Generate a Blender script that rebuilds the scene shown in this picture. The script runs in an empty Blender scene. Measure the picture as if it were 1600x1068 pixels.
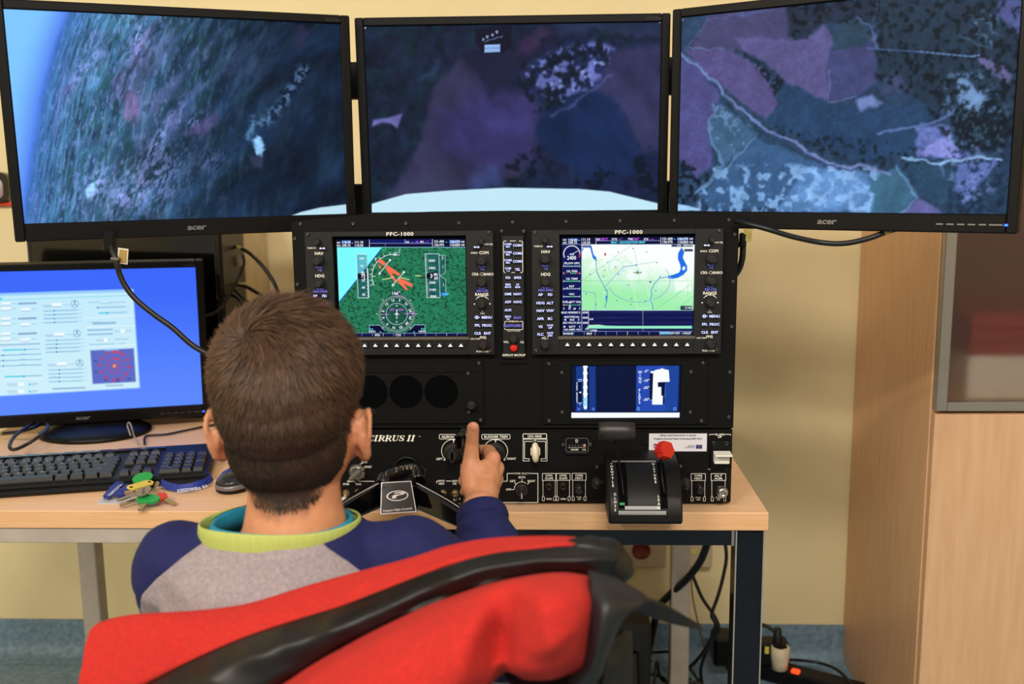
import bpy, math, random
import numpy as np
from mathutils import Vector, Matrix, noise as mnoise
from mathutils.bvhtree import BVHTree
random.seed(7); RNG = np.random.default_rng(11)
SC = bpy.context.scene; COL = SC.collection
# ------------------------------------------------------------------ camera
F = 1555.0; PITCH = math.radians(9.3); YAW = math.radians(2.3); ROLL = math.radians(0.6); CAMZ = 1.25
def _axes():
    f = np.array([-math.sin(YAW)*math.cos(PITCH), math.cos(YAW)*math.cos(PITCH), -math.sin(PITCH)])
    r = np.cross(f, [0, 0, 1]); r /= np.linalg.norm(r); u = np.cross(r, f)
    return r*math.cos(ROLL)-u*math.sin(ROLL), u*math.cos(ROLL)+r*math.sin(ROLL), f
RX, UX, FX = _axes(); CP = np.array([0, 0, CAMZ])
cd = bpy.data.cameras.new('camera'); cam = bpy.data.objects.new('camera', cd); COL.objects.link(cam)
cam.matrix_world = Matrix([[RX[i], UX[i], -FX[i], CP[i]] for i in range(3)]+[[0, 0, 0, 1]])
cd.sensor_width = 36; cd.lens = 36*F/1600; cd.clip_start = 0.05
cd.dof.use_dof = True; cd.dof.focus_distance = 1.52; cd.dof.aperture_fstop = 5.0
SC.camera = cam
# ------------------------------------------------------------------ world, lights, exposure
w = bpy.data.worlds.new('room_light'); SC.world = w; w.use_nodes = True
bg = w.node_tree.nodes['Background']; bg.inputs[0].default_value = (1.0, 0.90, 0.78, 1); bg.inputs[1].default_value = 0.38
def area(name, loc, target, sx, sy, power, col):
    l = bpy.data.lights.new(name, 'AREA'); l.shape = 'RECTANGLE'; l.size = sx; l.size_y = sy; l.energy = power; l.color = col
    o = bpy.data.objects.new(name, l); COL.objects.link(o); o.location = loc
    o.rotation_euler = (Vector(target)-Vector(loc)).to_track_quat('-Z', 'Y').to_euler(); return o
area('ceiling_lamp_near', (0.3, -1.2, 3.15), (0.0, 1.6, 0.6), 1.2, 0.14, 65, (1.0, 0.92, 0.80))
area('ceiling_lamp_left', (-2.0, -1.6, 3.15), (-0.4, 1.7, 0.8), 1.2, 0.14, 64, (1.0, 0.92, 0.80))
area('ceiling_lamp_far', (0.2, -3.6, 3.15), (0.0, 1.5, 0.9), 1.2, 0.4, 26, (1.0, 0.92, 0.80))
SC.view_settings.view_transform = 'Standard'; SC.view_settings.look = 'None'
SC.view_settings.exposure = 0.0; SC.view_settings.gamma = 1.0; SC.view_settings.use_curve_mapping = False
# ------------------------------------------------------------------ measuring helpers (real planes in the room)
def ray(x, y): return FX+RX*(x-800)/F-UX*(y-534)/F
def atY(x, y, Y): d = ray(x, y); return CP+d*(Y/d[1])
def atZ(x, y, Z): d = ray(x, y); return CP+d*((Z-CAMZ)/d[2])
def lin(c):
    c = np.clip(np.asarray(c, float)/255.0, 0, 1)
    return np.where(c <= .04045, c/12.92, ((c+.055)/1.055)**2.4)
# ------------------------------------------------------------------ materials
MATS = {}
def mat(name, col, rough=.5, metal=0., var=.06, scale=40., stretch=None, bump=0., emit=0., spec=None, sss=0., coat=0., col2=None, detail=3., trans=0.):
    if name in MATS: return MATS[name]
    m = bpy.data.materials.new(name); m.use_nodes = True; nt = m.node_tree; N = nt.nodes; L = nt.links
    b = N['Principled BSDF']
    tc = N.new('ShaderNodeTexCoord'); mp = N.new('ShaderNodeMapping'); L.new(tc.outputs['Object'], mp.inputs[0])
    if stretch: mp.inputs['Scale'].default_value = stretch
    nz = N.new('ShaderNodeTexNoise'); nz.inputs['Scale'].default_value = scale; nz.inputs['Detail'].default_value = detail
    L.new(mp.outputs[0], nz.inputs['Vector'])
    rp = N.new('ShaderNodeValToRGB'); c = lin(col)
    c2 = lin(col2) if col2 is not None else np.clip(c*(1+var*2), 0, 1)
    c1 = c if col2 is not None else c*(1-var*2)
    rp.color_ramp.elements[0].position = .3; rp.color_ramp.elements[1].position = .7
    rp.color_ramp.elements[0].color = (*c1, 1); rp.color_ramp.elements[1].color = (*c2, 1)
    L.new(nz.outputs['Fac'], rp.inputs[0]); L.new(rp.outputs[0], b.inputs['Base Color'])
    b.inputs['Roughness'].default_value = rough; b.inputs['Metallic'].default_value = metal
    if spec is not None: b.inputs['Specular IOR Level'].default_value = spec
    if sss: b.inputs['Subsurface Weight'].default_value = sss; b.inputs['Subsurface Radius'].default_value = (.012, .005, .003); b.inputs['Subsurface Scale'].default_value = .6
    if coat: b.inputs['Coat Weight'].default_value = coat
    if trans: b.inputs['Transmission Weight'].default_value = trans
    if bump:
        bp = N.new('ShaderNodeBump'); bp.inputs['Strength'].default_value = bump; bp.inputs['Distance'].default_value = .002
        L.new(nz.outputs['Fac'], bp.inputs['Height']); L.new(bp.outputs[0], b.inputs['Normal'])
    if emit:
        L.new(rp.outputs[0], b.inputs['Emission Color']); b.inputs['Emission Strength'].default_value = emit
    MATS[name] = m; return m
def vcmat(name, emit=1., rough=.35, base=False):
    if name in MATS: return MATS[name]
    m = bpy.data.materials.new(name); m.use_nodes = True; N = m.node_tree.nodes; L = m.node_tree.links
    b = N['Principled BSDF']; a = N.new('ShaderNodeVertexColor'); a.layer_name = 'Col'
    b.inputs['Roughness'].default_value = rough
    if base: L.new(a.outputs[0], b.inputs['Base Color'])
    else:
        b.inputs['Base Color'].default_value = (.002, .002, .002, 1); b.inputs['Specular IOR Level'].default_value = .06
        L.new(a.outputs[0], b.inputs['Emission Color']); b.inputs['Emission Strength'].default_value = emit
    MATS[name] = m; return m
BLK = mat('black_powder_coat', (13, 12, 12), .6, var=.12, scale=900, bump=.12, spec=.16)
BLK2 = mat('black_smooth_plastic', (8, 8, 9), .42, var=.08, scale=200, spec=.25)
BLKG = mat('black_gloss_plastic', (8, 8, 9), .12, var=.05, scale=30, coat=.5)
BLKR = mat('black_rubber', (12, 11, 11), .6, var=.1, scale=300, bump=.05)
HOLE = mat('dark_recess', (3, 4, 6), .7, var=.1, scale=20, spec=.05)
STEEL = mat('steel', (190, 185, 175), .25, 1., scale=200)
CHROME = mat('chrome', (235, 235, 235), .07, 1., var=.01, scale=30)
WHITEP = mat('white_print', (246, 243, 232), .6, var=.01)
BACKLIT = mat('backlit_legend', (178, 188, 250), .5, emit=.95, var=.02)
DIMLIT = mat('dim_backlit_legend', (110, 110, 225), .5, emit=.6, var=.02)
SKINM = mat('skin', (214, 148, 110), .5, var=.04, scale=60, sss=.12, bump=.05)
# ------------------------------------------------------------------ mesh builder
class MB:
    def __init__(s): s.v = []; s.f = []; s.m = []; s.s = []; s.M = None; s.n = 0
    def add(s, vs, fs, mi=0, sm=False):
        vs = np.asarray(vs, float).reshape(-1, 3)
        if s.M is not None: vs = vs@s.M[0].T+s.M[1]
        s.v.append(vs); k = s.n; s.n += len(vs)
        for f in fs: s.f.append([i+k for i in f]); s.m.append(mi); s.s.append(sm)
    def box(s, c, d, mi=0, R=None, bev=0.):
        c = np.asarray(c, float); h = np.asarray(d, float)/2
        if bev <= 0:
            v = np.array([[x, y, z] for x in (-1, 1) for y in (-1, 1) for z in (-1, 1)])*h
            f = [(0, 1, 3, 2), (4, 6, 7, 5), (0, 4, 5, 1), (2, 3, 7, 6), (0, 2, 6, 4), (1, 5, 7, 3)]
        else:
            b = min(bev, h.min()*.95); v = []; idx = {}
            for x in (-1, 1):
                for y in (-1, 1):
                    for z in (-1, 1):
                        sg = np.array([x, y, z])
                        for a in range(3):
                            q = sg*h-sg*b; q[a] = sg[a]*h[a]; idx[(x, y, z, a)] = len(v); v.append(q)
            f = []; g = lambda x, y, z, a: idx[(x, y, z, a)]
            for q in (-1, 1):
                f.append([g(q, -1, -1, 0), g(q, 1, -1, 0), g(q, 1, 1, 0), g(q, -1, 1, 0)][::q])
                f.append([g(-1, q, -1, 1), g(1, q, -1, 1), g(1, q, 1, 1), g(-1, q, 1, 1)][::-q])
                f.append([g(-1, -1, q, 2), g(1, -1, q, 2), g(1, 1, q, 2), g(-1, 1, q, 2)][::q])
                for p in (-1, 1):
                    f.append([g(-1, q, p, 1), g(1, q, p, 1), g(1, q, p, 2), g(-1, q, p, 2)][::q*p])
                    f.append([g(q, -1, p, 0), g(q, 1, p, 0), g(q, 1, p, 2), g(q, -1, p, 2)][::-q*p])
                    f.append([g(q, p, -1, 0), g(q, p, 1, 0), g(q, p, 1, 1), g(q, p, -1, 1)][::q*p])
            for x in (-1, 1):
                for y in (-1, 1):
                    for z in (-1, 1): f.append([g(x, y, z, 0), g(x, y, z, 1), g(x, y, z, 2)][::x*y*z])
            v = np.array(v)
        if R is not None: v = v@np.asarray(R).T
        s.add(v+c, f, mi)
    def rings(s, rings, mi=0, sm=True, c0=True, c1=True, loop=False):
        n = len(rings[0]); V = np.concatenate([np.asarray(r, float) for r in rings]); fs = []
        R = len(rings)
        for i in range(R-(0 if loop else 1)):
            j = (i+1) % R
            for k in range(n):
                l = (k+1) % n; fs.append((i*n+k, i*n+l, j*n+l, j*n+k))
        s.add(V, fs, mi, sm)
        if not loop:
            b = s.n-len(V)
            if c0: s.f.append([b+k for k in range(n)][::-1]); s.m.append(mi); s.s.append(False)
            if c1: s.f.append([b+(R-1)*n+k for k in range(n)]); s.m.append(mi); s.s.append(False)
    def lathe(s, o, ax, prof, n=20, mi=0, sm=True, sx=1., sy=1., up=None):
        o = np.asarray(o, float); ax = np.asarray(ax, float); ax = ax/np.linalg.norm(ax)
        t = np.array([0, 0, 1.]) if abs(ax[2]) < .9 else np.array([1., 0, 0])
        if up is not None: t = np.asarray(up, float)
        a = np.cross(t, ax); a /= np.linalg.norm(a); b = np.cross(ax, a)
        th = np.arange(n)*2*math.pi/n
        s.rings([o+ax*h+np.outer(np.cos(th)*r*sx, a)+np.outer(np.sin(th)*r*sy, b) for r, h in prof], mi, sm)
    def cyl(s, p0, p1, r0, r1=None, n=16, mi=0, sm=True):
        p0 = np.asarray(p0, float); p1 = np.asarray(p1, float)
        s.lathe(p0, p1-p0, [(r0, 0), (r0 if r1 is None else r1, np.linalg.norm(p1-p0))], n, mi, sm)
    def tube(s, pts, r, n=8, mi=0, flat=None, loop=False):
        P = np.asarray(pts, float); m = len(P)
        T = np.gradient(P, axis=0) if not loop else np.roll(P, -1, 0)-np.roll(P, 1, 0)
        T /= np.linalg.norm(T, axis=1)[:, None]+1e-12
        up = np.array([0, 0, 1.]) if abs(T[0][2]) < .9 else np.array([0, 1., 0])
        N = np.cross(T[0], up); N /= np.linalg.norm(N); th = np.arange(n)*2*math.pi/n; rr = []
        for i in range(m):
            N = N-T[i]*(N@T[i]); N /= np.linalg.norm(N); B = np.cross(T[i], N)
            ri = r[i] if hasattr(r, '__len__') else r
            rr.append(P[i]+np.outer(np.cos(th)*ri, N)+np.outer(np.sin(th)*ri*(flat or 1), B))
        s.rings(rr, mi, True, loop=loop)
    def sphere(s, c, r, n=16, mi=0, R=None):
        r = np.ones(3)*np.asarray(r, float); rr = []
        for i in range(1, n//2+1):
            a = math.pi*(i-.5)/(n//2+0.); a = math.pi*i/(n//2+1)
            th = np.arange(n)*2*math.pi/n
            q = np.stack([np.cos(th)*math.sin(a), np.sin(th)*math.sin(a), np.full(n, -math.cos(a))], 1)*r
            if R is not None: q = q@np.asarray(R).T
            rr.append(q+np.asarray(c))
        s.rings(rr, mi, True)
    def prism(s, poly, d0, d1, mi=0):           # poly in (x,z), extruded along y
        n = len(poly); V = [(x, d0, z) for x, z in poly]+[(x, d1, z) for x, z in poly]
        A = sum(poly[i][0]*poly[(i+1) % n][1]-poly[(i+1) % n][0]*poly[i][1] for i in range(n))
        f0 = list(range(n)); f1 = [n+i for i in range(n)][::-1]; sd = [(i, n+i, n+(i+1) % n, (i+1) % n) for i in range(n)]
        if A < 0: f0 = f0[::-1]; f1 = f1[::-1]; sd = [q[::-1] for q in sd]
        s.add(V, [f0, f1]+sd, mi)
    def grid(s, G, mi=0, sm=True, flip=False):
        G = np.asarray(G, float); m, n = G.shape[:2]; fs = []
        for i in range(m-1):
            for j in range(n-1):
                q = (i*n+j, i*n+j+1, (i+1)*n+j+1, (i+1)*n+j); fs.append(q[::-1] if flip else q)
        s.add(G.reshape(-1, 3), fs, mi, sm)
    def build(s, name, mats, parent=None, origin=None):
        V = np.concatenate(s.v) if s.v else np.zeros((0, 3))
        if origin is None:
            lo, hi = V.min(0), V.max(0); origin = np.array([(lo[0]+hi[0])/2, (lo[1]+hi[1])/2, lo[2]])
        origin = np.asarray(origin, float)
        me = bpy.data.meshes.new(name); me.from_pydata((V-origin).tolist(), [], s.f)
        mats = mats if isinstance(mats, (list, tuple)) else [mats]
        for m in mats: me.materials.append(m)
        me.polygons.foreach_set('material_index', s.m); me.polygons.foreach_set('use_smooth', s.s); me.update()
        return link(name, me, parent, origin)
WLOC = {}
def link(name, me, parent, origin):
    o = bpy.data.objects.new(name, me); COL.objects.link(o)
    o.location = Vector(origin)-Vector(WLOC.get(parent.name, (0, 0, 0)) if parent else (0, 0, 0))
    if parent: o.parent = parent
    WLOC[o.name] = tuple(origin); return o
def tag(o, label=None, cat=None, group=None, kind=None):
    if label: o['label'] = label
    if cat: o['category'] = cat
    if group: o['group'] = group
    if kind: o['kind'] = kind
    return o
def thing(name, label, cat, loc, group=None):
    o = bpy.data.objects.new(name, None); COL.objects.link(o); o.location = loc; o.empty_display_size = .05
    WLOC[o.name] = tuple(loc); return tag(o, label, cat, group)
def rotz(a): c, s_ = math.cos(a), math.sin(a); return np.array([[c, -s_, 0], [s_, c, 0], [0, 0, 1]])
def rotx(a): c, s_ = math.cos(a), math.sin(a); return np.array([[1, 0, 0], [0, c, -s_], [0, s_, c]])
def roty(a): c, s_ = math.cos(a), math.sin(a); return np.array([[c, 0, s_], [0, 1, 0], [-s_, 0, c]])
def spline(P, n=40):
    P = np.asarray(P, float); m = len(P); Q = np.concatenate([[2*P[0]-P[1]], P, [2*P[-1]-P[-2]]]); out = []
    for t in np.linspace(0, m-1-1e-9, n):
        i = int(t); u = t-i; a, b, c, d = Q[i:i+4]
        out.append(.5*((2*b)+(-a+c)*u+(2*a-5*b+4*c-d)*u*u+(-a+3*b-3*c+d)*u**3))
    return np.array(out)
# ------------------------------------------------------------------ glyph cache (built-in font turned into flat meshes)
GL = {}
def make_glyphs(chars):
    tmp = []
    for bold in (0, 1):
        for ch in chars:
            for suf in ('', 'I'):
                for body in ([ch+suf] if ch != ' ' else (['I I'] if suf else [])):
                    cu = bpy.data.curves.new('t', 'FONT'); cu.body = body; cu.size = 1; cu.resolution_u = 2; cu.offset = .022*bold
                    o = bpy.data.objects.new('t', cu); COL.objects.link(o); tmp.append((ch, suf, bold, o))
    bpy.context.view_layer.update(); dg = bpy.context.evaluated_depsgraph_get(); raw = {}
    for ch, suf, bold, o in tmp:
        me = o.evaluated_get(dg).to_mesh()
        V = np.array([v.co[:] for v in me.vertices]).reshape(-1, 3); Fc = [tuple(p.vertices) for p in me.polygons]
        raw[(ch, suf, bold)] = (V, Fc); o.evaluated_get(dg).to_mesh_clear()
    for ch, suf, bold, o in tmp: cu = o.data; bpy.data.objects.remove(o); bpy.data.curves.remove(cu)
    for bold in (0, 1):
        I = raw[('I', '', bold)][0]; iw = I[:, 0].max()
        II = raw[('I', 'I', bold)][0][:, 0].max(); ai = II-iw
        for ch in chars:
            if ch == ' ': GL[(ch, bold)] = (np.zeros((0, 3)), [], raw[(' ', 'I', bold)][0][:, 0].max()-iw-ai); continue
            V, Fc = raw[(ch, '', bold)]; GL[(ch, bold)] = (V, Fc, raw[(ch, 'I', bold)][0][:, 0].max()-iw)
make_glyphs("ABCDEFGHIJKLMNOPQRSTUVWXYZabcdefghijklmnopqrstuvwxyz0123456789-./:+°óń() ")
CAPH = .69
def text2d(t, bold=0, shear=0., wide=1., track=0.):
    x = 0; vs = []; fs = []; k = 0
    for ch in t:
        V, Fc, a = GL.get((ch, bold), GL[('-', bold)])
        if len(V):
            q = V[:, :2].copy(); q[:, 0] += x; q[:, 0] = q[:, 0]*wide+q[:, 1]*shear; vs.append(q)
            fs += [tuple(i+k for i in f) for f in Fc]; k += len(q)
        x += a+track
    V = np.concatenate(vs) if vs else np.zeros((0, 2)); return V/CAPH, fs, x*wide/CAPH
# a drawing surface on a real plane; u and v are metres along e1, e2 from o, shapes are thin relief
class Print:
    def __init__(s, o, e1, e2, nrm, lift=.0003): s.o, s.e1, s.e2, s.n = [np.asarray(a, float) for a in (o, e1, e2, nrm)]; s.l = lift; s.mb = MB()
    def P(s, uv, k=1): uv = np.asarray(uv, float).reshape(-1, 2); s.c = getattr(s, 'c', 0)+1; return s.o+uv[:, :1]*s.e1+uv[:, 1:2]*s.e2+s.n*(s.l*k+(s.c % 24)*9e-6)
    def poly(s, uv, mi=0, k=1): s.mb.add(s.P(uv, k), [list(range(len(uv)))], mi)
    def rect(s, u0, v0, u1, v1, mi=0, k=1): s.poly([(u0, v0), (u1, v0), (u1, v1), (u0, v1)], mi, k)
    def line(s, uv, wd, mi=0, closed=False, k=1):
        uv = [np.array(p, float) for p in uv]
        if closed: uv.append(uv[0])
        for a, b in zip(uv[:-1], uv[1:]):
            d = b-a; L_ = np.linalg.norm(d)
            if L_ < 1e-9: continue
            d /= L_; n = np.array([-d[1], d[0]])*wd/2; e = d*wd*.4; s.poly([a-n-e, b-n+e, b+n+e, a+n-e], mi, k)
    def arc(s, c, r, a0, a1, wd, mi=0, n=24, k=1):
        t = np.radians(np.linspace(a0, a1, n+1)); s.strip([(c[0]+(r-wd/2)*math.cos(x), c[1]+(r-wd/2)*math.sin(x)) for x in t], [(c[0]+(r+wd/2)*math.cos(x), c[1]+(r+wd/2)*math.sin(x)) for x in t], mi, k)
    def strip(s, A, B, mi=0, k=1):
        n = len(A); s.mb.add(s.P(list(A)+list(B), k), [(i, i+1, n+i+1, n+i) for i in range(n-1)], mi)
    def disc(s, c, r, mi=0, n=16, k=1): s.poly([(c[0]+r*math.cos(t*2*math.pi/n), c[1]+r*math.sin(t*2*math.pi/n)) for t in range(n)], mi, k)
    def text(s, t, c, h, mi=0, al='c', bold=0, rot=0., shear=0., wide=1., track=0., k=1, fit=None):
        V, fs, W = text2d(t, bold, shear, wide, track); V = V*h; W *= h
        if fit: V[:, 0] *= fit/max(W, 1e-9); W = fit
        V[:, 0] -= {'c': W/2, 'l': 0, 'r': W}[al]; V[:, 1] -= h/2
        cr, sr = math.cos(rot), math.sin(rot); V = V@np.array([[cr, sr], [-sr, cr]])+np.array(c)
        s.mb.add(s.P(V, k), fs, mi)
    def build(s, name, mats, parent): o = s.mb.build(name, mats, parent); o['kind'] = 'stuff'; return o
# ------------------------------------------------------------------ painted screen pictures (colour attributes on the screens' own grids)
def projA(Pw):
    d = Pw-CP; z = d@FX; return 800+F*(d@RX)/z, 534-F*(d@UX)/z
def vnoise(x, y, seed):
    xi = np.floor(x).astype(np.int64); yi = np.floor(y).astype(np.int64); fx = x-xi; fy = y-yi
    fx = fx*fx*(3-2*fx); fy = fy*fy*(3-2*fy)
    def h(a, b):
        n = (a*374761393+b*668265263+seed*974711) & 0xffffffff; n = ((n ^ (n >> 13))*1274126177) & 0xffffffff
        return ((n ^ (n >> 16)) & 0xffff)/65535.0
    return (h(xi, yi)*(1-fx)+h(xi+1, yi)*fx)*(1-fy)+(h(xi, yi+1)*(1-fx)+h(xi+1, yi+1)*fx)*fy
def fbm(x, y, sc, oc=4, seed=1):
    a = 0; t = 0; w_ = 1.
    for i in range(oc): a = a+w_*vnoise(x/sc*2**i+i*17.3, y/sc*2**i+i*9.1, seed+i); t += w_; w_ *= .55
    return a/t
def sstep(a, b, x): t = np.clip((x-a)/(b-a), 0, 1); return t*t*(3-2*t)
class Ras:
    """picture on a planar grid: G[m,n,3] world points; painted with the coordinates x,y each point has in the photograph"""
    def __init__(s, c, ex, ez, w_, h_, m, n, base=(0, 0, 0)):
        u = np.linspace(-w_/2, w_/2, n); v = np.linspace(h_/2, -h_/2, m)
        s.G = np.asarray(c)+u[None, :, None]*np.asarray(ex)+v[:, None, None]*np.asarray(ez)
        s.x, s.y = projA(s.G.reshape(-1, 3)); s.x = s.x.reshape(m, n); s.y = s.y.reshape(m, n)
        s.A = np.zeros((m, n, 3))+np.array(base, float); s.wx = s.x; s.wy = s.y; s.px = abs(s.x[0, -1]-s.x[0, 0])/n
    def warp(s, amt, sc, seed=5): s.wx = s.x+(fbm(s.x, s.y, sc, 3, seed)-.5)*amt*2; s.wy = s.y+(fbm(s.x, s.y, sc, 3, seed+40)-.5)*amt*2
    def mix(s, a, col): a = np.asarray(a)[..., None]; s.A = s.A*(1-a)+np.asarray(col, float)*a
    def inpoly(s, P, x, y):
        P = list(P); r = np.zeros(x.shape, bool)
        for (x0, y0), (x1, y1) in zip(P, P[1:]+P[:1]):
            if y0 == y1: continue
            r ^= ((y0 > y) != (y1 > y)) & (x < (x1-x0)*(y-y0)/(y1-y0)+x0)
        return r
    def segd(s, a, b, x, y):
        dx, dy = b[0]-a[0], b[1]-a[1]; t = np.clip(((x-a[0])*dx+(y-a[1])*dy)/(dx*dx+dy*dy+1e-9), 0, 1)
        return np.hypot(x-a[0]-t*dx, y-a[1]-t*dy)
    def _d(s, P, x, y, closed=True):
        P = list(P); Q = P[1:]+P[:1] if closed else P[1:]
        d = np.full(x.shape, 1e9)
        for a, b in zip(P, Q): d = np.minimum(d, s.segd(a, b, x, y))
        return d
    def poly(s, P, col, soft=.7, al=1., warp=False):
        x, y = (s.wx, s.wy) if warp else (s.x, s.y)
        d = s._d(P, x, y); d = np.where(s.inpoly(P, x, y), d, -d); s.mix(np.clip(d/soft*.5+.5, 0, 1)*al, col)
    def line(s, P, wd, col, al=1., warp=False, closed=False, soft=.5):
        x, y = (s.wx, s.wy) if warp else (s.x, s.y); s.mix(np.clip((wd/2-s._d(P, x, y, closed))/soft+.5, 0, 1)*al, col)
    def circ(s, c, r, col, wd=None, al=1., soft=.5):
        d = np.hypot(s.x-c[0], s.y-c[1]); d = r-d if wd is None else wd/2-np.abs(d-r); s.mix(np.clip(d/soft+.5, 0, 1)*al, col)
    def speck(s, P, sc, thr, col, al=1., seed=3, soft=.08, warp=True, stretch=(1, 1)):
        x, y = s.wx, s.wy; n = fbm(s.x*stretch[0], s.y*stretch[1], sc, 3, seed)
        mk = sstep(thr, thr+soft, n)*al
        if P is not None: d = s._d(P, x, y); mk = mk*np.clip(np.where(s.inpoly(P, x, y), d, -d)/8+.5, 0, 1)
        s.mix(mk, col)
    def mesh(s, name, m_, parent, gain=1.):
        m, n = s.x.shape; mb = MB(); mb.grid(s.G, 0, False, True); o = mb.build(name, m_, parent)
        c = o.data.color_attributes.new('Col', 'FLOAT_COLOR', 'POINT'); L_ = np.ones((m*n, 4), np.float32); L_[:, :3] = lin(s.A.reshape(-1, 3))*gain
        c.data.foreach_set('color', L_.ravel()); return o
SCR = vcmat('lit_screen', 1.0)
# ------------------------------------------------------------------ monitors
def monitor(center, yaw, tilt, label, paint, buttons=False, model=True, roll=0., base=None, group=None, blen=True):
    R = rotz(yaw)@rotx(tilt)@roty(roll); c = np.asarray(center); W, H = .474, .296
    t = thing('computer_monitor', label, 'monitor', c+R@np.array([0, .02, -H/2-.026]), group)
    T = lambda mb: setattr(mb, 'M', (R, c))
    mb = MB(); T(mb); s_, tp, bt = .0145, .0135, .026        # frame round the picture, front at y=0
    X, Z = W/2, H/2; D = .03
    mb.box((-X-s_/2, D/2-.004, (tp-bt)/2), (s_, D, H+tp+bt), bev=.002); mb.box((X+s_/2, D/2-.004, (tp-bt)/2), (s_, D, H+tp+bt), bev=.002)
    mb.box((0, D/2-.0042, Z+tp/2), (W+.002, D, tp), bev=.002); mb.box((0, D/2-.0042, -Z-bt/2), (W+.002, D, bt), bev=.002)
    mb.build('bezel', BLKR2, t)
    mb = MB(); T(mb); mb.box((0, D/2+.012, (tp-bt)/2), (W+.02, .026, H+.026), bev=.006); mb.box((0, D+.012, -.01), (.3, .028, .2), bev=.01); mb.build('back_cover', BLK2, t)
    e1, e2, nn = R[:, 0], R[:, 2], -R[:, 1]
    r = Ras(c+R@np.array([0, .0008, 0]), e1, e2, W, H, 250, 400); paint(r); r.mesh('screen', SCR, t)
    p = Print(c+R@np.array([0, -.0042, 0]), e1, e2, nn)
    p.text('acer', (-.0, -Z-.0125), .0085, 0, bold=1, shear=.18, wide=1.35, track=-.03); p.build('logo', SILV, t)
    if model: p = Print(c+R@np.array([0, -.0042, 0]), e1, e2, nn); p.text('V223w', (X-.012, Z+.006), .0042, 0, shear=.1, wide=1.5); p.build('lettering', DARKSILV, t)
    if buttons:
        for k in range(6):
            b = MB(); T(b); b.box((X-.082+k*.0135+(.003 if k == 5 else 0), -.0046, -Z-.0145), (.0095 if k < 5 else .017, .0012, .0022), bev=.0004); b.build('button', buttons, t)
        b = MB(); T(b); b.box((X+.001, -.0046, -Z-.0145), (.0045, .0012, .003), bev=.0004); tag(b.build('power_light', LEDB, t), 'glowing blue power light')
    if base is not None:
        b = MB(); q = np.array(base); b.lathe(q, (0, 0, 1), [(.112, 0), (.112, .006), (.10, .013), (.05, .02)], 40, sy=.85, up=(0, 1, 0)); b.build('base', BLK2, t)
        b = MB(); a = c+R@np.array([0, .045, -.1]); b.M = (rotz(yaw), q); b.box((0, .075, .10), (.085, .028, .19), bev=.008); b.M = None
        b.build('neck', BLK2, t)
    return t, R, c
BLKR2 = mat('monitor_bezel', (9, 8, 9), .45, var=.08, scale=500, spec=.25)
SILV = mat('silver_print', (150, 148, 150), .35, .6, var=.02)
DARKSILV = mat('dim_silver_print', (62, 60, 62), .5, .3, var=.02)
BTN = mat('silver_button', (160, 155, 155), .35, .7, var=.02); DBTN = mat('black_button', (60, 58, 60), .4, .2, var=.02)
LEDB = mat('blue_light', (40, 90, 255), .4, emit=3., var=.01)
def soften(r, n=1):
    for _ in range(n):
        q = np.pad(r.A, ((1, 1), (1, 1), (0, 0)), 'edge'); r.A = (q[:-2, 1:-1]+q[2:, 1:-1]+q[1:-1, :-2]+q[1:-1, 2:]+2*r.A)/6
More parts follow.
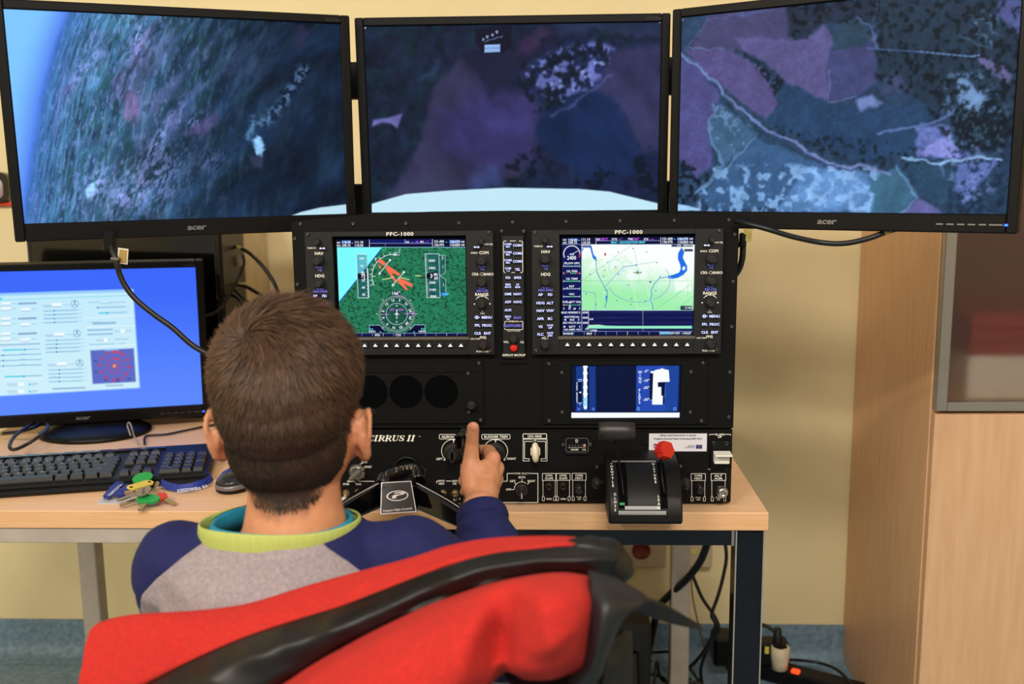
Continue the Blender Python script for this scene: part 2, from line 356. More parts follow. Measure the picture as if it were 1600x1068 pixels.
def paint_left(r):
    hx = np.interp(r.y, [10, 22, 75, 150, 225, 300, 350], [112, 108, 88, 68, 55, 44, 38]); t = r.x-hx
    u = np.log(np.clip(t, 0, None)+26)*60; fan = r.y+t*.55
    n1 = fbm(u+fan*.10, fan*.22, 9, 4, 3); n2 = fbm(u*1.6+fan*.16, fan*.4, 7, 3, 9); n3 = fbm(u*.8+fan*.1, fan*.2, 26, 3, 21)
    dk = sstep(-20, 420, t)[..., None]
    base = np.array([56, 90, 112])*(1-dk)+np.array([16, 30, 50])*dk
    r.A = base*(.45+1.05*n1[..., None])
    r.mix(sstep(.50, .62, n2)*.55*(1-dk[..., 0]*.85), (30, 62, 58)); r.mix(sstep(.54, .68, n3)*sstep(.45, .6, n1)*.7*(1-dk[..., 0]), (92, 74, 112))
    g = fbm(r.x*1.2, r.y*.5+r.x*.2, 5, 3, 33)
    r.mix(sstep(.54, .74, g)*.55*(1-dk[..., 0]), (128, 132, 184)); r.mix(sstep(.5, .8, fbm(u*3, fan*.16, 8, 3, 133))*.6*(1-dk[..., 0]*.8), (96, 132, 160)); r.mix(sstep(.60, .72, fbm(u*2, fan*.3, 6, 3, 55))*.5*(1-dk[..., 0]*.6), (14, 28, 38))
    for (cx, cy, rx_, ry_, a) in [(215, 60, 14, 30, .7), (205, 90, 8, 14, .5), (145, 90, 16, 40, .45), (235, 280, 50, 55, .55), (150, 290, 16, 28, .7), (245, 225, 14, 30, .6), (300, 190, 34, 14, .45), (275, 175, 8, 18, .5), (330, 250, 26, 18, .3), (120, 120, 10, 30, .5), (195, 300, 30, 34, .5)]:
        e = np.exp(-(((r.x-cx+(r.y-cy)*.4)/rx_)**2+((r.y-cy)/ry_)**2)); q = fbm(r.x+r.y*.4, r.y*.55, 4, 3, int(cx)); r.mix(e*a*sstep(.42, .62, q), (158, 150, 206))
    for (P, c, a) in [([(196, 155), (203, 135), (213, 175), (205, 190), (192, 188)], (110, 78, 112), .6), ([(208, 150), (217, 152), (215, 190), (209, 180)], (118, 84, 124), .6), ([(132, 300), (150, 282), (148, 300), (136, 308)], (150, 190, 215), .8),
                      ([(318, 78), (326, 74), (324, 92), (316, 95)], (100, 118, 150), .5), ([(352, 90), (366, 66), (368, 72), (358, 92)], (70, 100, 120), .5), ([(460, 48), (472, 38), (482, 52), (468, 78), (460, 70)], (45, 40, 66), .6),
                      ([(282, 210), (310, 192), (345, 170), (340, 190), (322, 212)], (88, 70, 112), .55), ([(394, 218), (402, 212), (412, 226), (410, 244), (398, 238)], (165, 205, 240), .9), ([(390, 245), (412, 242), (408, 262), (396, 264)], (60, 62, 88), .6)]:
        r.wx = r.x+(fbm(r.x, r.y, 6, 3, 70)-.5)*8; r.wy = r.y+(fbm(r.x, r.y, 6, 3, 71)-.5)*10; r.poly(P, c, 3, a, True)
    tr = r._d([(396, 190), (415, 188), (436, 170), (455, 140), (475, 108)], r.wx, r.wy, False); r.mix(np.exp(-(tr/9)**2)*.55*sstep(.4, .62, fbm(r.x, r.y, 6, 3, 91)), (120, 150, 190))
    r.mix(np.exp(-(r._d([(388, 215), (396, 190)], r.wx, r.wy, False)/4)**2)*.5, (120, 170, 215))
    r.A = r.A*(.9+.5*fbm(r.x*.8, r.y, 30, 3, 321)[..., None])*np.array([.96, 1.04, 1.10])*(1.14-.25*dk)
    hz = np.exp(-np.clip(t, 0, None)/34)*.75; r.mix(hz, (66, 116, 205))
    sk = np.clip(-t/60, 0, 1)[..., None]; sky = np.array([78, 122, 244])*(1-sk)**2+np.array([128, 200, 255])*(1-(1-sk)**2); r.mix(0, (0, 0, 0))
    a = sstep(4, -9, t)[..., None]; r.A = r.A*(1-a)+sky*a
    r.poly([(452, 338), (470, 331), (500, 324), (541, 319), (560, 319), (560, 350), (452, 350)], (190, 228, 244), 1)
def paint_center(r):
    r.A = np.array([22, 32, 48])*(.6+.8*fbm(r.x, r.y, 14, 4, 2)[..., None])+np.array([4, 2, 14])*sstep(570, 1030, r.x)[..., None]
    r.mix(sstep(.52, .7, fbm(r.x+r.y*.5, r.y, 16, 3, 8))*.5, (20, 48, 52)); r.warp(9, 22, 5)
    r.poly([(716, 92), (745, 110), (760, 150), (800, 142), (838, 148), (842, 190), (832, 250), (815, 278), (700, 300), (590, 332), (620, 285), (660, 215), (668, 170), (680, 130)], (52, 48, 74), 5, .95, True)
    r.poly([(760, 142), (828, 142), (840, 175), (834, 255), (760, 262), (700, 230), (690, 180)], (58, 52, 104), 20, .75, True)
    r.poly([(600, 300), (700, 250), (720, 290), (650, 335), (590, 335)], (58, 58, 80), 10, .7, True)
    r.poly([(735, 275), (772, 258), (790, 292), (730, 300)], (60, 74, 120), 6, .7, True)
    r.poly([(700, 90), (800, 70), (850, 34), (880, 40), (860, 80), (800, 120), (770, 145), (750, 120)], (30, 30, 52), 8, .7, True)
    r.poly([(812, 66), (845, 40), (862, 50), (830, 80), (800, 92)], (66, 46, 78), 5, .8, True)
    r.poly([(870, 30), (1035, 28), (1035, 62), (980, 60), (930, 48), (870, 50)], (40, 50, 74), 6, .8, True)
    r.poly([(955, 74), (1035, 70), (1035, 230), (1008, 236), (965, 170), (930, 142)], (56, 54, 86), 7, .9, True)
    r.poly([(845, 180), (925, 140), (955, 150), (1000, 228), (1015, 260), (930, 290), (860, 240), (838, 215)], (22, 40, 74), 5, .9, True)
    r.line([(928, 50), (980, 60), (1035, 62)], 7, (22, 30, 44), .7, True)
    VP = [(812, 118), (850, 86), (900, 66), (955, 72), (952, 110), (925, 135), (880, 160), (850, 150)]
    r.poly(VP, (40, 44, 84), 12, .6, True); r.speck(VP, 11, .46, (112, 118, 178), .85, 13, .12); r.speck(VP, 7, .60, (160, 175, 225), .8, 17, .1); r.speck(VP, 9, .56, (14, 24, 40), .9, 26, .07)
    r.line([(862, 178), (890, 172), (920, 145), (955, 118)], 4, (88, 90, 140), .6, True, soft=3)
    for P_ in ([(830, 60), (960, 60), (950, 110), (880, 165), (840, 175), (800, 150)], [(790, 262), (850, 225), (860, 250), (840, 290), (800, 292)], [(990, 240), (1035, 225), (1035, 300), (1000, 300)], [(900, 262), (965, 262), (965, 292), (900, 292)]):
        r.speck(P_, 13, .53, (13, 22, 34), .85, 31, .08)
    r.poly([(580, 196), (584, 187), (605, 183), (618, 180), (629, 177), (624, 187), (620, 201), (611, 193), (598, 190), (586, 199)], (118, 108, 170), 1.5, 1, True) if False else r.poly([(581, 198), (583, 187), (605, 184), (629, 177), (621, 201), (611, 193), (598, 191)], (112, 104, 160), 1.5, .9)
    r.poly([(655, 125), (680, 105), (690, 92), (680, 118), (660, 132)], (48, 70, 96), 5, .7, True); r.speck(None, 3, .55, (60, 66, 100), .12, 77, .2)
    r.A = r.A*(.78+.44*fbm(r.x-r.y*.35, r.y*.8, 26, 4, 301)[..., None])*np.array([.96, 1., 1.08]); soften(r, 3)
    r.poly([(742, 44), (800, 40), (800, 72), (784, 84), (752, 80), (743, 66)], (18, 18, 36), 2, .85)
    r.poly([(581, 318), (634, 303), (700, 297.5), (790, 293), (905, 295), (952, 299), (1030, 318), (1032, 345), (578, 345)], (196, 234, 250), 1)
    r.poly([(757, 70), (781.5, 69), (781.5, 81), (757, 82)], (150, 185, 240), .6); r.line([(757, 75.5), (781, 75)], .6, (90, 110, 170)); r.line([(760, 78.5), (779, 78)], .8, (90, 110, 170), .6)
    for k in range(14): x = 757+k*2.1; y = 64-((k-3)*.62); r.line([(x, y), (x+.6, y-2.2)], .7, (150, 170, 220), .8)
    for (x, y) in [(754, 62), (760, 58), (768, 55), (775, 50.5)]: r.line([(x, y-2), (x+1, y+1.6)], 1.2, (165, 190, 245)); r.line([(x+2, y-3), (x+2.6, y+.6)], .9, (165, 190, 245))
    for c in [(570.8, 43.5), (1031, 35)]: r.circ(c, 1, (200, 220, 255))
def paint_right(r):
    r.A = np.array([38, 58, 78])*(.75+.5*fbm(r.x, r.y, 9, 4, 6)[..., None]); r.warp(5, 14, 15)
    ply = lambda P, c, soft=2.5, a=.92: r.poly([(1000+x/2.667, y/2.667) for x, y in P], c, soft, a, True)
    pl = lambda P, w_, c, a=.8, sf=1.2: r.line([(1000+x/2.667, y/2.667) for x, y in P], w_, c, a, True, soft=sf)
    tex = lambda P, sc, th, c, a=.8, sd=4: r.speck([(1000+x/2.667, y/2.667) for x, y in P], sc, th-.02, c, a*.9, sd, .17)
    ply([(150, 80), (300, 70), (180, 215), (150, 215)], (44, 62, 84)); ply([(290, 60), (600, 10), (640, 160), (560, 200), (400, 210), (345, 205), (200, 210)], (74, 60, 92))
    ply([(180, 215), (350, 205), (400, 215), (520, 300), (575, 430), (520, 500), (350, 370), (250, 270)], (96, 74, 118)); ply([(150, 240), (250, 280), (330, 400), (290, 520), (300, 690), (240, 740), (150, 650)], (86, 72, 122))
    ply([(400, 150), (640, 170), (760, 110), (805, 150), (790, 290), (775, 430), (600, 340), (560, 290), (430, 215)], (98, 80, 122)); ply([(820, 100), (900, 70), (970, 160), (880, 205), (810, 215)], (42, 62, 74))
    ply([(800, 215), (980, 175), (985, 290), (1000, 340), (900, 400), (775, 425), (775, 280)], (66, 62, 98)); ply([(600, 345), (780, 425), (900, 440), (1140, 440), (1240, 490), (1150, 520), (1150, 640), (940, 670), (800, 620), (640, 560), (530, 500), (580, 430)], (36, 60, 88))
    ply([(330, 440), (490, 560), (420, 640), (350, 680), (290, 600), (290, 500)], (64, 94, 116)); ply([(480, 570), (760, 690), (700, 760), (560, 860), (300, 880), (250, 810), (360, 700)], (56, 86, 118))
    ply([(700, 700), (1000, 720), (960, 880), (560, 890), (620, 800)], (92, 130, 172)); ply([(960, 730), (1080, 700), (1160, 800), (1090, 890), (960, 890)], (62, 102, 118))
    ply([(1080, 890), (1165, 825), (1260, 890)], (112, 100, 152)); ply([(1100, 670), (1300, 680), (1290, 800), (1260, 870), (1170, 800)], (40, 66, 84))
    ply([(1150, 520), (1290, 520), (1310, 600), (1400, 660), (1150, 655)], (108, 112, 170)); ply([(1160, 640), (1220, 590), (1290, 560), (1340, 640), (1320, 670)], (152, 142, 205))
    ply([(1330, 680), (1500, 670), (1400, 780), (1350, 860), (1310, 780)], (104, 112, 168)); ply([(600, 10), (1000, 0), (960, 110), (900, 70), (740, 110), (690, 160), (620, 150)], (34, 42, 56))
    ply([(980, 0), (1480, 0), (1600, 150), (1560, 560), (1400, 610), (1300, 480), (1180, 420), (1000, 330)], (36, 50, 62)); ply([(1475, 50), (1500, 0), (1610, 0), (1600, 170)], (86, 84, 132))
    ply([(1300, 460), (1480, 430), (1560, 500), (1520, 620), (1400, 630), (1310, 560)], (20, 30, 40))
    ply([(1320, 300), (1370, 340), (1440, 400), (1410, 470), (1330, 430)], (138, 166, 200), 3, .85); ply([(900, 420), (960, 400), (1010, 430), (920, 460)], (128, 134, 180), 3)
    ply([(1390, 230), (1440, 230), (1550, 310), (1530, 350), (1460, 300)], (110, 92, 130)); ply([(780, 720), (900, 700), (960, 800), (900, 860), (720, 860), (660, 800)], (120, 160, 205), 5, .7); ply([(1020, 330), (1060, 290), (1130, 380), (1000, 400)], (66, 66, 96), 3, .7)
    tex([(620, 0), (1000, 0), (1020, 340), (940, 100), (740, 100), (640, 170)], 7, .50, (10, 14, 24), .85, 41); tex([(1000, 0), (1600, 0), (1560, 620), (1300, 620), (1180, 420), (980, 330)], 8, .51, (12, 20, 26), .85, 43)
    tex([(1300, 430), (1560, 440), (1520, 640), (1390, 640), (1290, 560)], 5, .56, (60, 84, 92), .8, 47); tex([(1280, 300), (1500, 300), (1500, 480), (1250, 480)], 6, .56, (120, 150, 180), .6, 48); tex([(1380, 40), (1500, 60), (1480, 210), (1380, 150)], 6, .58, (120, 150, 170), .6, 49)
    tex([(400, 200), (610, 340), (560, 400), (520, 330)], 5, .40, (12, 22, 28), .9, 51); tex([(560, 530), (1180, 620), (1180, 700), (900, 690), (640, 600)], 6, .54, (14, 28, 34), .85, 53)
    tex([(280, 690), (1000, 690), (960, 890), (230, 890)], 11, .50, (170, 205, 240), .75, 55); tex([(300, 420), (480, 540), (400, 640), (290, 560)], 7, .55, (120, 150, 180), .7, 57); tex([(150, 640), (280, 730), (220, 860), (150, 860)], 6, .5, (12, 18, 30), .9, 59)
    tex([(1280, 620), (1540, 600), (1520, 890), (1280, 890)], 7, .54, (22, 34, 52), .85, 61); tex([(1150, 520), (1500, 620), (1480, 800), (1340, 860)], 8, .58, (160, 170, 220), .5, 62)
    pl([(165, 230), (240, 270), (310, 340), (350, 400), (450, 480), (540, 550), (640, 590), (700, 640), (800, 690), (950, 690), (1040, 725)], 5, (138, 142, 188), .85, 3)
    pl([(560, 560), (640, 610), (760, 690), (900, 705)], 3, (50, 62, 92), .8); pl([(180, 215), (290, 80), (560, 40)], 2.4, (86, 92, 130), .6); pl([(200, 205), (345, 205)], 3, (120, 126, 160), .6)
    pl([(330, 440), (290, 500), (300, 600), (350, 680), (230, 810)], 4, (110, 138, 168), .7, 2); pl([(480, 570), (380, 680), (240, 800)], 3, (120, 150, 180), .6, 2); pl([(350, 400), (490, 560)], 3, (60, 84, 100), .6)
    pl([(900, 70), (960, 120), (985, 190)], 4, (110, 114, 150), .6, 2); pl([(790, 290), (778, 425), (900, 405)], 2.4, (112, 102, 150), .7); pl([(1000, 560), (1150, 520), (1260, 500), (1310, 455)], 4, (112, 128, 172), .7, 2)
    pl([(1090, 655), (1250, 680), (1420, 655), (1500, 670)], 4, (176, 206, 238), .8); pl([(1060, 690), (1160, 820), (1080, 890)], 3, (130, 160, 190), .7, 2); pl([(1340, 150), (1460, 200), (1380, 60)], 2, (80, 110, 120), .6); pl([(985, 0), (970, 120)], 2, (70, 90, 110), .6)
    r.line([(1354, 75), (1380, 77.5), (1434, 80.5)], 1.6, (110, 130, 180), .8); r.line([(1434, 80.5), (1520, 88.5), (1530, 86)], 2, (150, 175, 225), .9); d = (np.floor(r.x/2.2) % 2 == 0)*(r._d([(1375, 77), (1520, 88.5)], r.x, r.y, False) < 1.4); r.mix(d*.6, (40, 55, 80))
    r.poly([(1055, 318), (1075, 321), (1097, 328), (1055, 330)], (190, 225, 245), 1); r.circ((1066.5, 31), 1, (200, 220, 255))
    r.A = r.A*(.90+.2*fbm(r.x, r.y, 4, 2, 88)[..., None]); r.A = r.A*.84+np.array([62, 78, 104])*.16*np.clip(r.A.mean(-1, keepdims=True)/60, .5, 1.2); r.A = r.A*np.array([.94, 1.02, 1.10])*(.90+.28*fbm(r.x+r.y*.3, r.y, 18, 4, 311)[..., None]); soften(r, 1)
def paint_desk(r):
    v = sstep(415, 640, r.y)[..., None]; r.A = np.array([60, 104, 250])*(1-v)+np.array([92, 138, 255])*v+0*r.A
    S = lambda x, y: (x/4.45, 400+y/4.45); Q = lambda P: [S(x, y) for x, y in P]
    wh = (206, 240, 252); r.poly(Q([(-900, 300), (0, 262), (925, 232), (972, 915), (0, 972), (-900, 1020)]), wh, 1.6)
    g = sstep(455, 610, r.y); r.mix(r.inpoly(Q([(-900, 300), (0, 262), (925, 232), (972, 915), (0, 972), (-900, 1020)]), r.x, r.y)*(1-g)*.15, (150, 215, 255))
    r.poly(Q([(-900, 296), (0, 258), (925, 230), (926, 248), (0, 276), (-900, 316)]), (150, 205, 250), 1.2); r.line(Q([(-900, 345), (0, 306), (930, 272)]), 1.6, (150, 220, 240), 1, soft=1)
    for q in ([(600, 430), (935, 412)], [(600, 495), (940, 482)], [(618, 630), (945, 615)], [(0, 600), (280, 590)], [(0, 860), (300, 848)]): r.line(Q(q), 1.1, (240, 250, 255), .8, soft=1)
    gr = (120, 160, 205)
    def txt(x0, x1, y, a=.55, c=gr, w_=1.6): sl = -.035; r.line(Q([(x0, y), (x1, y+sl*(x1-x0))]), w_, c, a*.8, soft=1.6)
    def slid(x0, x1, y, k, cy=None):
        sl = -.03; txt(x0, x1, y, .9, (80, 150, 200), 1.1)
        if cy: r.line(Q([(x0, y), (x0+(x1-x0)*k, y+sl*(x1-x0)*k)]), 2, (60, 210, 235), .9, soft=1)
        r.circ(S(x0+(x1-x0)*k, y+sl*(x1-x0)*k), 1.3, (70, 130, 190))
    for i, (bx, by) in enumerate([(300, 340), (315, 545), (335, 750)]):
        txt(bx, bx+50, by+5); txt(bx+10, bx+60, by+14, .4); r.poly(Q([(bx+65, by-12), (bx+128, by-15), (bx+130, by+8), (bx+66, by+10)]), (244, 252, 255), 1); txt(bx+68, bx+126, by+12, .9, (130, 160, 200), 1); txt(bx+140, bx+185, by, .4)
        c = S(bx+220, by-8); r.circ(c, 5.6, (140, 180, 215), 1.1); r.line([(c[0], c[1]-5), c, (c[0]-4, c[1]+3)], 1, (90, 140, 190)); r.line([c, (c[0]+4, c[1]+3)], 1, (90, 140, 190)); r.circ((c[0], c[1]-3), 1.4, (90, 140, 190))
        for k in range(4): slid(bx+5, bx+235, by+42+k*27, .32); txt(bx+240, bx+270, by+30+k*27, .3)
        txt(bx+20, bx+75, by+92, .5)
    for i, by in enumerate([330, 435, 540]):
        txt(130, 250, by+i*0, 1, (110, 140, 195), 2.6)
        for dy in (0, 35): r.poly(Q([(8, by-8+dy), (72, by-11+dy), (72, by+8+dy), (8, by+10+dy)]), (244, 252, 255), 1); txt(8, 72, by+12+dy, .8, w_=1); txt(80, 110, by+dy, .4)
        r.poly(Q([(148, by+32), (208, by+30), (208, by+48), (148, by+50)]), (244, 252, 255), 1); txt(150, 206, by+52, .8, w_=1); txt(222, 250, by+38, .4)
    txt(0, 275, 618, .9, (130, 165, 205), 2); slid(20, 275, 654, .6, 1)
    for k in range(3): slid(0, 285, 690+k*37, .08); txt(140, 175, 680+k*37, .5)
    slid(35, 290, 838, .52, 1)
    for y in (890, 940):
        txt(50, 120, y, .5); txt(60, 120, y+12, .4); r.poly(Q([(125, y-10), (165, y-12), (166, y+8), (126, y+10)]), (246, 253, 255), 1); r.circ(S(205, y+2), 1.6, (50, 200, 230)); txt(218, 262, y-4, .5); txt(218, 250, y+4, .4)
    txt(370, 590, 922, 1, (130, 170, 210), 2.4); txt(620, 690, 322); txt(760, 870, 322); txt(700, 760, 330, .8, w_=1); slid(670, 870, 358, .05); slid(690, 880, 396, .3, 1); txt(650, 800, 468, .9, w_=3); txt(620, 700, 460, .4)
    for y in (515, 545): txt(612, 780, y, .8, w_=2.4)
    txt(800, 915, 522, .5); txt(670, 760, 585, .6); txt(800, 890, 578, .6); txt(625, 800, 615, .7); txt(820, 870, 608, .5)
    r.poly(Q([(838, 510), (868, 509), (868, 530), (838, 531)]), (246, 253, 255), 1); r.poly(Q([(722, 572), (750, 571), (750, 594), (722, 595)]), (246, 253, 255), 1)
    B = [(628, 655), (930, 640), (945, 873), (645, 888)]; r.poly(Q(B), (92, 108, 196), 1.2); txt(735, 820, 655, 1, (150, 200, 240), 2)
    c = S(795, 763); rd = (214, 60, 110)
    for k in range(12):
        a = math.radians(k*30+4); p = (c[0]+math.cos(a)*23.5, c[1]+math.sin(a)*22.5); r.line([c, p], .8, rd, .75, soft=.8); r.circ(p, 2.0, (228, 50, 90), al=.85, soft=1.5)
    r.circ(c, 23, rd, 1, .5, 1); r.circ(c, 11.5, rd, 1, .5, 1); r.circ(c, 2.6, (255, 150, 90), soft=1.5); r.line([(c[0]-3, c[1]-22), (c[0]+9, c[1]-21)], 2.4, (232, 60, 80), .8, soft=1); r.line([(c[0]-2, c[1]-12), (c[0]+9, c[1]-11)], 2.4, (232, 60, 80), .7, soft=1)
    for (x, y) in [(663, 728), (668, 803), (735, 860), (818, 855), (820, 870), (898, 852)]: txt(x-8, x+8, y, 1, (40, 50, 110), 1.4)
    txt(740, 855, 900, .9, (130, 170, 210), 2.2)
    r.poly(Q([(0, 290), (14, 290), (14, 302), (0, 302)]), (40, 210, 220), 1)
D2R = math.radians
mL = monitor((-.545, 1.516, 1.343), D2R(25.9), D2R(2.4), 'black wide monitor at upper left showing ground tilting into blue sky', paint_left, group='simulator view monitors', roll=D2R(-.4))
mC = monitor((-.061, 1.655, 1.345), D2R(.6), D2R(3.3), 'middle black monitor above the instrument panel showing purple fields and a white nose', paint_center, group='simulator view monitors')
mR = monitor((.405, 1.485, 1.345), D2R(-31.4), D2R(-.7), 'black monitor at upper right showing fields and a winding road from above', paint_right, buttons=BTN, group='simulator view monitors')
mD = monitor((-.96, 1.951, .934), D2R(18), D2R(6.5), 'black desktop monitor behind the keyboard showing a pale settings window on blue', paint_desk, buttons=DBTN, roll=D2R(.6), base=(-.945, 1.972, .74))
# ------------------------------------------------------------------ the setting
WALLY = 2.471
WALL = mat('cream_wall_paint', (236, 219, 172), .85, var=.015, scale=6, bump=.03)
LINO = mat('blue_speckled_linoleum', (98, 124, 144), .5, col2=(132, 158, 174), scale=70, detail=5, bump=.03)
BEECH = mat('beech_laminate', (232, 186, 146), .45, col2=(240, 197, 158), scale=9, stretch=(1, 14, 14), detail=5)
BEECHE = mat('beech_edge', (228, 176, 126), .5, col2=(238, 190, 142), scale=14, stretch=(1.2, 1, 18), detail=5)
CABW = mat('beech_cabinet', (222, 174, 132), .45, col2=(233, 188, 148), scale=9, stretch=(9, 9, .8), detail=5)
ALU = mat('brushed_aluminium', (172, 166, 160), .38, .75, var=.03, scale=200, stretch=(1, 1, 12))
b = MB(); b.box((0, 0, -.025), (5.2, WALLY*2, .05)); tag(b.build('floor', LINO), 'blue speckled linoleum floor', kind='structure')
b = MB(); b.box((0, WALLY+.05, 1.4), (5.2, .1, 2.9)); tag(b.build('wall_back', WALL), 'cream painted wall behind the desk', kind='structure')
b = MB(); th = np.linspace(0, math.pi/2, 9); prof = [(WALLY-.002, .097), (WALLY-.006, .097)]+[(WALLY-.006-.035*(1-math.cos(t)), .036-.035*math.sin(t)) for t in th]+[(WALLY-.07, .0008), (WALLY-.002, .0008)]
b.rings([[(x, y, z) for y, z in prof] for x in (-2.6, 2.6)], 0, False); tag(b.build('baseboard_back', LINO), 'blue linoleum turned up the foot of the wall', kind='structure')
b = MB(); b.box((-2.65, 0, 1.4), (.1, WALLY*2, 2.9)); tag(b.build('wall_left', WALL), 'cream painted side wall on the left', kind='structure')
b = MB(); b.box((2.65, 0, 1.4), (.1, WALLY*2, 2.9)); tag(b.build('wall_right', WALL), 'cream painted side wall beyond the cabinet', kind='structure')
# desk
t = thing('office_desk', 'beech office desk on chrome legs carrying the simulator and keyboard', 'desk', (-.4, 1.88, 0))
b = MB(); b.box((-.41, 1.88, .7395-.014), (1.486, .80, .029), 0, bev=.0012)
for i, f in enumerate(b.f):
    c = b.v[0][f].mean(0)
    if abs(c[2]-.7255) < .012: b.m[i] = 1
b.build('desk_top', [BEECH, BEECHE], t)
CHROME_PALE = mat('chrome_pale_reflection', (196, 184, 172), .5, .3, var=.05, scale=24); CHROME_DARK = mat('chrome_dark_reflection', (14, 15, 22), .12, .0, var=.2, scale=9, spec=.4); EDGE = mat('steel_edge_glint', (190, 182, 172), .3, .6)  # chrome's pale and dark reflections and edge glints put into base colours
for (x0, y0, m_) in [(.306, 1.505, CHROME_DARK), (.298, 2.22, CHROME_PALE), (-1.1, 2.22, CHROME_PALE), (-1.1, 1.505, CHROME_PALE)]:
    b = MB(); b.box((x0, y0, .355), (.043, .043, .71), 0, bev=.0025); lg = b.build('leg', m_, t)
    if m_ is CHROME_DARK:
        for ex in (-.0212, .0212): b = MB(); b.box((x0+ex, y0-.0212, .355), (.0022, .0022, .709), 0); b.build('edge_glint', EDGE, lg)  # thin bright strips stand in for light caught by the leg's bevels
        for ex in (-.0245, -.0185): b = MB(); b.box((x0-.0215+ex*.25, y0-.0235, .6985), (.0024, .0016, .024), 0); b.build('joint_glint', EDGE, lg)  # same painted glint where rail and leg meet
    b = MB(); b.cyl((x0, y0, .0), (x0, y0, .012), .017, .017, 14); b.build('leg_foot', BLKR, t)
for (a, c, m_) in [((-1.08, 1.495), (-.42, 1.495), CHROME_PALE), ((-.4195, 1.495), (.285, 1.495), CHROME_DARK), ((-1.08, 2.23), (.285, 2.23), CHROME_PALE)]:  # front rail split so each half carries its painted reflection
    b = MB(); b.box(((a[0]+c[0])/2, a[1], .698), (c[0]-a[0], .022, .025), 0, bev=.001); b.build('rail', m_, t)
for x0 in (.306, -1.1): b = MB(); b.box((x0, 1.86, .698), (.022, .66, .025), 0); b.build('rail', CHROME, t)
# cabinet
CX = .757; CY = 1.975
t = thing('tall_cabinet', 'tall beech cabinet with a frosted glass upper door beside the desk', 'cabinet', (1.15, 2.2, 0))
b = MB(); b.box((CX+.009, (CY+WALLY)/2, 1.2), (.018, WALLY-CY-.002, 2.4), bev=.0008); b.build('side_panel', CABW, t)
b = MB(); b.box((CX+.791, (CY+WALLY)/2, 1.2), (.018, WALLY-CY-.002, 2.4)); b.build('side_panel', CABW, t)
b = MB(); b.box((CX+.4, WALLY-.008, 1.2), (.762, .012, 2.38)); b.build('back_panel', mat('brown_hardboard', (110, 70, 44), .7), t)
for z in (.03, .79, 1.62, 2.38): b = MB(); b.box((CX+.4, (CY+WALLY)/2+.006, z), (.762, WALLY-CY-.03, .018)); b.build('shelf', CABW, t)
b = MB(); b.box((CX+.4, CY-.010, .408), (.794, .018, .745), bev=.001); b.build('lower_door', CABW, t)
b = MB(); dz0, dz1 = .787, 1.63; x0, x1 = CX+.003, CX+.797
for (cx, cz, sx, sz) in [(x0+.011, (dz0+dz1)/2, .022, dz1-dz0), (x1-.011, (dz0+dz1)/2, .022, dz1-dz0), (CX+.4, dz0+.009, x1-x0-.044, .018), (CX+.4, dz1-.009, x1-x0-.044, .018)]: b.box((cx, CY-.011, cz), (sx, .02, sz), bev=.0015)
d = b.build('glass_door', ALU, t)
b = MB(); b.box((CX+.4, CY-.010, (dz0+dz1)/2), (x1-x0-.044, .004, dz1-dz0-.036)); b.build('frosted_pane', mat('frosted_glass', (242, 234, 228), .36, trans=1., var=.01), d)
b = MB(); b.box((x0+.028, CY+.004, .842), (.008, .014, .014), bev=.002); b.cyl((x0+.028, CY-.003, .842), (x0+.028, CY+.002, .842), .006); b.build('hinge_screw', STEEL, d)
b = MB(); b.box((CX+.41, CY+.145, .845), (.66, .24, .088), bev=.003); tag(b.build('paper_stack', mat('white_paper', (238, 232, 222), .8, scale=60, stretch=(1, 1, 30))), 'stack of white paper behind the frosted cabinet door, under the red folders', 'paper')
for k in range(3):
    b = MB(); b.box((CX+.41, CY+.150, .889+.014+k*.0285), (.66, .25, .028), bev=.004); tag(b.build('document_folder', mat('red_folder', (150, 22, 18), .6)), ['lowest red folder, directly on the white paper behind frosted glass', 'middle red folder of the three behind frosted glass', 'topmost red folder behind the frosted cabinet door'][k], 'folder', 'red folders behind the frosted cabinet door')
# things on the wall at far left
P = atY(4, 292, WALLY-.02); b = MB(); R0 = .075
t = thing('wall_badge', 'rounded dark frame on the cream wall left of the upper left monitor', 'picture', (P[0]-.03, WALLY-.012, P[2]-.045))
b = MB(); po = [(P[0]-.035+.052*math.copysign(abs(math.cos(a))**.5, math.cos(a)), P[2]+.038*math.copysign(abs(math.sin(a))**.5, math.sin(a))) for a in np.linspace(0, 2*math.pi, 28, endpoint=False)]
b.prism(po, WALLY-.022, WALLY-.001); b.build('frame', BLKG, t)
b = MB(); po2 = [(P[0]-.035+(x-P[0]+.035)*.72, P[2]-.004+(z-P[2])*.66) for x, z in po]; b.prism(po2, WALLY-.024, WALLY-.0215); b.build('picture', mat('brown_glossy_print', (120, 75, 45), .3, col2=(225, 215, 230), scale=14, detail=1), t)
q = atY(4, 319, WALLY-.01); b = MB(); b.box((q[0]-.12, WALLY-.008, q[2]), (.30, .014, .0075), bev=.002); tag(b.build('red_shelf_edge', mat('red_plastic', (226, 62, 26), .5)), 'thin red strip on the wall below the dark rounded frame', 'wall strip')
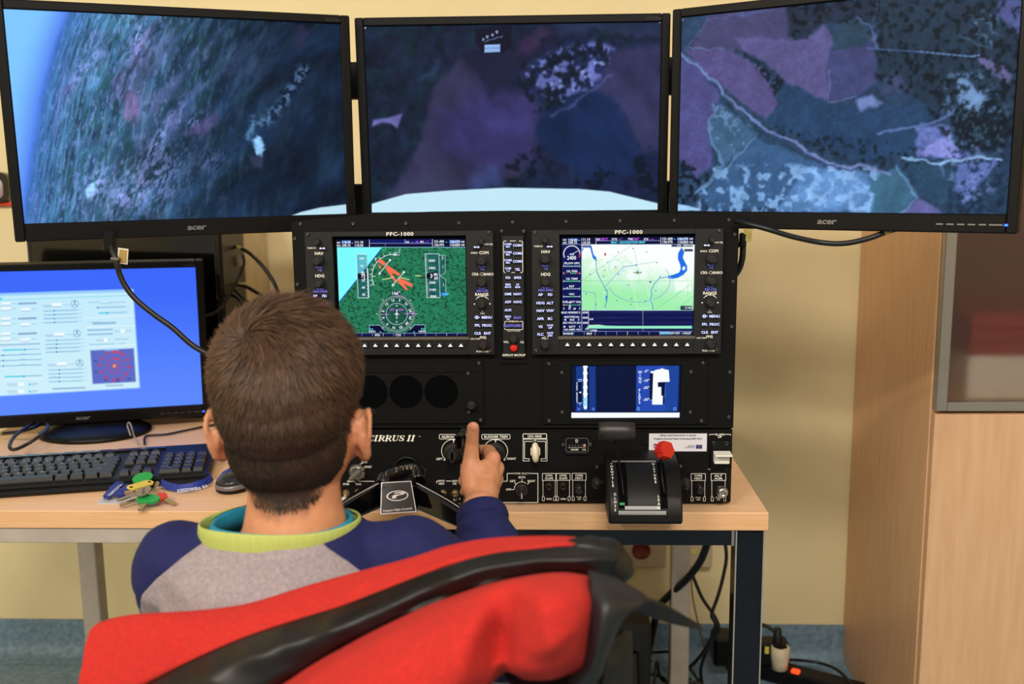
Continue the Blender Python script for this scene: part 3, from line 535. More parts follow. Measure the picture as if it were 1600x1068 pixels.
# ------------------------------------------------------------------ instrument panel (a real vertical plane, Y = PY)
PY = 1.514
class PX(Print):                                 # print on a vertical plane at depth Y
    def __init__(s, Y, lift=.0003): super().__init__((0, Y, 0), (1, 0, 0), (0, 0, 1), (0, -1, 0), lift); s.Y = Y; s.s = atY(801, 500, Y)[0]-atY(800, 500, Y)[0]
    def q(s, x, y): p = atY(x, y, s.Y); return (p[0], p[2])
    def T(s, t, x, y, h, **k): s.text(t, s.q(x, y), h*s.s, **({**k, 'fit': k['fit']*s.s} if k.get('fit') else k))
    def L(s, P, wd, mi=0, **k): s.line([s.q(*p) for p in P], wd*s.s, mi, **k)
    def Pg(s, P, mi=0, k=1): s.poly([s.q(*p) for p in P], mi, k)
def screw(parent, x, y, Y, r=.0028):
    p = atY(x, y, Y); o = SCREW0.copy() if SCREW0 else None; o.location = Vector((p[0], Y, p[2]))-Vector(WLOC[parent.name]); COL.objects.link(o); o.parent = parent; return o
SCREW0 = None
b = MB(); b.lathe((0, 0, 0), (0, -1, 0), [(.0031, 0), (.0031, .0008), (.0024, .0019), (.0011, .0023), (.0011, .0012)], 12)
me_s = bpy.data.meshes.new('screw'); V = np.concatenate(b.v); me_s.from_pydata(V.tolist(), [], b.f); me_s.materials.append(mat('blackened_screw', (92, 88, 84), .32, .85)); me_s.polygons.foreach_set('use_smooth', [True]*len(b.f)); SCREW0 = bpy.data.objects.new('screw', me_s)
panel = thing('instrument_panel', 'black arched cockpit instrument panel with two lit displays standing on the flight console', 'instrument panel', (-.058, 1.56, .863))
# faceplate
top = [(455, 352), (457, 346), (500, 341), (575, 334), (675, 330.5), (800, 329), (930, 329.5), (1025, 332), (1100, 335.6), (1148, 338.5), (1154.5, 342), (1156, 350)]
po = [tuple(atY(x, y, PY)[[0, 2]]) for x, y in top]; zb = .8655
po = [(max(min(x, .2818), -.3958), z) for x, z in po]+[(.2812, zb), (-.3955, zb)]
b = MB(); b.prism(po, PY, PY+.004); b.build('faceplate', BLK, panel)
b = MB(); b.box((-.057, PY+.045, 1.0), (.664, .081, .268), bev=.003); b.box((-.057, PY+.022, 1.145), (.664, .035, .03), bev=.003); b.build('enclosure', BLK2, panel)
for x, y in [(469.6, 350), (552, 349.6), (634.5, 349), (717.3, 348.5), (801, 347), (884.6, 346), (968.8, 345), (1053.6, 344.4), (1139, 343.5), (461, 372.5), (465, 444), (467, 514), (1148.3, 366), (1145.4, 439.6), (1143, 510), (1140.5, 581), (1138.5, 651)]: screw(panel, x, y, PY)
KN = mat('black_knob', (34, 31, 30), .45, var=.1, scale=80); BTNM = mat('black_key', (26, 25, 25), .5, var=.08, scale=60)
def knobmesh(name, r, h, r2=None, n=22):
    b = MB(); rr = r2 or r*.72
    b.lathe((0, 0, 0), (0, -1, 0), [(r, 0), (r, h*.45), (r*.93, h*.52), (rr, h*.55), (rr*.97, h*.94), (rr*.8, h)], n)
    for k in range(n//2): a = k*4*math.pi/n; b.box((math.cos(a)*r, -h*.24, math.sin(a)*r), (r*.09, h*.42, r*.09), R=roty(-a))
    V = np.concatenate(b.v); me = bpy.data.meshes.new(name); me.from_pydata(V.tolist(), [], b.f); me.materials.append(KN); me.polygons.foreach_set('use_smooth', b.s); return me
KB = knobmesh('knob', .0085, .016); KM = knobmesh('knob', .0072, .015); KS = knobmesh('knob', .0048, .011, .004, 16)
def put(me, name, parent, X, Y, Z):
    o = bpy.data.objects.new(name, me); COL.objects.link(o); o.location = Vector((X, Y, Z))-Vector(WLOC[parent.name]); o.parent = parent; return o
def meshof(mb, name, mats):
    V = np.concatenate(mb.v); me = bpy.data.meshes.new(name); me.from_pydata(V.tolist(), [], mb.f)
    for m in (mats if isinstance(mats, (list, tuple)) else [mats]): me.materials.append(m)
    me.polygons.foreach_set('material_index', mb.m); me.polygons.foreach_set('use_smooth', mb.s); return me
b = MB(); b.box((0, -.0014, 0), (.0105, .0030, .0066), bev=.0007); KEYM = meshof(b, 'push_button', BTNM)
b = MB(); b.box((0, -.0016, 0), (.0115, .0034, .0075), bev=.0008); b.add([(-.0034, -.0035, -.0022), (.0034, -.0035, -.0022), (0, -.0035, .0026)], [(0, 1, 2)], 1); SOFT = meshof(b, 'soft_key', [BTNM, mat('white_triangle', (225, 228, 240), .5, emit=.55)])
UY = PY-.012
def unit(dx, paint, txt, label):
    u0 = lambda x, y: (lambda p: (p[0]+dx, p[2]))(atY(x, y, UY))
    x0, z1 = u0(830.4, 359.5); x1, _ = u0(1130.5, 359.5); z0 = atY(980, 553, UY)[2]
    sx0, sz1 = u0(874, 366.5); sx1, _ = u0(1087, 366.5); sz0 = atY(980, 524.5, UY)[2]
    b = MB()
    for (a0, a1, c0, c1) in [(x0, sx0, z0, z1), (sx1, x1, z0, z1), (sx0, sx1, sz1, z1), (sx0, sx1, z0, sz0)]:
        b.box(((a0+a1)/2, (UY+PY)/2+.0003, (c0+c1)/2), (a1-a0+.0004, PY-UY, c1-c0+.0004), bev=.0006)
    D = b.build('display_unit', mat('display_housing', (15, 15, 16), .5, var=.1, scale=700, bump=.06), panel); tag(D, label)
    b = MB(); G = [[(sx0-.001, UY-.0002, sz0-.0042), (sx1+.001, UY-.0002, sz0-.0042)], [(sx0+.002, UY+.0095, sz0+.0012), (sx1-.002, UY+.0095, sz0+.0012)]]
    b.box(((sx0+sx1)/2, UY-.0006, sz0-.003), (sx1-sx0+.006, .004, .0052), bev=.0015); b.build('sill', mat('grey_sill', (92, 84, 78), .5, var=.05), D)
    for x, y in [(836, 363), (1124, 360), (838, 547), (1120, 546)]:
        p = u0(x, y); o = SCREW0.copy(); COL.objects.link(o); o.location = Vector((p[0], UY, p[1]))-Vector(WLOC[D.name]); o.parent = D
    for k in range(12): p = u0(886.4+k*17.0, 537.3); put(SOFT, 'soft_key', D, p[0], UY, p[1])
    for (x, y, m) in [(851.4, 375, KS), (851.5, 404, KB), (852.4, 440, KM), (851.5, 537.5, KM), (1112, 374, KS), (1111.5, 404, KB), (1110.7, 437.7, KB), (1109.3, 472.5, KM), (1109, 537, KM)]:
        p = u0(x, y); put(m, 'knob', D, p[0], UY, p[1])
    P = PX(UY); Q = PX(UY-.003)
    def T(pr, t, x, y, h, mi=0, **k): p = atY(x, y, pr.Y); pr.text(t, (p[0]+dx, p[2]), h*pr.s, mi, **k)
    bt = [(844.5, 460, 'AP'), (859.5, 460, 'FD'), (844.5, 473, 'HDG'), (859.5, 473, 'ALT'), (844.5, 485, 'NAV'), (859.5, 485, 'VNV'), (844.5, 497.5, 'APR'), (859.5, 497.5, 'BC'), (844.5, 510, 'VS'), (859.5, 510, 'NOSE/UP'), (844.5, 522, 'FLC'), (859.5, 522, 'NOSE/DN'),
          (1101, 493.7, 'D'), (1116.5, 493.7, 'MENU'), (1101, 506.3, 'FPL'), (1116.5, 506.3, 'PROC'), (1101, 518.8, 'CLR'), (1116.5, 518.8, 'ENT'), (859, 385, '<'), (1104.3, 383, '<')]
    for x, y, t in bt:
        p = u0(x, y); put(KEYM, 'push_button', D, p[0], UY, p[1])
        if t == '<':
            p = atY(x, y, Q.Y); c = (p[0]+dx, p[2]); Q.line([(c[0]-.0032, c[1]), (c[0]+.0032, c[1])], .0012, 0); Q.disc((c[0]-.003, c[1]), .0013, 0, 8); Q.disc((c[0]+.003, c[1]), .0013, 0, 8)
        elif t == 'D':
            T(Q, 'D', x, y, 5, bold=1); p = atY(x, y, Q.Y); Q.line([(p[0]+dx-.0042, p[2]), (p[0]+dx+.0042, p[2])], .0007, 0)
        elif '/' in t: a, c = t.split('/'); T(Q, a, x, y-2.2, 2.6, bold=1); T(Q, c, x, y+1.8, 3.2, bold=1)
        else: T(Q, t, x, y, 3.9, bold=1, wide=1.05)
    for x, y, t, h in [(852.6, 393, 'NAV', 4.6), (852.6, 428.3, 'HDG', 4.6), (852, 527.2, 'ALT', 4.4), (1115, 391.8, 'COM', 4.4), (1099.5, 392.2, 'EMERG', 2.3), (1100.5, 425.6, 'CRS-', 3.9), (1120.5, 425.6, '-BARO', 3.9), (1109, 457.5, 'RANGE', 4.4), (1108.5, 525.6, 'FMS', 4.2), (1096, 527.6, 'DFLT MAP', 2.2),
                       (841.5, 384.5, 'PUSH ID', 2.5), (1122, 378.5, 'PUSH SQ', 2.5), (1107, 547.5, 'PUSH CRSR', 2.7), (1109, 484, 'v', 3), (1109, 487.5, 'PAN', 2.3)]: T(P, t, x, y, h, 2, bold=1)
    p = u0(1110.5, 425.6); P.arc(p, .0022, 0, 360, .0005, 2, 12); p = u0(1109.3, 472.5); P.arc(p, .0118, 35, 145, .0007, 2, 12)
    for a in (0, 60, 90, 120, 180): P.disc((p[0]+.0118*math.cos(math.radians(a)), p[1]+.0118*math.sin(math.radians(a))), .0012, 2, 6)
    for x, y, t in [(852, 415, 'PUSH'), (852.5, 449.5, 'PUSH'), (1111, 413.5, 'PUSH'), (1110, 448, 'PUSH')]: T(P, t, x, y, 2.9, 1)
    for x, y, t in [(852.6, 419.3, '1-2'), (852.6, 453, 'HDG SYNC'), (1111, 417.8, '1-2'), (1110, 452, 'CRS CTR')]: T(P, t, x, y, 3.1, 1, bold=1)
    T(P, 'PFC-1000', 982.5, 362.3, 5.4, 2, bold=1, wide=1.25, track=.05)
    P.mb.v += []; P.build('lettering', [BACKLIT, DIMLIT, WHITEP], D); Q.build('key_legends', [BACKLIT, DIMLIT, WHITEP], D)
    cx, cz = (sx0+sx1)/2, (sz0+sz1)/2; SY = UY+.009
    b = MB(); b.box((cx, SY+.0016, cz), (sx1-sx0+.002, .003, sz1-sz0+.002)); b.build('screen_surround', HOLE, D)
    r = Ras((0, 0, 0), (1, 0, 0), (0, 0, 1), .1, .1, 2, 2)
    A = txt['corners']; a = atY(*A[0], SY); c = atY(*A[1], SY)
    r = Ras(((a[0]+c[0])/2, SY-.0002, (a[2]+c[2])/2), (1, 0, 0), (0, 0, 1), c[0]-a[0], a[2]-c[2], 250, 330); paint(r); o = r.mesh('screen', SCR, D)
    S = PX(SY-.0005); txt['draw'](S); S.build('screen_figures', txt['mats'], D)
    return D
E_ = lambda n, c, e=1.: mat(n, c, .5, var=.0, emit=e, spec=0)
def emis(n, c):
    if n in MATS: return MATS[n]
    m = bpy.data.materials.new(n); m.use_nodes = True; b = m.node_tree.nodes['Principled BSDF']; b.inputs['Base Color'].default_value = (0, 0, 0, 1); b.inputs['Specular IOR Level'].default_value = 0
    b.inputs['Emission Color'].default_value = (*lin(c), 1); b.inputs['Emission Strength'].default_value = 1; MATS[n] = m; return m
FIG = [emis('figure_white', (240, 246, 255)), emis('figure_cyan', (90, 230, 250)), emis('figure_magenta', (200, 90, 240)), emis('figure_navy', (8, 14, 60)), emis('figure_red', (250, 110, 80)), emis('figure_green', (150, 240, 130)), emis('figure_pale_grey', (190, 205, 215))]
A6 = lambda x, y: (450+x/4.4444, 330+y/4.4444)
A7 = lambda x, y: (800+x/4.4444, 330+y/4.4444)
def arcp(c, r, a0, a1, n=20): return [(c[0]+r*math.cos(math.radians(a)), c[1]-r*math.sin(math.radians(a))) for a in np.linspace(a0, a1, n)]
def paint_pfd(r):
    Q = lambda L: [A6(*p) for p in L]
    r.A = np.array([38, 124, 88])*(.88+.24*fbm(r.x, r.y, 8, 3, 2)[..., None]); n = fbm(r.x+r.y*.3, r.y*1.5-r.x*.5, 3.4, 3, 9)
    r.mix(sstep(.56, .66, n)*.75, (14, 62, 48)); r.warp(0, 1)
    r.line(Q([(415, 565), (510, 845)]), .7, (14, 40, 40)); r.poly(Q([(300, 249), (657, 249), (356, 628), (300, 700)]), (124, 252, 255), .5); r.line(Q([(657, 249), (356, 628)]), 1.1, (30, 60, 200))
    r.poly(Q([(300, 150), (1300, 150), (1300, 247), (300, 247)]), (8, 12, 52), .5); r.poly(Q([(565, 190), (1003, 190), (1003, 222), (565, 222)]), (14, 20, 92), .5); r.line(Q([(300, 250), (1250, 250)]), .8, (150, 200, 235))
    r.line(Q([(565, 222), (1003, 222)]), .7, (160, 180, 250)); r.line(Q([(565, 198), (565, 248)]), .9, (220, 225, 240)); r.line(Q([(1003, 195), (1003, 246)]), .9, (220, 225, 240)); r.line(Q([(675, 222), (676, 248)]), .7, (150, 130, 240)); r.line(Q([(811, 195), (811, 222)]), .7, (190, 190, 240))
    r.poly(Q([(372, 202), (436, 202), (436, 224), (372, 224)]), (50, 130, 235), .5, .8); r.poly(Q([(1120, 200), (1196, 200), (1196, 222), (1120, 222)]), (50, 140, 240), .5, .8)
    for P in ([(475, 298), (548, 298), (560, 600), (487, 600)], [(952, 295), (1048, 295), (1056, 598), (964, 598)]): r.poly(Q(P), (20, 60, 110), .5, .35); r.line(Q(P), .8, (230, 245, 250), closed=True)
    r.poly(Q([(1050, 305), (1090, 305), (1092, 425), (1056, 447), (1095, 470), (1097, 575), (1056, 578)]), (20, 60, 100), .5, .3); r.line(Q([(1050, 305), (1090, 305), (1092, 425), (1056, 447), (1095, 470), (1097, 560)]), .7, (190, 225, 225))
    for i in range(28): y = 300+i*10.6; x = 955+i*.42; r.line(Q([(x, y), (x+9, y)]), .55, (240, 250, 250))
    for i in range(13): y = 303+i*23.5; r.line(Q([(538+i*.9, y), (548+i*.9, y)]), .5, (240, 250, 250))
    r.line(Q([(552, 400), (560, 598)]), 1.6, (235, 245, 250)); r.line(Q([(549, 300), (552, 395)]), .6, (120, 230, 140))
    r.poly(Q([(483, 432), (545, 428), (547, 468), (485, 470)]), (5, 8, 30)); r.poly(Q([(962, 432), (1040, 418), (1044, 476), (964, 466)]), (5, 8, 30)); r.poly(Q([(1058, 566), (1112, 562), (1114, 584), (1060, 586)]), (60, 120, 230), .5, .9)
    r.line([A6(x, y) for x, y in arcp((735, 450), 152, 205, 75, 26)], 1, (225, 240, 250)); r.line(Q([(776, 262), (772, 288), (745, 286)]), .8, (225, 240, 250)); r.line(Q([(590, 486), (594, 504), (570, 516)]), .8, (225, 240, 250))
    for a in (100, 115, 128, 140, 152, 163, 175, 190): c, s_ = math.cos(math.radians(a)), math.sin(math.radians(a)); r.line(Q([(735+152*c, 450-152*s_), (735+170*c, 450-170*s_)]), .8, (225, 240, 250))
    rd = (252, 112, 82)
    for P in ([(628, 330), (655, 338), (683, 362), (668, 378), (622, 350)], [(628, 362), (650, 390), (640, 402), (628, 384)], [(690, 372), (780, 434), (772, 450), (716, 424), (752, 478), (740, 492), (676, 396)], [(768, 458), (864, 502), (862, 528), (800, 500), (838, 545), (818, 546), (760, 490)]): r.poly(Q(P), rd, .5)
    for (p, q) in [((708, 338), (636, 432)), ((804, 422), (728, 512))]:
        r.line(Q([p, q]), 1.1, (225, 240, 245)); 
        for z in (p, q): r.poly(Q([(z[0]-10, z[1]), (z[0], z[1]-10), (z[0]+10, z[1]), (z[0], z[1]+10)]), (245, 248, 250), .5)
    r.line(Q([(655, 474), (700, 466), (730, 456)]), 1.3, (225, 225, 160)); r.line(Q([(776, 458), (800, 464), (840, 474)]), 1.3, (225, 225, 160)); r.line(Q([(583, 450), (606, 450)]), 1.1, (235, 230, 150)); r.line(Q([(887, 447), (923, 447)]), 1.3, (245, 235, 150))
    r.circ(A6(665, 260), 2.8, (40, 220, 110), .9); r.poly(Q([(742, 285), (730, 306), (758, 308), (748, 300)]), (240, 245, 250), .5); r.poly(Q([(600, 326), (616, 322), (612, 340)]), (240, 245, 250), .5)
    for c in [(565, 458), (566, 488), (568, 518), (569, 552)]: r.circ(A6(*c), .8, (60, 90, 220))
    r.poly(Q([(565, 790), (640, 790), (690, 840), (565, 842)]), (6, 10, 50), .5); r.poly(Q([(880, 788), (952, 788), (952, 842), (820, 842)]), (6, 10, 50), .5)
    r.line(Q([(565, 842), (565, 790), (638, 790), (672, 828)]), .8, (180, 210, 230)); r.line(Q([(952, 842), (952, 788), (880, 788), (846, 822)]), .8, (180, 210, 230))
    C = A6(755, 712); r.circ(C, 28.5, (14, 46, 50), al=.45)
    for k in range(72):
        a = math.radians(k*5); l = 2.6 if k % 2 else 4.2; r.line([(C[0]+28.5*math.cos(a), C[1]+28.5*math.sin(a)), (C[0]+(28.5-l)*math.cos(a), C[1]+(28.5-l)*math.sin(a))], .65, (215, 232, 230))
    r.circ(C, 16.6, (190, 225, 235), .8)
    for a in range(0, 360, 45): a = math.radians(a); r.line([(C[0]+29.5*math.cos(a), C[1]+29.5*math.sin(a)), (C[0]+32*math.cos(a), C[1]+32*math.sin(a))], .9, (225, 235, 240))
    r.line(Q([(645, 716), (700, 714)]), 1, (210, 120, 230)); r.line(Q([(808, 711), (862, 710)]), 1, (210, 120, 230)); r.poly(Q([(860, 700), (880, 710), (860, 722)]), (225, 140, 240), .5)
    for y in (655, 686, 740, 768): r.circ(A6(755, y), 1.2, (225, 235, 240))
    r.poly(Q([(752, 692), (758, 692), (759, 706), (776, 714), (759, 716), (758, 724), (764, 728), (746, 728), (752, 724), (751, 716), (735, 715), (751, 706)]), (240, 246, 255), .4); r.line(Q([(755, 590), (780, 583), (812, 598)]), .9, (210, 110, 230))
    r.poly(Q([(300, 845), (1260, 845), (1260, 900), (300, 900)]), (8, 14, 66), .5); r.line(Q([(300, 846), (1260, 846)]), .6, (150, 170, 220))
    for k in range(12): x = 440+73.5*k; r.line(Q([(x, 848), (x, 868)]), .7, (120, 170, 250) if k % 3 else (230, 235, 250))
def draw_pfd(S):
    def T(t, x, y, h, mi=0, **k): S.T(t, *A6(x, y), h, mi=mi, bold=1, **k)
    for t, x, y, mi in [('118.30', 404, 214, 0), ('109.15', 404, 236, 0), ('111.10', 492, 214, 0), ('110.30', 492, 236, 0), ('121.400', 1048, 209, 0), ('136.975', 1048, 233, 0), ('128.575', 1158, 210, 0), ('118.850', 1158, 233, 0)]: T(t, x, y, 3.6, mi, fit=14 if '.1' in t or '.3' in t and len(t) < 7 else 16)
    for t, x, y in [('NAV1', 352, 217), ('NAV2', 352, 237), ('COM1', 1213, 211), ('COM2', 1213, 233)]: T(t, x, y, 2.8, 0, fit=6)
    T('DIS', 829, 213, 2.8, 0, fit=5.6); T('BRG', 930, 211, 2.8, 0, fit=5.6); T('---', 865, 212, 3, 2); T('NM', 896, 211, 2.6, 2, fit=4); T('---°', 965, 210, 3, 2); T('-', 447, 216, 5, 1); T('-', 1100, 210, 5, 1)
    for t, x, y in [('100', 510, 327), ('90', 514, 379), ('80', 520, 425), ('70', 522, 480), ('60', 524, 528), ('50', 526, 577), ('3500', 998, 342), ('3400', 1000, 393), ('3200', 1002, 494), ('3100', 1004, 544), ('3000', 1008, 590), ('2', 1073, 322), ('1', 1076, 384), ('1', 1080, 508)]: T(t, x, y, 3.6)
    T('7', 515, 449, 5.4); T('6', 530, 440, 4.4); T('5', 531, 464, 4.4); T('3', 996, 448, 6); T('80', 1026, 438, 4.4); T('60', 1028, 463, 4.4); T('3550', 1094, 574, 3.2, 1)
    S.Pg([A6(x, y) for x, y in [(722, 552), (776, 552), (776, 580), (722, 580)]], 3, .6); T('166°', 750, 567, 5)
    for t, a in [('N', 258), ('33', 288), ('30', 318), ('W', 344), ('24', 14), ('21', 46), ('S', 78), ('15', 106), ('12', 136), ('E', 168), ('6', 196), ('3', 228)]: T(t, 755+97*math.cos(math.radians(a)), 712-97*math.sin(math.radians(a)), 3.9, rot=math.radians(a-90))
    T('GPS', 721, 682, 3, 2); T('ENR', 786, 682, 3, 2); T('ILS', 580, 818, 3, 1); T('NAV1', 586, 834, 3); T('ILS', 936, 816, 3, 1); T('NAV2', 932, 833, 3); T('-', 642, 832, 6, 1); T('-', 875, 832, 6, 1); T('PFD', 622, 859, 3.4); T('CDI', 766, 859, 3.4)
def paint_mfd(r):
    Q = lambda L: [A7(*p) for p in L]
    r.A = r.A*0+np.array([10, 20, 84]); r.warp(6, 12, 9)
    x, y = (r.x-800)*4.4444, (r.y-330)*4.4444
    t = sstep(300, 620, y+.15*(820-x)+120*(fbm(r.x, r.y, 22, 3, 4)-.5)); m = ((x > 485) & (y > 230) & (y < 686))[..., None]
    c = np.array([252, 255, 255])*(1-t[..., None])+np.array([158, 240, 172])*t[..., None]; r.A = np.where(m, c, r.A)
    def al(P, s_, a, col): n = fbm(r.x, r.y, s_, 3, 61); d = r.inpoly(Q(P), r.wx, r.wy); r.mix(d*sstep(.4, .6, n)*a, col)
    al([(485, 330), (800, 300), (900, 420), (600, 480), (485, 520)], 9, .35, (190, 240, 190)); al([(1080, 450), (1255, 380), (1255, 560), (1150, 560)], 8, .8, (250, 255, 250)); al([(750, 380), (1000, 330), (1010, 430), (880, 480), (760, 440)], 8, .6, (255, 255, 255))
    bl = (30, 110, 225); lb = (110, 150, 235)
    for P in ([(540, 240), (562, 300), (582, 335), (588, 420), (618, 480), (640, 520), (662, 560), (662, 610), (640, 680)], [(1080, 455), (1030, 462), (990, 500), (968, 545), (970, 590), (955, 612), (975, 650), (982, 684)]): r.line(Q(P), 1.0, (60, 120, 220))
    r.poly(Q([(540, 235), (552, 240), (566, 300), (584, 318), (588, 345), (562, 325), (550, 280)]), bl, .6); r.poly(Q([(648, 590), (660, 585), (662, 625), (650, 615)]), bl, .6)
    r.poly(Q([(1178, 250), (1196, 282), (1186, 320), (1200, 350), (1216, 380), (1216, 410), (1190, 440), (1150, 462), (1110, 468), (1082, 462), (1085, 448), (1120, 440), (1160, 425), (1172, 400), (1168, 370), (1152, 330), (1154, 290)]), bl, .6); r.poly(Q([(1190, 380), (1202, 385), (1204, 402), (1186, 412), (1182, 396)]), (250, 255, 255), .5)
    r.poly(Q([(487, 235), (545, 235), (545, 250), (530, 252), (487, 252)]), (20, 40, 110), .5, .7); r.poly(Q([(487, 258), (498, 258), (490, 275), (487, 275)]), bl, .5)
    for P in ([(490, 480), (835, 232)], [(845, 250), (880, 420)], [(1255, 590), (1140, 685)], [(1220, 590), (1222, 500)], [(485, 483), (1250, 483)], [(760, 385), (1000, 350)], [(1000, 680), (1250, 500)]): r.line(Q(P), .55, (90, 200, 140), .8)
    r.line(Q([(485, 553), (580, 568), (578, 684)]), .7, (130, 130, 215)); r.line([A7(*p) for p in arcp((880, 460), 0, 0, 1, 2)], .1, lb)
    E1 = [(880+218*math.cos(a), 480+150*math.sin(a)) for a in np.linspace(-.55, 2.8, 30)]; r.line(Q(E1), .7, (140, 135, 225)); r.line(Q([(650, 520), (720, 440), (780, 385), (870, 375)]), .7, (140, 135, 225))
    for (c, R_, col) in [((722, 388), 50, (140, 220, 240)), ((820, 460), 66, (150, 235, 240)), ((1060, 500), 60, (150, 230, 240))]: r.circ(A7(*c), R_/4.444, col, .9, .6)
    E2 = [(820+220*math.cos(a), 470+205*math.sin(a)) for a in np.linspace(.5, 2.8, 60)]
    for a, b_ in zip(E2[::2], E2[1::2]): r.line(Q([a, b_]), 1.6, (170, 240, 235), .6)
    r.line(Q([(820, 462), (920, 440), (965, 665), (872, 680), (825, 462)]), .7, (225, 245, 245)); r.line(Q([(845, 425), (898, 425)]), 1.4, (120, 110, 60)); r.line(Q([(870, 415), (870, 435)]), 1.2, (30, 30, 30))
    r.poly(Q([(641, 290), (652, 290), (652, 306), (641, 306)]), (190, 30, 30), .4); r.circ(A7(960, 490), 1.5, (120, 50, 190)); r.circ(A7(720, 387), 1.4, (210, 120, 200)); r.circ(A7(640, 565), 1.3, (235, 240, 255)); r.circ(A7(640, 677), 1.4, (200, 225, 255))
    for p in [(737, 283), (840, 258), (935, 283), (665, 353), (643, 410), (542, 437), (636, 451), (738, 437), (808, 510), (862, 370), (1005, 356), (1027, 456), (998, 550), (515, 573), (584, 645), (728, 620), (830, 607), (825, 646), (925, 622), (658, 548)]: r.circ(A7(*p), .9, (50, 90, 200))
    r.poly(Q([(1080, 680), (1255, 684), (1255, 712), (1165, 712)]), (12, 30, 60), .5, 0)
    for P in ([(1108, 228), (1255, 226), (1255, 246), (1108, 246)], [(1170, 656), (1250, 656), (1250, 706), (1170, 706)], [(1196, 262), (1255, 262), (1255, 278), (1196, 278)]): r.poly(Q(P), (16, 30, 60), .5, .85)
    r.poly(Q([(300, 150), (1300, 150), (1300, 228), (300, 228)]), (8, 12, 56), .5); r.line(Q([(340, 229), (1255, 229)]), .7, (170, 190, 230)); r.line(Q([(583, 185), (583, 226)]), .9, (220, 225, 240)); r.line(Q([(1033, 182), (1033, 224)]), .9, (220, 225, 240)); r.line(Q([(583, 205), (1033, 203)]), .7, (170, 180, 240)); r.line(Q([(484, 230), (484, 832)]), .8, (190, 205, 240)); r.line(Q([(484, 687), (1252, 687)]), .9, (200, 220, 240))
    r.poly(Q([(392, 190), (458, 190), (458, 205), (392, 205)]), (50, 130, 235), .5, .8); r.poly(Q([(1146, 184), (1222, 184), (1222, 202), (1146, 202)]), (50, 140, 240), .5, .8)
    r.poly(Q([(528, 694), (1250, 694), (1250, 832), (528, 832)]), (12, 18, 76), .5); r.line(Q([(531, 690), (531, 826)]), .8, (220, 225, 240)); r.line(Q([(909, 686), (909, 826)]), .6, (200, 220, 200)); r.poly(Q([(531, 792), (600, 789), (660, 793), (760, 795), (1250, 794), (1250, 814), (531, 814)]), (150, 240, 200), .8); r.poly(Q([(531, 789), (600, 786), (640, 791), (531, 796)]), (205, 235, 190), .6)
    for y_ in (702, 738, 773): r.line(Q([(531, y_), (1250, y_)]), .4, (60, 70, 140))
    C = A7(415, 295); pts = arcp(C, 12.6, 205, -22, 22); r.line(pts, 1.5, (235, 240, 245)); r.line([pts[-3], pts[-2], pts[-1]], 1.6, (230, 60, 60)); r.line(Q([(425, 292), (458, 275)]), .9, (225, 240, 245))
    for (y_, cs) in [(380, [(358, 470, (150, 235, 210)), ]), (430, [(358, 378, (230, 60, 70)), (405, 445, (90, 220, 130)), (445, 470, (230, 70, 70))]), (485, [(358, 470, (170, 230, 200)), (380, 450, (90, 220, 130))]), (538, [(358, 470, (190, 225, 235))]), (592, [(358, 470, (190, 225, 235)), (405, 430, (90, 220, 130))]), (650, [(358, 385, (240, 200, 90)), (385, 470, (90, 220, 130))])]:
        for a, c_, col in cs: r.line(Q([(a, y_), (c_, y_)]), 1.0, col)
        for x_ in (358, 470): r.line(Q([(x_, y_-8), (x_, y_+5)]), .7, (225, 235, 245))
    for x_ in range(358, 475, 14): r.line(Q([(x_, 378), (x_, 386)]), .6, (225, 235, 245)); r.line(Q([(x_, 532), (x_, 540)]), .6, (225, 235, 245))
    r.poly(Q([(402, 640), (390, 628), (412, 628)]), (240, 245, 250), .4); r.poly(Q([(402, 645), (394, 666), (410, 666)]), (240, 245, 250), .4); r.poly(Q([(378, 527), (390, 527), (384, 538)]), (240, 245, 250), .4)
    r.line(Q([(360, 733), (375, 733)]), .7, (225, 235, 245)); r.line(Q([(455, 733), (470, 733)]), .7, (225, 235, 245))
    r.poly(Q([(300, 832), (1260, 832), (1260, 900), (300, 900)]), (8, 14, 66), .5); r.line(Q([(345, 833), (1255, 833)]), .6, (150, 170, 220)); r.poly(Q([(1028, 836), (1098, 836), (1098, 853), (1028, 853)]), (130, 200, 245), .5)
    for k in range(1, 12): xx = 352+75*k; r.line(Q([(xx, 835), (xx, 856)]), .7, (120, 170, 250) if k % 3 else (230, 235, 250))
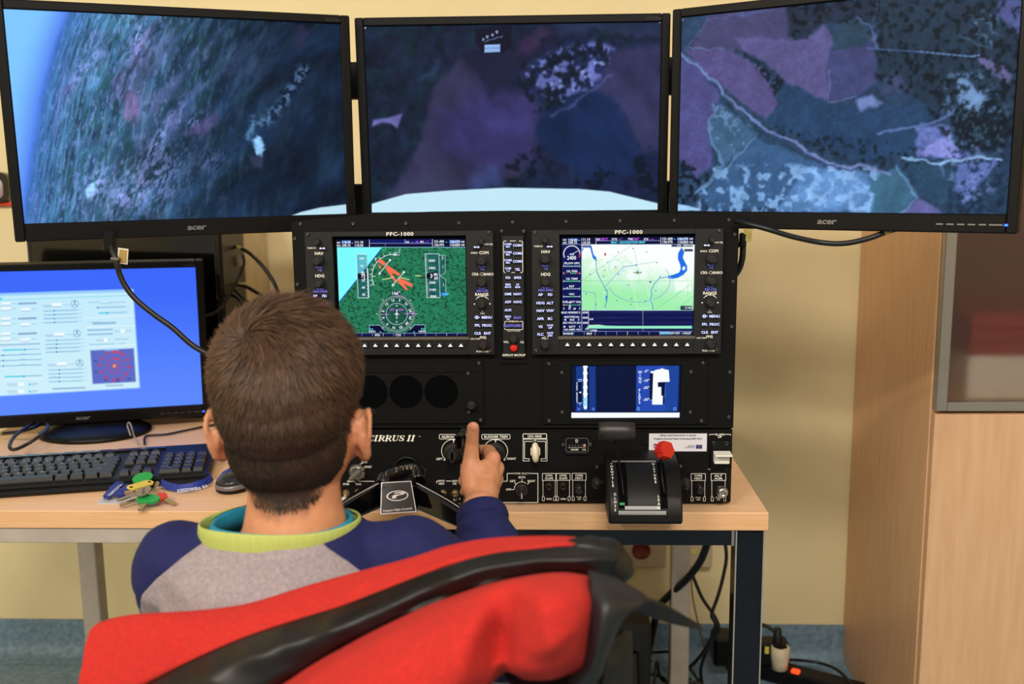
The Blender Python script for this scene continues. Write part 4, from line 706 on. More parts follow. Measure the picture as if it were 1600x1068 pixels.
def draw_mfd(S):
    def T(t, x, y, h, mi=0, **k): S.T(t, *A7(x, y), h, mi=mi, bold=1, **k)
    for t, x, y in [('118.30', 420, 198), ('109.15', 420, 217), ('111.10', 511, 195), ('110.30', 511, 217)]: T(t, x, y, 3.6, fit=14)
    for t, x, y in [('121.400', 1078, 190), ('136.975', 1078, 212), ('128.575', 1186, 191), ('118.850', 1186, 214)]: T(t, x, y, 3.6, fit=16.5)
    for t, x, y in [('NAV1', 367, 198), ('NAV2', 367, 218), ('COM1', 1244, 191), ('COM2', 1244, 214)]: T(t, x, y, 2.8, fit=6)
    T('-', 466, 197, 5, 1); T('-', 1128, 189, 5, 1); T('GS', 597, 194, 3); T('67KT', 636, 194, 4, 2); T('DTK', 712, 193, 3); T('---°', 752, 191, 3, 2); T('TRK', 822, 192, 3); T('154°', 858, 192, 4, 2); T('ETE', 931, 193, 3); T('--:--', 973, 193, 3, 2); T('MAP - NAVIGATION MAP', 806, 215, 3.2, 1)
    T('2400', 414, 322, 5.6, fit=14); T('RPM', 415, 298, 2.4); T('FFLOW GPH', 415, 360, 3); T('OIL PRES', 416, 415, 3); T('OIL TEMP', 416, 468, 3); T('EGT', 415, 520, 3); T('VAC', 415, 574, 3); T('FUEL QTY GAL', 416, 628, 3); T('0', 360, 675, 2.8); T('10', 398, 675, 2.8); T('20', 434, 675, 2.8); T('F', 470, 675, 2.8)
    T('ENG HRS', 382, 702, 3); T('0307.3', 447, 702, 3); T('ELECTRICAL', 415, 732, 2.8); T('M     BUS     E', 415, 752, 2.8); T('28.0 VOLTS 28.0', 416, 773, 2.8); T('M     BATT     S', 415, 800, 2.8); T('+0.0 AMPS +0.0', 416, 820, 2.8)
    T('ENGINE', 389, 848, 3); T('MAP', 537, 848, 3); T('SHW CHRT', 1132, 845, 3.0, fit=15); T('CHKLIST', 1215, 845, 3.0, fit=13); T('DTK', 1160, 236, 2.8, fit=6); T('NORTH UP', 1222, 236, 2.8, fit=14); T('15 NM', 1222, 669, 2.6); T('6000', 509, 702, 3); T('4000', 509, 738, 3); T('2000', 509, 773, 3); T('FT', 518, 818, 2.6); T('0', 524, 806, 2.8); T('2.5NM', 565, 826, 2.6); T('0:30', 550, 748, 2.6)
unit(-.3443, paint_pfd, dict(corners=[(526, 374.2), (729.5, 524.8)], draw=draw_pfd, mats=FIG), 'flight display with a green ground and cyan sky picture')
unit(0, paint_mfd, dict(corners=[(877.8, 370.8), (1082.5, 522.8)], draw=draw_mfd, mats=FIG), 'flight display with a pale green and white map')
# audio strip between the displays
b = MB(); a = atY(781, 357, PY-.003); c = atY(822.5, 568, PY-.003); b.box(((a[0]+c[0])/2, PY-.0015, (a[2]+c[2])/2), (c[0]-a[0], .003, a[2]-c[2]), bev=.0008)
au = b.build('audio_panel', BLK, panel); AY = PY-.008; tag(au, 'narrow strip of lit buttons with a red backup button')
a = atY(783.5, 368.5, AY); c = atY(820, 560, AY); b = MB(); b.box(((a[0]+c[0])/2, PY-.0055, (a[2]+c[2])/2), (c[0]-a[0], .005, a[2]-c[2]), bev=.001); b.build('button_plate', mat('display_housing', (0, 0, 0)), au)
for x, y in [(784, 361), (818.5, 361)]:
    o = SCREW0.copy(); p = atY(x, y, PY-.003); COL.objects.link(o); o.location = Vector((p[0], PY-.003, p[2]))-Vector(WLOC[au.name]); o.parent = au
P = PX(AY); Q = PX(AY-.003)
rows = [(383, 'COM1/MIC', 'COM1'), (395.5, 'COM2/MIC', 'COM2'), (408, 'COM3/MIC', 'COM3'), (420.7, 'COM/1-2', 'TEL'), (433.5, 'P/A', 'SPKR'), (446, 'MKR/MUTE', 'HI/SENS'), (459, 'DME', 'NAV1'), (471.3, 'ADF', 'NAV2'), (484, 'AUX', None), (496, 'MAN/SQ', 'PLAY'), (508.5, 'PILOT', 'COPLT')]
for y, l, r_ in rows:
    for x, t in ((793.8, l), (808.8, r_)):
        if not t: continue
        p = atY(x, y, AY); put(KEYM, 'push_button', au, p[0], AY, p[2]); dim = y > 490 or y < 425
        if '/' in t and t != 'P/A': u_, v_ = t.split('/'); Q.T(u_, x, y-1.8, 2.9, bold=1, mi=0); Q.T(v_, x, y+2.2, 2.6, bold=1, mi=0)
        else: Q.T(t, x, y, 3.6, bold=1, mi=0 if y < 490 else 1)
for L in ([(791, 376.4), (788, 376.4), (786.5, 378), (787, 424), (788.5, 425.4), (790, 425.4)], [(811, 376.4), (815, 376.4), (816.6, 378), (816.8, 424), (815.3, 425.4), (813, 425.4)], [(797, 376.2), (805.5, 376.2)], [(799.5, 425.4), (804.5, 425.4)],
          [(793, 501.8), (789.5, 501.8), (788.6, 503), (788.6, 513.5), (790, 514.6), (815.5, 514.6), (817, 513.4), (817, 503), (816, 501.8), (812, 501.8)]): P.L(L, .9, 2)
P.T('INTERCOM', 802.5, 501.8, 2.2, mi=2, bold=1); P.T('PILOT-O-PASS', 802.8, 516.6, 2.2, mi=2); P.T('VOL', 791, 534, 3, mi=2, bold=1); P.T('SQ', 815.7, 534, 3, mi=2, bold=1); P.T('DISPLAY BACKUP', 803, 554.3, 3.2, mi=2, bold=1)
P.build('lettering', [BACKLIT, DIMLIT, WHITEP], au); Q.build('key_legends', [BACKLIT, DIMLIT, WHITEP], au)
p = atY(802.5, 528.5, AY); put(KM, 'knob', au, p[0], AY, p[2])
p = atY(802.7, 543.7, AY-.005); b = MB(); b.lathe((p[0], AY, p[2]), (0, -1, 0), [(.0058, 0), (.0058, .003), (.0052, .0055), (.003, .0068)], 20); tag(b.build('backup_button', mat('red_button', (210, 30, 18), .35, emit=.12), au), 'red round button')
# gauge plate with round openings, lower left
GY = PY-.0035
gx0, gz1 = atY(478, 565, GY)[[0, 2]]; gx1, gz0 = atY(756, 661.5, GY)[[0, 2]]
def plate_with_holes(b, x0, x1, z0, z1, hs, r, yf, yb):
    n = 36
    xs = [x0]+[(hs[i][0]+hs[i+1][0])/2 for i in range(len(hs)-1)]+[x1]
    for i, (hx, hz) in enumerate(hs):
        A_, B_ = xs[i], xs[i+1]; V = []; 
        for k in range(n):
            t = 2*math.pi*k/n; dx_, dz_ = math.cos(t), math.sin(t)
            s_ = min((B_-hx)/dx_ if dx_ > 1e-9 else 1e9, (A_-hx)/dx_ if dx_ < -1e-9 else 1e9, (z1-hz)/dz_ if dz_ > 1e-9 else 1e9, (z0-hz)/dz_ if dz_ < -1e-9 else 1e9)
            V.append((hx+dx_*s_, yf, hz+dz_*s_))
        I = [(hx+r*math.cos(2*math.pi*k/n), yf, hz+r*math.sin(2*math.pi*k/n)) for k in range(n)]; I2 = [(x, yb, z) for x, y, z in I]
        for (cx_, cz_) in ((A_, z0), (A_, z1), (B_, z0), (B_, z1)):
            k = min(range(n), key=lambda k: (V[k][0]-cx_)**2+(V[k][2]-cz_)**2); V[k] = (cx_, yf, cz_)
        b.add(V+I+I2, [(k, (k+1) % n, n+(k+1) % n, n+k) for k in range(n)]+[(n+k, n+(k+1) % n, 2*n+(k+1) % n, 2*n+k) for k in range(n)])
hc = atY(689.5, 612.3, GY); hcs = [(hc[0]-k*.0552, hc[2]) for k in range(4)][::-1]
ix1, iz1 = atY(721, 581.5, GY)[[0, 2]]; _, iz0 = atY(721, 645.5, GY)[[0, 2]]
b = MB(); plate_with_holes(b, gx0+.02, ix1, iz0, iz1, hcs, .0263, GY+.0012, PY-.0002)
b.box(((gx0+gx1)/2, (GY+PY)/2, (gz1+iz1)/2), (gx1-gx0, PY-GY, gz1-iz1), bev=.0006); b.box(((gx0+gx1)/2, (GY+PY)/2, (gz0+iz0)/2), (gx1-gx0, PY-GY, iz0-gz0), bev=.0006); b.box(((ix1+gx1)/2, (GY+PY)/2, (iz0+iz1)/2), (gx1-ix1, PY-GY, iz1-iz0)); b.box((gx0+.01, (GY+PY)/2, (iz0+iz1)/2), (.02, PY-GY, iz1-iz0))
gp = b.build('gauge_plate', BLK, panel)
for hx, hz in hcs: b = MB(); b.lathe((hx, PY-.0002, hz), (0, -1, 0), [(.0262, 0), (.0262, .0004)], 32); b.build('gauge_opening', HOLE, gp)
p = atY(737, 632, GY); put(KM, 'knob', gp, p[0], GY, p[2])
for x, y in [(748.5, 567), (731.5, 583), (732.5, 643.5), (751, 656)]:
    o = SCREW0.copy(); p = atY(x, y, GY); COL.objects.link(o); o.location = Vector((p[0], GY, p[2]))-Vector(WLOC[gp.name]); o.parent = gp
# small display plate, lower right
a = atY(848, 563.5, GY); c = atY(1104.5, 662, GY); s0 = atY(891.5, 570.5, GY); s1 = atY(1063.5, 654, GY); b = MB()
for (x0, x1, z0, z1) in [(a[0], s0[0], c[2], a[2]), (s1[0], c[0], c[2], a[2]), (s0[0], s1[0], s0[2], a[2]), (s0[0], s1[0], c[2], s1[2])]: b.box(((x0+x1)/2, (GY+PY)/2, (z0+z1)/2), (x1-x0+.0002, PY-GY, z1-z0+.0002), bev=.0003)
lp = b.build('lower_display', BLK, panel); tag(lp, 'small dark blue display of wing flap positions above a white bar')
for x, y in [(857.6, 568), (878, 582), (1079.6, 580.5), (1098.5, 566.5), (878.5, 643.5), (1078.5, 643.5), (858, 657), (1096, 656.8)]:
    o = SCREW0.copy(); p = atY(x, y, GY); COL.objects.link(o); o.location = Vector((p[0], GY, p[2]))-Vector(WLOC[lp.name]); o.parent = lp
def paint_low(r):
    Q = lambda L: [(930+x/9.707, 560+y/9.707) for x, y in L]; G = lambda L: [(850+x/4.4444, 550+y/4.4444) for x, y in L]
    r.A = r.A*0+np.array([8, 20, 56])*(.9+.2*fbm(r.x, r.y, 20, 2, 4)[..., None]); wh = (250, 253, 255)
    r.poly(G([(222, 97), (358, 97), (360, 412), (222, 412)]), (22, 58, 138), .5); r.poly(G([(238, 200), (262, 200), (262, 350), (238, 350)]), (6, 14, 44), .5); r.poly(G([(300, 110), (312, 110), (312, 395), (300, 395)]), (6, 14, 44), .5)
    r.poly(G([(274, 96), (298, 96), (300, 380), (294, 396), (280, 396), (274, 380)]), wh, .5)
    for y in (100, 145, 195, 243, 290): r.circ(G([(287, y)])[0], 3.6, wh)
    for y in (330, 362): r.circ(G([(287, y)])[0], 3.4, (150, 220, 255))
    r.circ(G([(288, 383)])[0], 2.8, (230, 248, 255)); r.line(G([(238, 190), (262, 190)]), 1.4, (190, 220, 255)); r.line(G([(238, 202), (262, 202)]), .9, (190, 220, 255)); r.line(G([(236, 352), (262, 352)]), 1.2, (190, 220, 255)); r.circ(G([(252, 279)])[0], 1.4, wh); r.circ(G([(250, 364)])[0], .9, (170, 205, 255))
    for x in (241, 342): r.circ(G([(x, 394)])[0], 1.6, (90, 150, 245), 1)
    r.poly(Q([(625, 105), (1272, 105), (1250, 803), (620, 803)]), (36, 74, 178), .5); r.mix(r.inpoly(Q([(1070, 105), (1272, 105), (1250, 803), (1060, 803)]), r.x, r.y)*.8, (24, 68, 150))
    r.poly(Q([(825, 215), (880, 215), (872, 625), (825, 625)]), (6, 14, 60), .5); r.poly(Q([(950, 355), (1062, 355), (1050, 685), (1028, 685), (1003, 560), (1003, 430), (952, 428)]), (6, 14, 60), .5)
    r.poly(Q([(880, 195), (915, 170), (985, 158), (1018, 143), (1045, 160), (1115, 172), (1130, 352), (950, 357), (953, 428), (1003, 430), (1003, 560), (1028, 562), (1022, 697), (863, 697)]), wh, .4); r.poly(Q([(832, 205), (852, 186), (900, 192), (880, 220), (850, 222)]), wh, .5); r.line(Q([(822, 622), (866, 634)]), .8, (120, 190, 255)); r.line(Q([(1064, 400), (1056, 600)]), .5, (120, 150, 230))
    for x in (653, 1207): r.circ(Q([(x, 760)])[0], 2, (110, 170, 250), 1.1)
    r.poly(Q([(-400, 803), (1290, 803), (1290, 822), (-400, 822)]), (4, 14, 60), .4); r.poly(Q([(-400, 817), (1283, 817), (1278, 893), (-400, 900)]), wh, .6)
LYR = PY-.0014; a = atY(892.7, 571.2, LYR); c = atY(1062.4, 653.2, LYR)
b = MB(); b.box(((a[0]+c[0])/2, PY-.0006, (a[2]+c[2])/2), (s1[0]-s0[0], .001, s0[2]-s1[2])); b.build('screen_surround', HOLE, lp)
r = Ras(((a[0]+c[0])/2, LYR, (a[2]+c[2])/2), (1, 0, 0), (0, 0, 1), c[0]-a[0], a[2]-c[2], 160, 320); paint_low(r); r.mesh('screen', SCR, lp)
S = PX(LYR-.0002)
for i, t in enumerate('WING'): S.T(t, 1000, 560+(205+i*48)/9.707, 4.2, bold=1)
for i, t in enumerate('FLAPS'): S.T(t, 999.2, 560+(478+i*46)/9.707, 4.2, bold=1)
for t, y in [('-0°', 188), ('-10°', 330), ('-20°', 438), ('-30°', 618)]: S.T(t, 930+770/9.707, 560+y/9.707, 4, bold=1, shear=.2)
for i, t in enumerate('PARK BRAKE'): S.T(t, 850+229/4.444, 550+(215+i*14)/4.444, 2.6, bold=1)
S.build('screen_figures', FIG, lp)
# ------------------------------------------------------------------ flight console
con = thing('flight_console', 'low black flight console with trim knobs, switches and yoke on the desk', 'flight console', (-.058, 1.63, .74))
CZ0, CZ1 = .7445, .8628; cx0, cx1 = -.3955, .2805
b = MB(); b.box(((cx0+cx1)/2, PY+.125, (CZ0+CZ1)/2), (cx1-cx0, .25, CZ1-CZ0), bev=.002); b.box(((cx0+cx1)/2, PY+.01, CZ1-.0015), (cx1-cx0, .021, .003), bev=.0008); hull = b.build('housing', BLK, con)
for x in (cx0+.04, cx1-.04):
    for y in (PY+.03, PY+.22): b = MB(); b.cyl((x, y, .7395), (x, y, .7455), .011, .010, 14); b.build('foot', BLKR, con)
P = PX(PY-.0002)
B = lambda x, y: (760+x/7.63, 660+y/7.63)
RR = lambda x, y: (940+x/6.673, 660+y/6.673)
YL = lambda x, y: (560+x/7.63, 660+y/7.63)
def rbox(P, x0, y0, x1, y1, wd=1., mi=0, c=1.2): P.L([(x0+c, y0), (x1-c, y0), (x1, y0+c), (x1, y1-c), (x1-c, y1), (x0+c, y1), (x0, y1-c), (x0, y0+c), (x0+c, y0)], wd, mi)
# serif lettering CIRRUS II, drawn stroke by stroke
def serif(P, t, x, y, h, sh=.32, wf=1.5):
    u = h/10.
    def st(pts, wd): P.L([(x+a*u*wf+(10-b_)*u*sh, y+b_*u) for a, b_ in pts], wd*u*(1.25 if wd > 1.5 else 1))
    for ch in t:
        if ch == 'I': st([(1.8, 0), (1.8, 10)], 2.4); st([(0, .3), (3.7, .3)], .8); st([(0, 9.7), (3.7, 9.7)], .8); adv = 5
        elif ch == 'C': st([(7.2, 3), (6.6, .8), (4.6, .2), (2.6, 1)], 1.0); st([(2.8, .8), (1.4, 3), (1.3, 6.5), (2.6, 9.2)], 2.3); st([(2.6, 9.2), (4.8, 9.9), (6.6, 9.2), (7.4, 7.6)], 1.0); st([(7.1, 0), (7.1, 3)], .8); adv = 8.6
        elif ch == 'R': st([(1.8, 0), (1.8, 10)], 2.4); st([(0, .3), (4.6, .3), (6, 1)], .9); st([(5.9, 1.1), (6.2, 2.8), (5.6, 4.4)], 1.9); st([(5.6, 4.8), (2.4, 5.1)], .9); st([(4.0, 5.2), (7.2, 9.7)], 2.1); st([(0, 9.7), (3.7, 9.7)], .8); st([(6.4, 9.7), (8.6, 9.7)], .8); adv = 8.4
        elif ch == 'U': st([(1.8, 0), (1.8, 7.2), (2.6, 9.2)], 2.2); st([(2.6, 9.4), (4.8, 9.8), (6.2, 8.8), (6.7, 7)], 1.1); st([(6.7, 7), (6.7, 0)], 1.0); st([(0, .3), (3.7, .3)], .8); st([(5.4, .3), (8, .3)], .8); adv = 8.8
        elif ch == 'S': st([(5.6, 2.8), (5, .8), (3.2, .2), (1.6, 1)], 1.0); st([(1.4, 1), (1.0, 2.8), (2.2, 4.4), (4.6, 5.6), (5.6, 7.2), (5.2, 8.8)], 2.0); st([(5.2, 9), (3.4, 9.8), (1.4, 9.2), (.7, 7.2)], 1.0); st([(5.7, 0), (5.7, 2.8)], .7); st([(.5, 7), (.5, 10)], .7); adv = 7.2
        else: adv = 3.0
        x += adv*u*wf
serif(P, 'CIRRUS II', 573.2, 680, 8.4); P.T('TM', 655.5, 681.5, 1.5)
for x0, x1, t in [(686.5, 724.5, 'AILERON TRIM'), (752.8, 797, 'RUDDER TRIM')]: rbox(P, x0, 678.2, x1, 685.4, .9); P.T(t, (x0+x1)/2, 681.8, 3.9, bold=1, fit=x1-x0-6)
for cx in (708.8, 774.3):
    c = P.q(cx, 704.3); R0 = 19.3*P.s; P.arc(c, R0, -40, 88, .0009); P.arc(c, R0, 92, 220, .0009); P.L([(cx, 685.5), (cx, 694.5)], 1.1); P.L([(cx-3.4, 685.7), (cx, 688.2), (cx+3.4, 685.7)], .8)
    for s_ in (-1, 1): P.Pg([(cx+s_*13.4, 715.4), (cx+s_*16.2, 718.6), (cx+s_*12.6, 718.8)])
    P.T('LEFT', cx-22.3, 716.4, 3.4, bold=1); P.T('RIGHT', cx+25, 716, 3.4, bold=1)
    b = MB(); p = atY(cx, 706, PY); b.lathe((p[0], PY, p[2]), (0, -1, 0), [(.0158, 0), (.0155, .004), (.013, .0075), (.0085, .010), (.0078, .024), (.0065, .026)], 30)
    b.box((p[0], PY-.016, p[2]), (.006, .02, .022), bev=.0015); tk = b.build('trim_knob', KN, con)
# gear lever
X0, Y0 = B(436, 132); X1, Y1 = B(718, 188); rbox(P, X0, Y0, X1, Y1, 1.1); P.T('LDG GEAR', (X0+X1)/2, (Y0+Y1)/2, 3.6, bold=1, fit=22.5)
P.T('UP', *B(580, 207), 3, bold=1)
for L in ([(545, 195), (438, 195), (438, 455), (510, 455), (510, 428), (455, 428), (455, 222), (552, 222)], [(612, 195), (722, 195), (722, 455), (652, 455), (652, 428), (706, 428), (706, 222), (606, 222)]): P.L([B(*p) for p in L], .9)
b = MB(); p = atY(836.6, 706, PY-.012)
b.M = (roty(D2R(-2)), np.array([p[0], PY-.014, p[2]])); b.lathe((-.0055, 0, 0), (1, 0, 0), [(.008, 0), (.0125, .0012), (.0148, .0035), (.0154, .0055), (.0148, .0075), (.0125, .0098), (.008, .011)], 30, sx=.8, sy=1.06, up=(0, 0, 1)); b.M = None
b.box((p[0], PY-.013, p[2]+.0015), (.0150, .012, .013), bev=.002); b.box((p[0], PY-.004, p[2]), (.006, .012, .008)); tag(b.build('gear_lever', mat('ivory_plastic', (238, 226, 200), .35, var=.02, scale=40), con), 'ivory wheel shaped lever')
# hour meter
b = MB(); po = [atY(*B(*q_), PY)[[0, 2]] for q_ in [(930, 162), (1215, 162), (1255, 200), (1268, 250), (1262, 290), (1225, 375), (940, 378), (905, 320), (892, 262), (900, 205)]]; b.prism([tuple(q_) for q_ in po][::1], PY-.0035, PY-.0005)
hm = b.build('hour_meter', BLK2, con); tag(hm, 'small black hour meter with a row of digits'); h2 = PX(PY-.0038)
po = [B(960, 185), B(1200, 185), B(1215, 205), B(1215, 330), B(1190, 350), B(970, 350), B(950, 330), B(948, 205)]; h2.L(po+[po[0]], .6, 1)
rbox(h2, *B(1065, 200), *B(1088, 234), .6, 0, .4); h2.L([B(1066, 217), B(1088, 217)], .5); h2.Pg([B(972, 290), B(1186, 288), B(1186, 300), B(972, 302)], 1)
for i, d in enumerate('04707'): h2.T(d, *B(990+i*36, 270), 3, mi=1)
h2.Pg([B(1154, 255), B(1184, 255), B(1184, 284), B(1154, 284)], 2); h2.T('3', *B(1169, 269), 3, mi=0, k=1.5); h2.T('HOURS', *B(1052, 321), 2.5, bold=1, fit=12.5); h2.T('1/10', *B(1163, 321), 2.5, bold=1, fit=6)
h2.build('lettering', [WHITEP, mat('grey_print', (120, 118, 114), .6), mat('pink_digit', (190, 120, 115), .6)], hm)
for q_ in ((914, 262), (1238, 258)):
    x, y = B(*q_); o = SCREW0.copy(); p = atY(x, y, PY-.0035); COL.objects.link(o); o.location = Vector((p[0], PY-.0035, p[2]))-Vector(WLOC[hm.name]); o.parent = hm
# tank selector
P.L([B(-60, 697), B(248, 697), B(248, 604), B(328, 604)], 1.0); P.L([B(518, 604), B(614, 604), B(614, 950), B(-120, 950)], 1.0); P.T('TANK SELECT', *B(422, 604), 3.0, fit=24.5); P.T('BOTH', *B(424, 650), 3.4, bold=1, fit=11); P.T('LEFT', *B(314, 694), 3.3, fit=9.6, bold=1); P.T('RIGHT', *B(537, 694), 3.3, fit=12.4, bold=1); P.T('OFF', *B(263, 795), 3.4, fit=8, bold=1)
cx, cy = B(422, 792); c = P.q(cx, cy); P.arc(c, 12.2*P.s, 55, 180, .0009); P.L([B(295, 796), B(328, 796)], 1); P.L([B(336, 712), B(352, 728)], 1); P.L([B(424, 675), B(424, 700)], 1); P.L([B(510, 710), B(490, 732)], 1)
b = MB(); p = atY(cx, cy+1, PY); b.lathe((p[0], PY, p[2]), (0, -1, 0), [(.0108, 0), (.0104, .004), (.0085, .006)], 26); b.box((p[0], PY-.012, p[2]), (.0062, .014, .018), bev=.0016, R=roty(D2R(3))); tk = b.build('selector_knob', KN, con)
b = MB(); b.box((p[0]+.0004, PY-.0192, p[2]-.004), (.0009, .0006, .009), R=roty(D2R(-4))); b.build('pointer_line', WHITEP, tk)
# boxed pull switches
def swbox(F_, x0, y0, x1, ym, y1, l1, l2, b1, b2=None):
    (a, t), (c_, u) = F_(x0, y0), F_(x1, y1); m = F_(x0, ym)[1]; P.L([(a+.5, t), (c_-.5, t), (c_, t+.6), (c_, m), (a, m), (a, t+.6), (a+.5, t)], .8); P.L([(a+1, m), (a+1, u-7), (a, u-6.4), (a, u-.6), (a+.8, u), (a+2.6, u), (a+3.4, u-.8), (a+3.4, u-5), (a+1, u-8)], .65); P.L([(c_-1, m), (c_-1, u-7), (c_, u-6.4), (c_, u-.6), (c_-.8, u), (c_-2.6, u), (c_-3.4, u-.8), (c_-3.4, u-5), (c_-1, u-8)], .65)
    P.T(l1, (a+c_)/2, t+3.2, 3.1, bold=1, fit=(c_-a)*.56); P.T(l2, (a+c_)/2, t+7.6, 3.1, bold=1, fit=(c_-a)*.6)
    if b2: P.T(b1, (a+c_)/2, u-5.6, 2.5, fit=(c_-a)*.4, bold=1); P.T(b2, (a+c_)/2, u-2.4, 2.5, fit=(c_-a)*.24, bold=1)
    else: P.T(b1, (a+c_)/2, u-2.6, 2.5, fit=(c_-a)*.44, bold=1)
swbox(B, 667, 604, 828, 686, 928, 'COWL', 'FLAPS', 'OPEN'); swbox(B, 834, 604, 998, 686, 928, 'COWL', 'FLAPS', 'OPEN'); swbox(B, 1022, 602, 1188, 684, 928, 'CARB', 'HEAT', 'PULL', 'ON')
swbox(RR, 933, 530, 1082, 602, 816, 'CARB', 'HEAT', 'PULL', 'ON'); swbox(RR, 1142, 530, 1294, 602, 816, 'ALT', 'AIR', 'PULL', 'ON')
GUN = mat('gunmetal', (84, 70, 60), .3, .9, var=.05)
for (x, y, k) in [(*B(748, 758), 0), (*B(915, 758), 0), (*B(1103, 765), 1), (*RR(1012, 668), 1), (*RR(1238, 690), 2)]:
    p = atY(x, y, PY); o = (p[0], PY, p[2]); b = MB()
    if k == 0: b.lathe(o, (0, -1, 0), [(.0066, 0), (.0066, .002), (.0052, .0024), (.0050, .0055), (.0038, .006), (.0036, .003)], 22); s = b.build('pull_switch', GUN, con); b = MB(); b.lathe((p[0], PY-.002, p[2]), (0, -1, -.12), [(.0018, 0), (.002, .010), (.0012, .0112)], 10); b.build('lever', GUN, s)
    elif k == 1: b.lathe(o, (0, -1, 0), [(.0062, 0), (.0062, .0022), (.0045, .003), (.0040, .008)], 22); s = b.build('pull_switch', GUN, con); b = MB(); b.lathe((p[0], PY-.006, p[2]-.0004), (0, -1, 0), [(.0058, 0), (.0064, .003), (.0062, .010), (.0048, .012)], 22); b.build('knob_cap', BLKG, s)
    else: b.lathe(o, (0, -1, 0), [(.0062, 0), (.0062, .0022), (.004, .003), (.004, .009)], 22); s = b.build('pull_switch', STEEL, con); tag(s, 'bright steel round pull knob'); b = MB(); b.lathe((p[0]+.0006, PY-.009, p[2]-.001), (0, -1, 0), [(.0064, 0), (.0092, .002), (.0094, .004), (.0078, .006), (.0074, .011), (.003, .0112), (.0028, .008)], 26); b.build('knob_cap', mat('satin_steel', (200, 198, 194), .28, 1.), s)
# flaps switch
P.L([RR(1122, 130), RR(1130, 121), RR(1182, 121)], .9); P.L([RR(1282, 121), RR(1340, 121), RR(1346, 130)], .9); P.T('FLAPS', *RR(1233, 123), 3.2, bold=1, fit=14); P.T('UP', *RR(1232, 147), 3.4, bold=1, fit=6); P.L([RR(1112, 482), RR(1134, 486)], .8); P.L([RR(1290, 486), RR(1330, 484)], .8)
a = atY(*RR(1128, 190), PY); c = atY(*RR(1366, 482), PY); b = MB(); b.box(((a[0]+c[0])/2-.001, PY-.002, (a[2]+c[2])/2), (c[0]-a[0]-.002, .005, a[2]-c[2]), bev=.0018); fs = b.build('flap_switch', BLK2, con)
for q_ in ((1170, 212), (1303, 215)): x, y = RR(*q_); p = atY(x, y, PY-.0045); b = MB(); b.lathe((p[0], PY-.0045, p[2]), (0, -1, 0), [(.0036, 0), (.0034, .0012), (.002, .0016), (.0018, .0004)], 12); b.build('plate_screw', BLKG, fs)
p = atY(*RR(1250, 370), PY-.012); b = MB(); b.box((p[0], PY-.011, p[2]), (.0235, .014, .016), bev=.0012); b.box((p[0]+.001, PY-.0185, p[2]+.0085), (.0265, .023, .0025), bev=.001, R=rotx(D2R(4))); tag(b.build('flap_paddle', mat('white_plastic', (240, 236, 228), .35, var=.01), fs), 'white flap lever')
# funding sticker
a = atY(*RR(495, 112), PY); c = atY(*RR(1095, 298), PY); b = MB(); b.box(((a[0]+c[0])/2, PY-.0002, (a[2]+c[2])/2), (c[0]-a[0], .0004, a[2]-c[2])); st = b.build('sticker', mat('white_sticker', (226, 222, 232), .5, var=.01), con); tag(st, 'white rectangular sticker with two lines of black text')
s2 = PX(PY-.0006); s2.T('Zakup współfinansowany w ramach', *RR(796, 130), 2.4, bold=1, fit=57); s2.T('Programu Rozwój Polski Wschodniej 2007-2013', *RR(796, 166), 2.4, bold=1, fit=76)
GL_w = None
s2.Pg([RR(984, 230), RR(1048, 230), RR(1048, 270), RR(984, 270)], 1); ce = s2.q(*RR(1016, 250))
for k in range(12): s2.disc((ce[0]+.0019*math.cos(k*math.pi/6), ce[1]+.0019*math.sin(k*math.pi/6)), .00026, 3, 5, 1.5)
for i, (w_, y) in enumerate([(74, 238), (82, 248), (108, 259)]): s2.T(['EUROPEAN UNION', 'EUROPEAN REGIONAL', 'DEVELOPMENT FUND EFRR'][i], *RR(972-w_/2, y), 1.3, fit=w_/6.673*.95)
s2.Pg([RR(541, 222), RR(568, 216), RR(574, 240), RR(560, 262), RR(545, 262)], 1); s2.poly([s2.q(*RR(556+9*math.cos(t), 240+9*math.sin(t))) for t in np.linspace(0, 6.28, 10)[:-1]], 2, 1.5); s2.Pg([RR(541, 262), RR(570, 236), RR(574, 262)], 4, 1.3)
s2.build('sticker_print', [mat('black_ink', (30, 28, 32), .6), mat('blue_ink', (28, 46, 120), .6), mat('white_ink', (230, 228, 235), .6), mat('yellow_ink', (225, 200, 60), .6), mat('orange_ink', (225, 130, 60), .6)], st)
b = MB(); p = atY(1007, 690, PY); b.box((p[0], PY-.0008, p[2]), (.0095, .002, .009), bev=.0005); b.build('blank_button', BLK2, con)
for x, y in [(933, 729), (663.3, 735), (1063.5, 728)]: screw(con, x, y, PY)
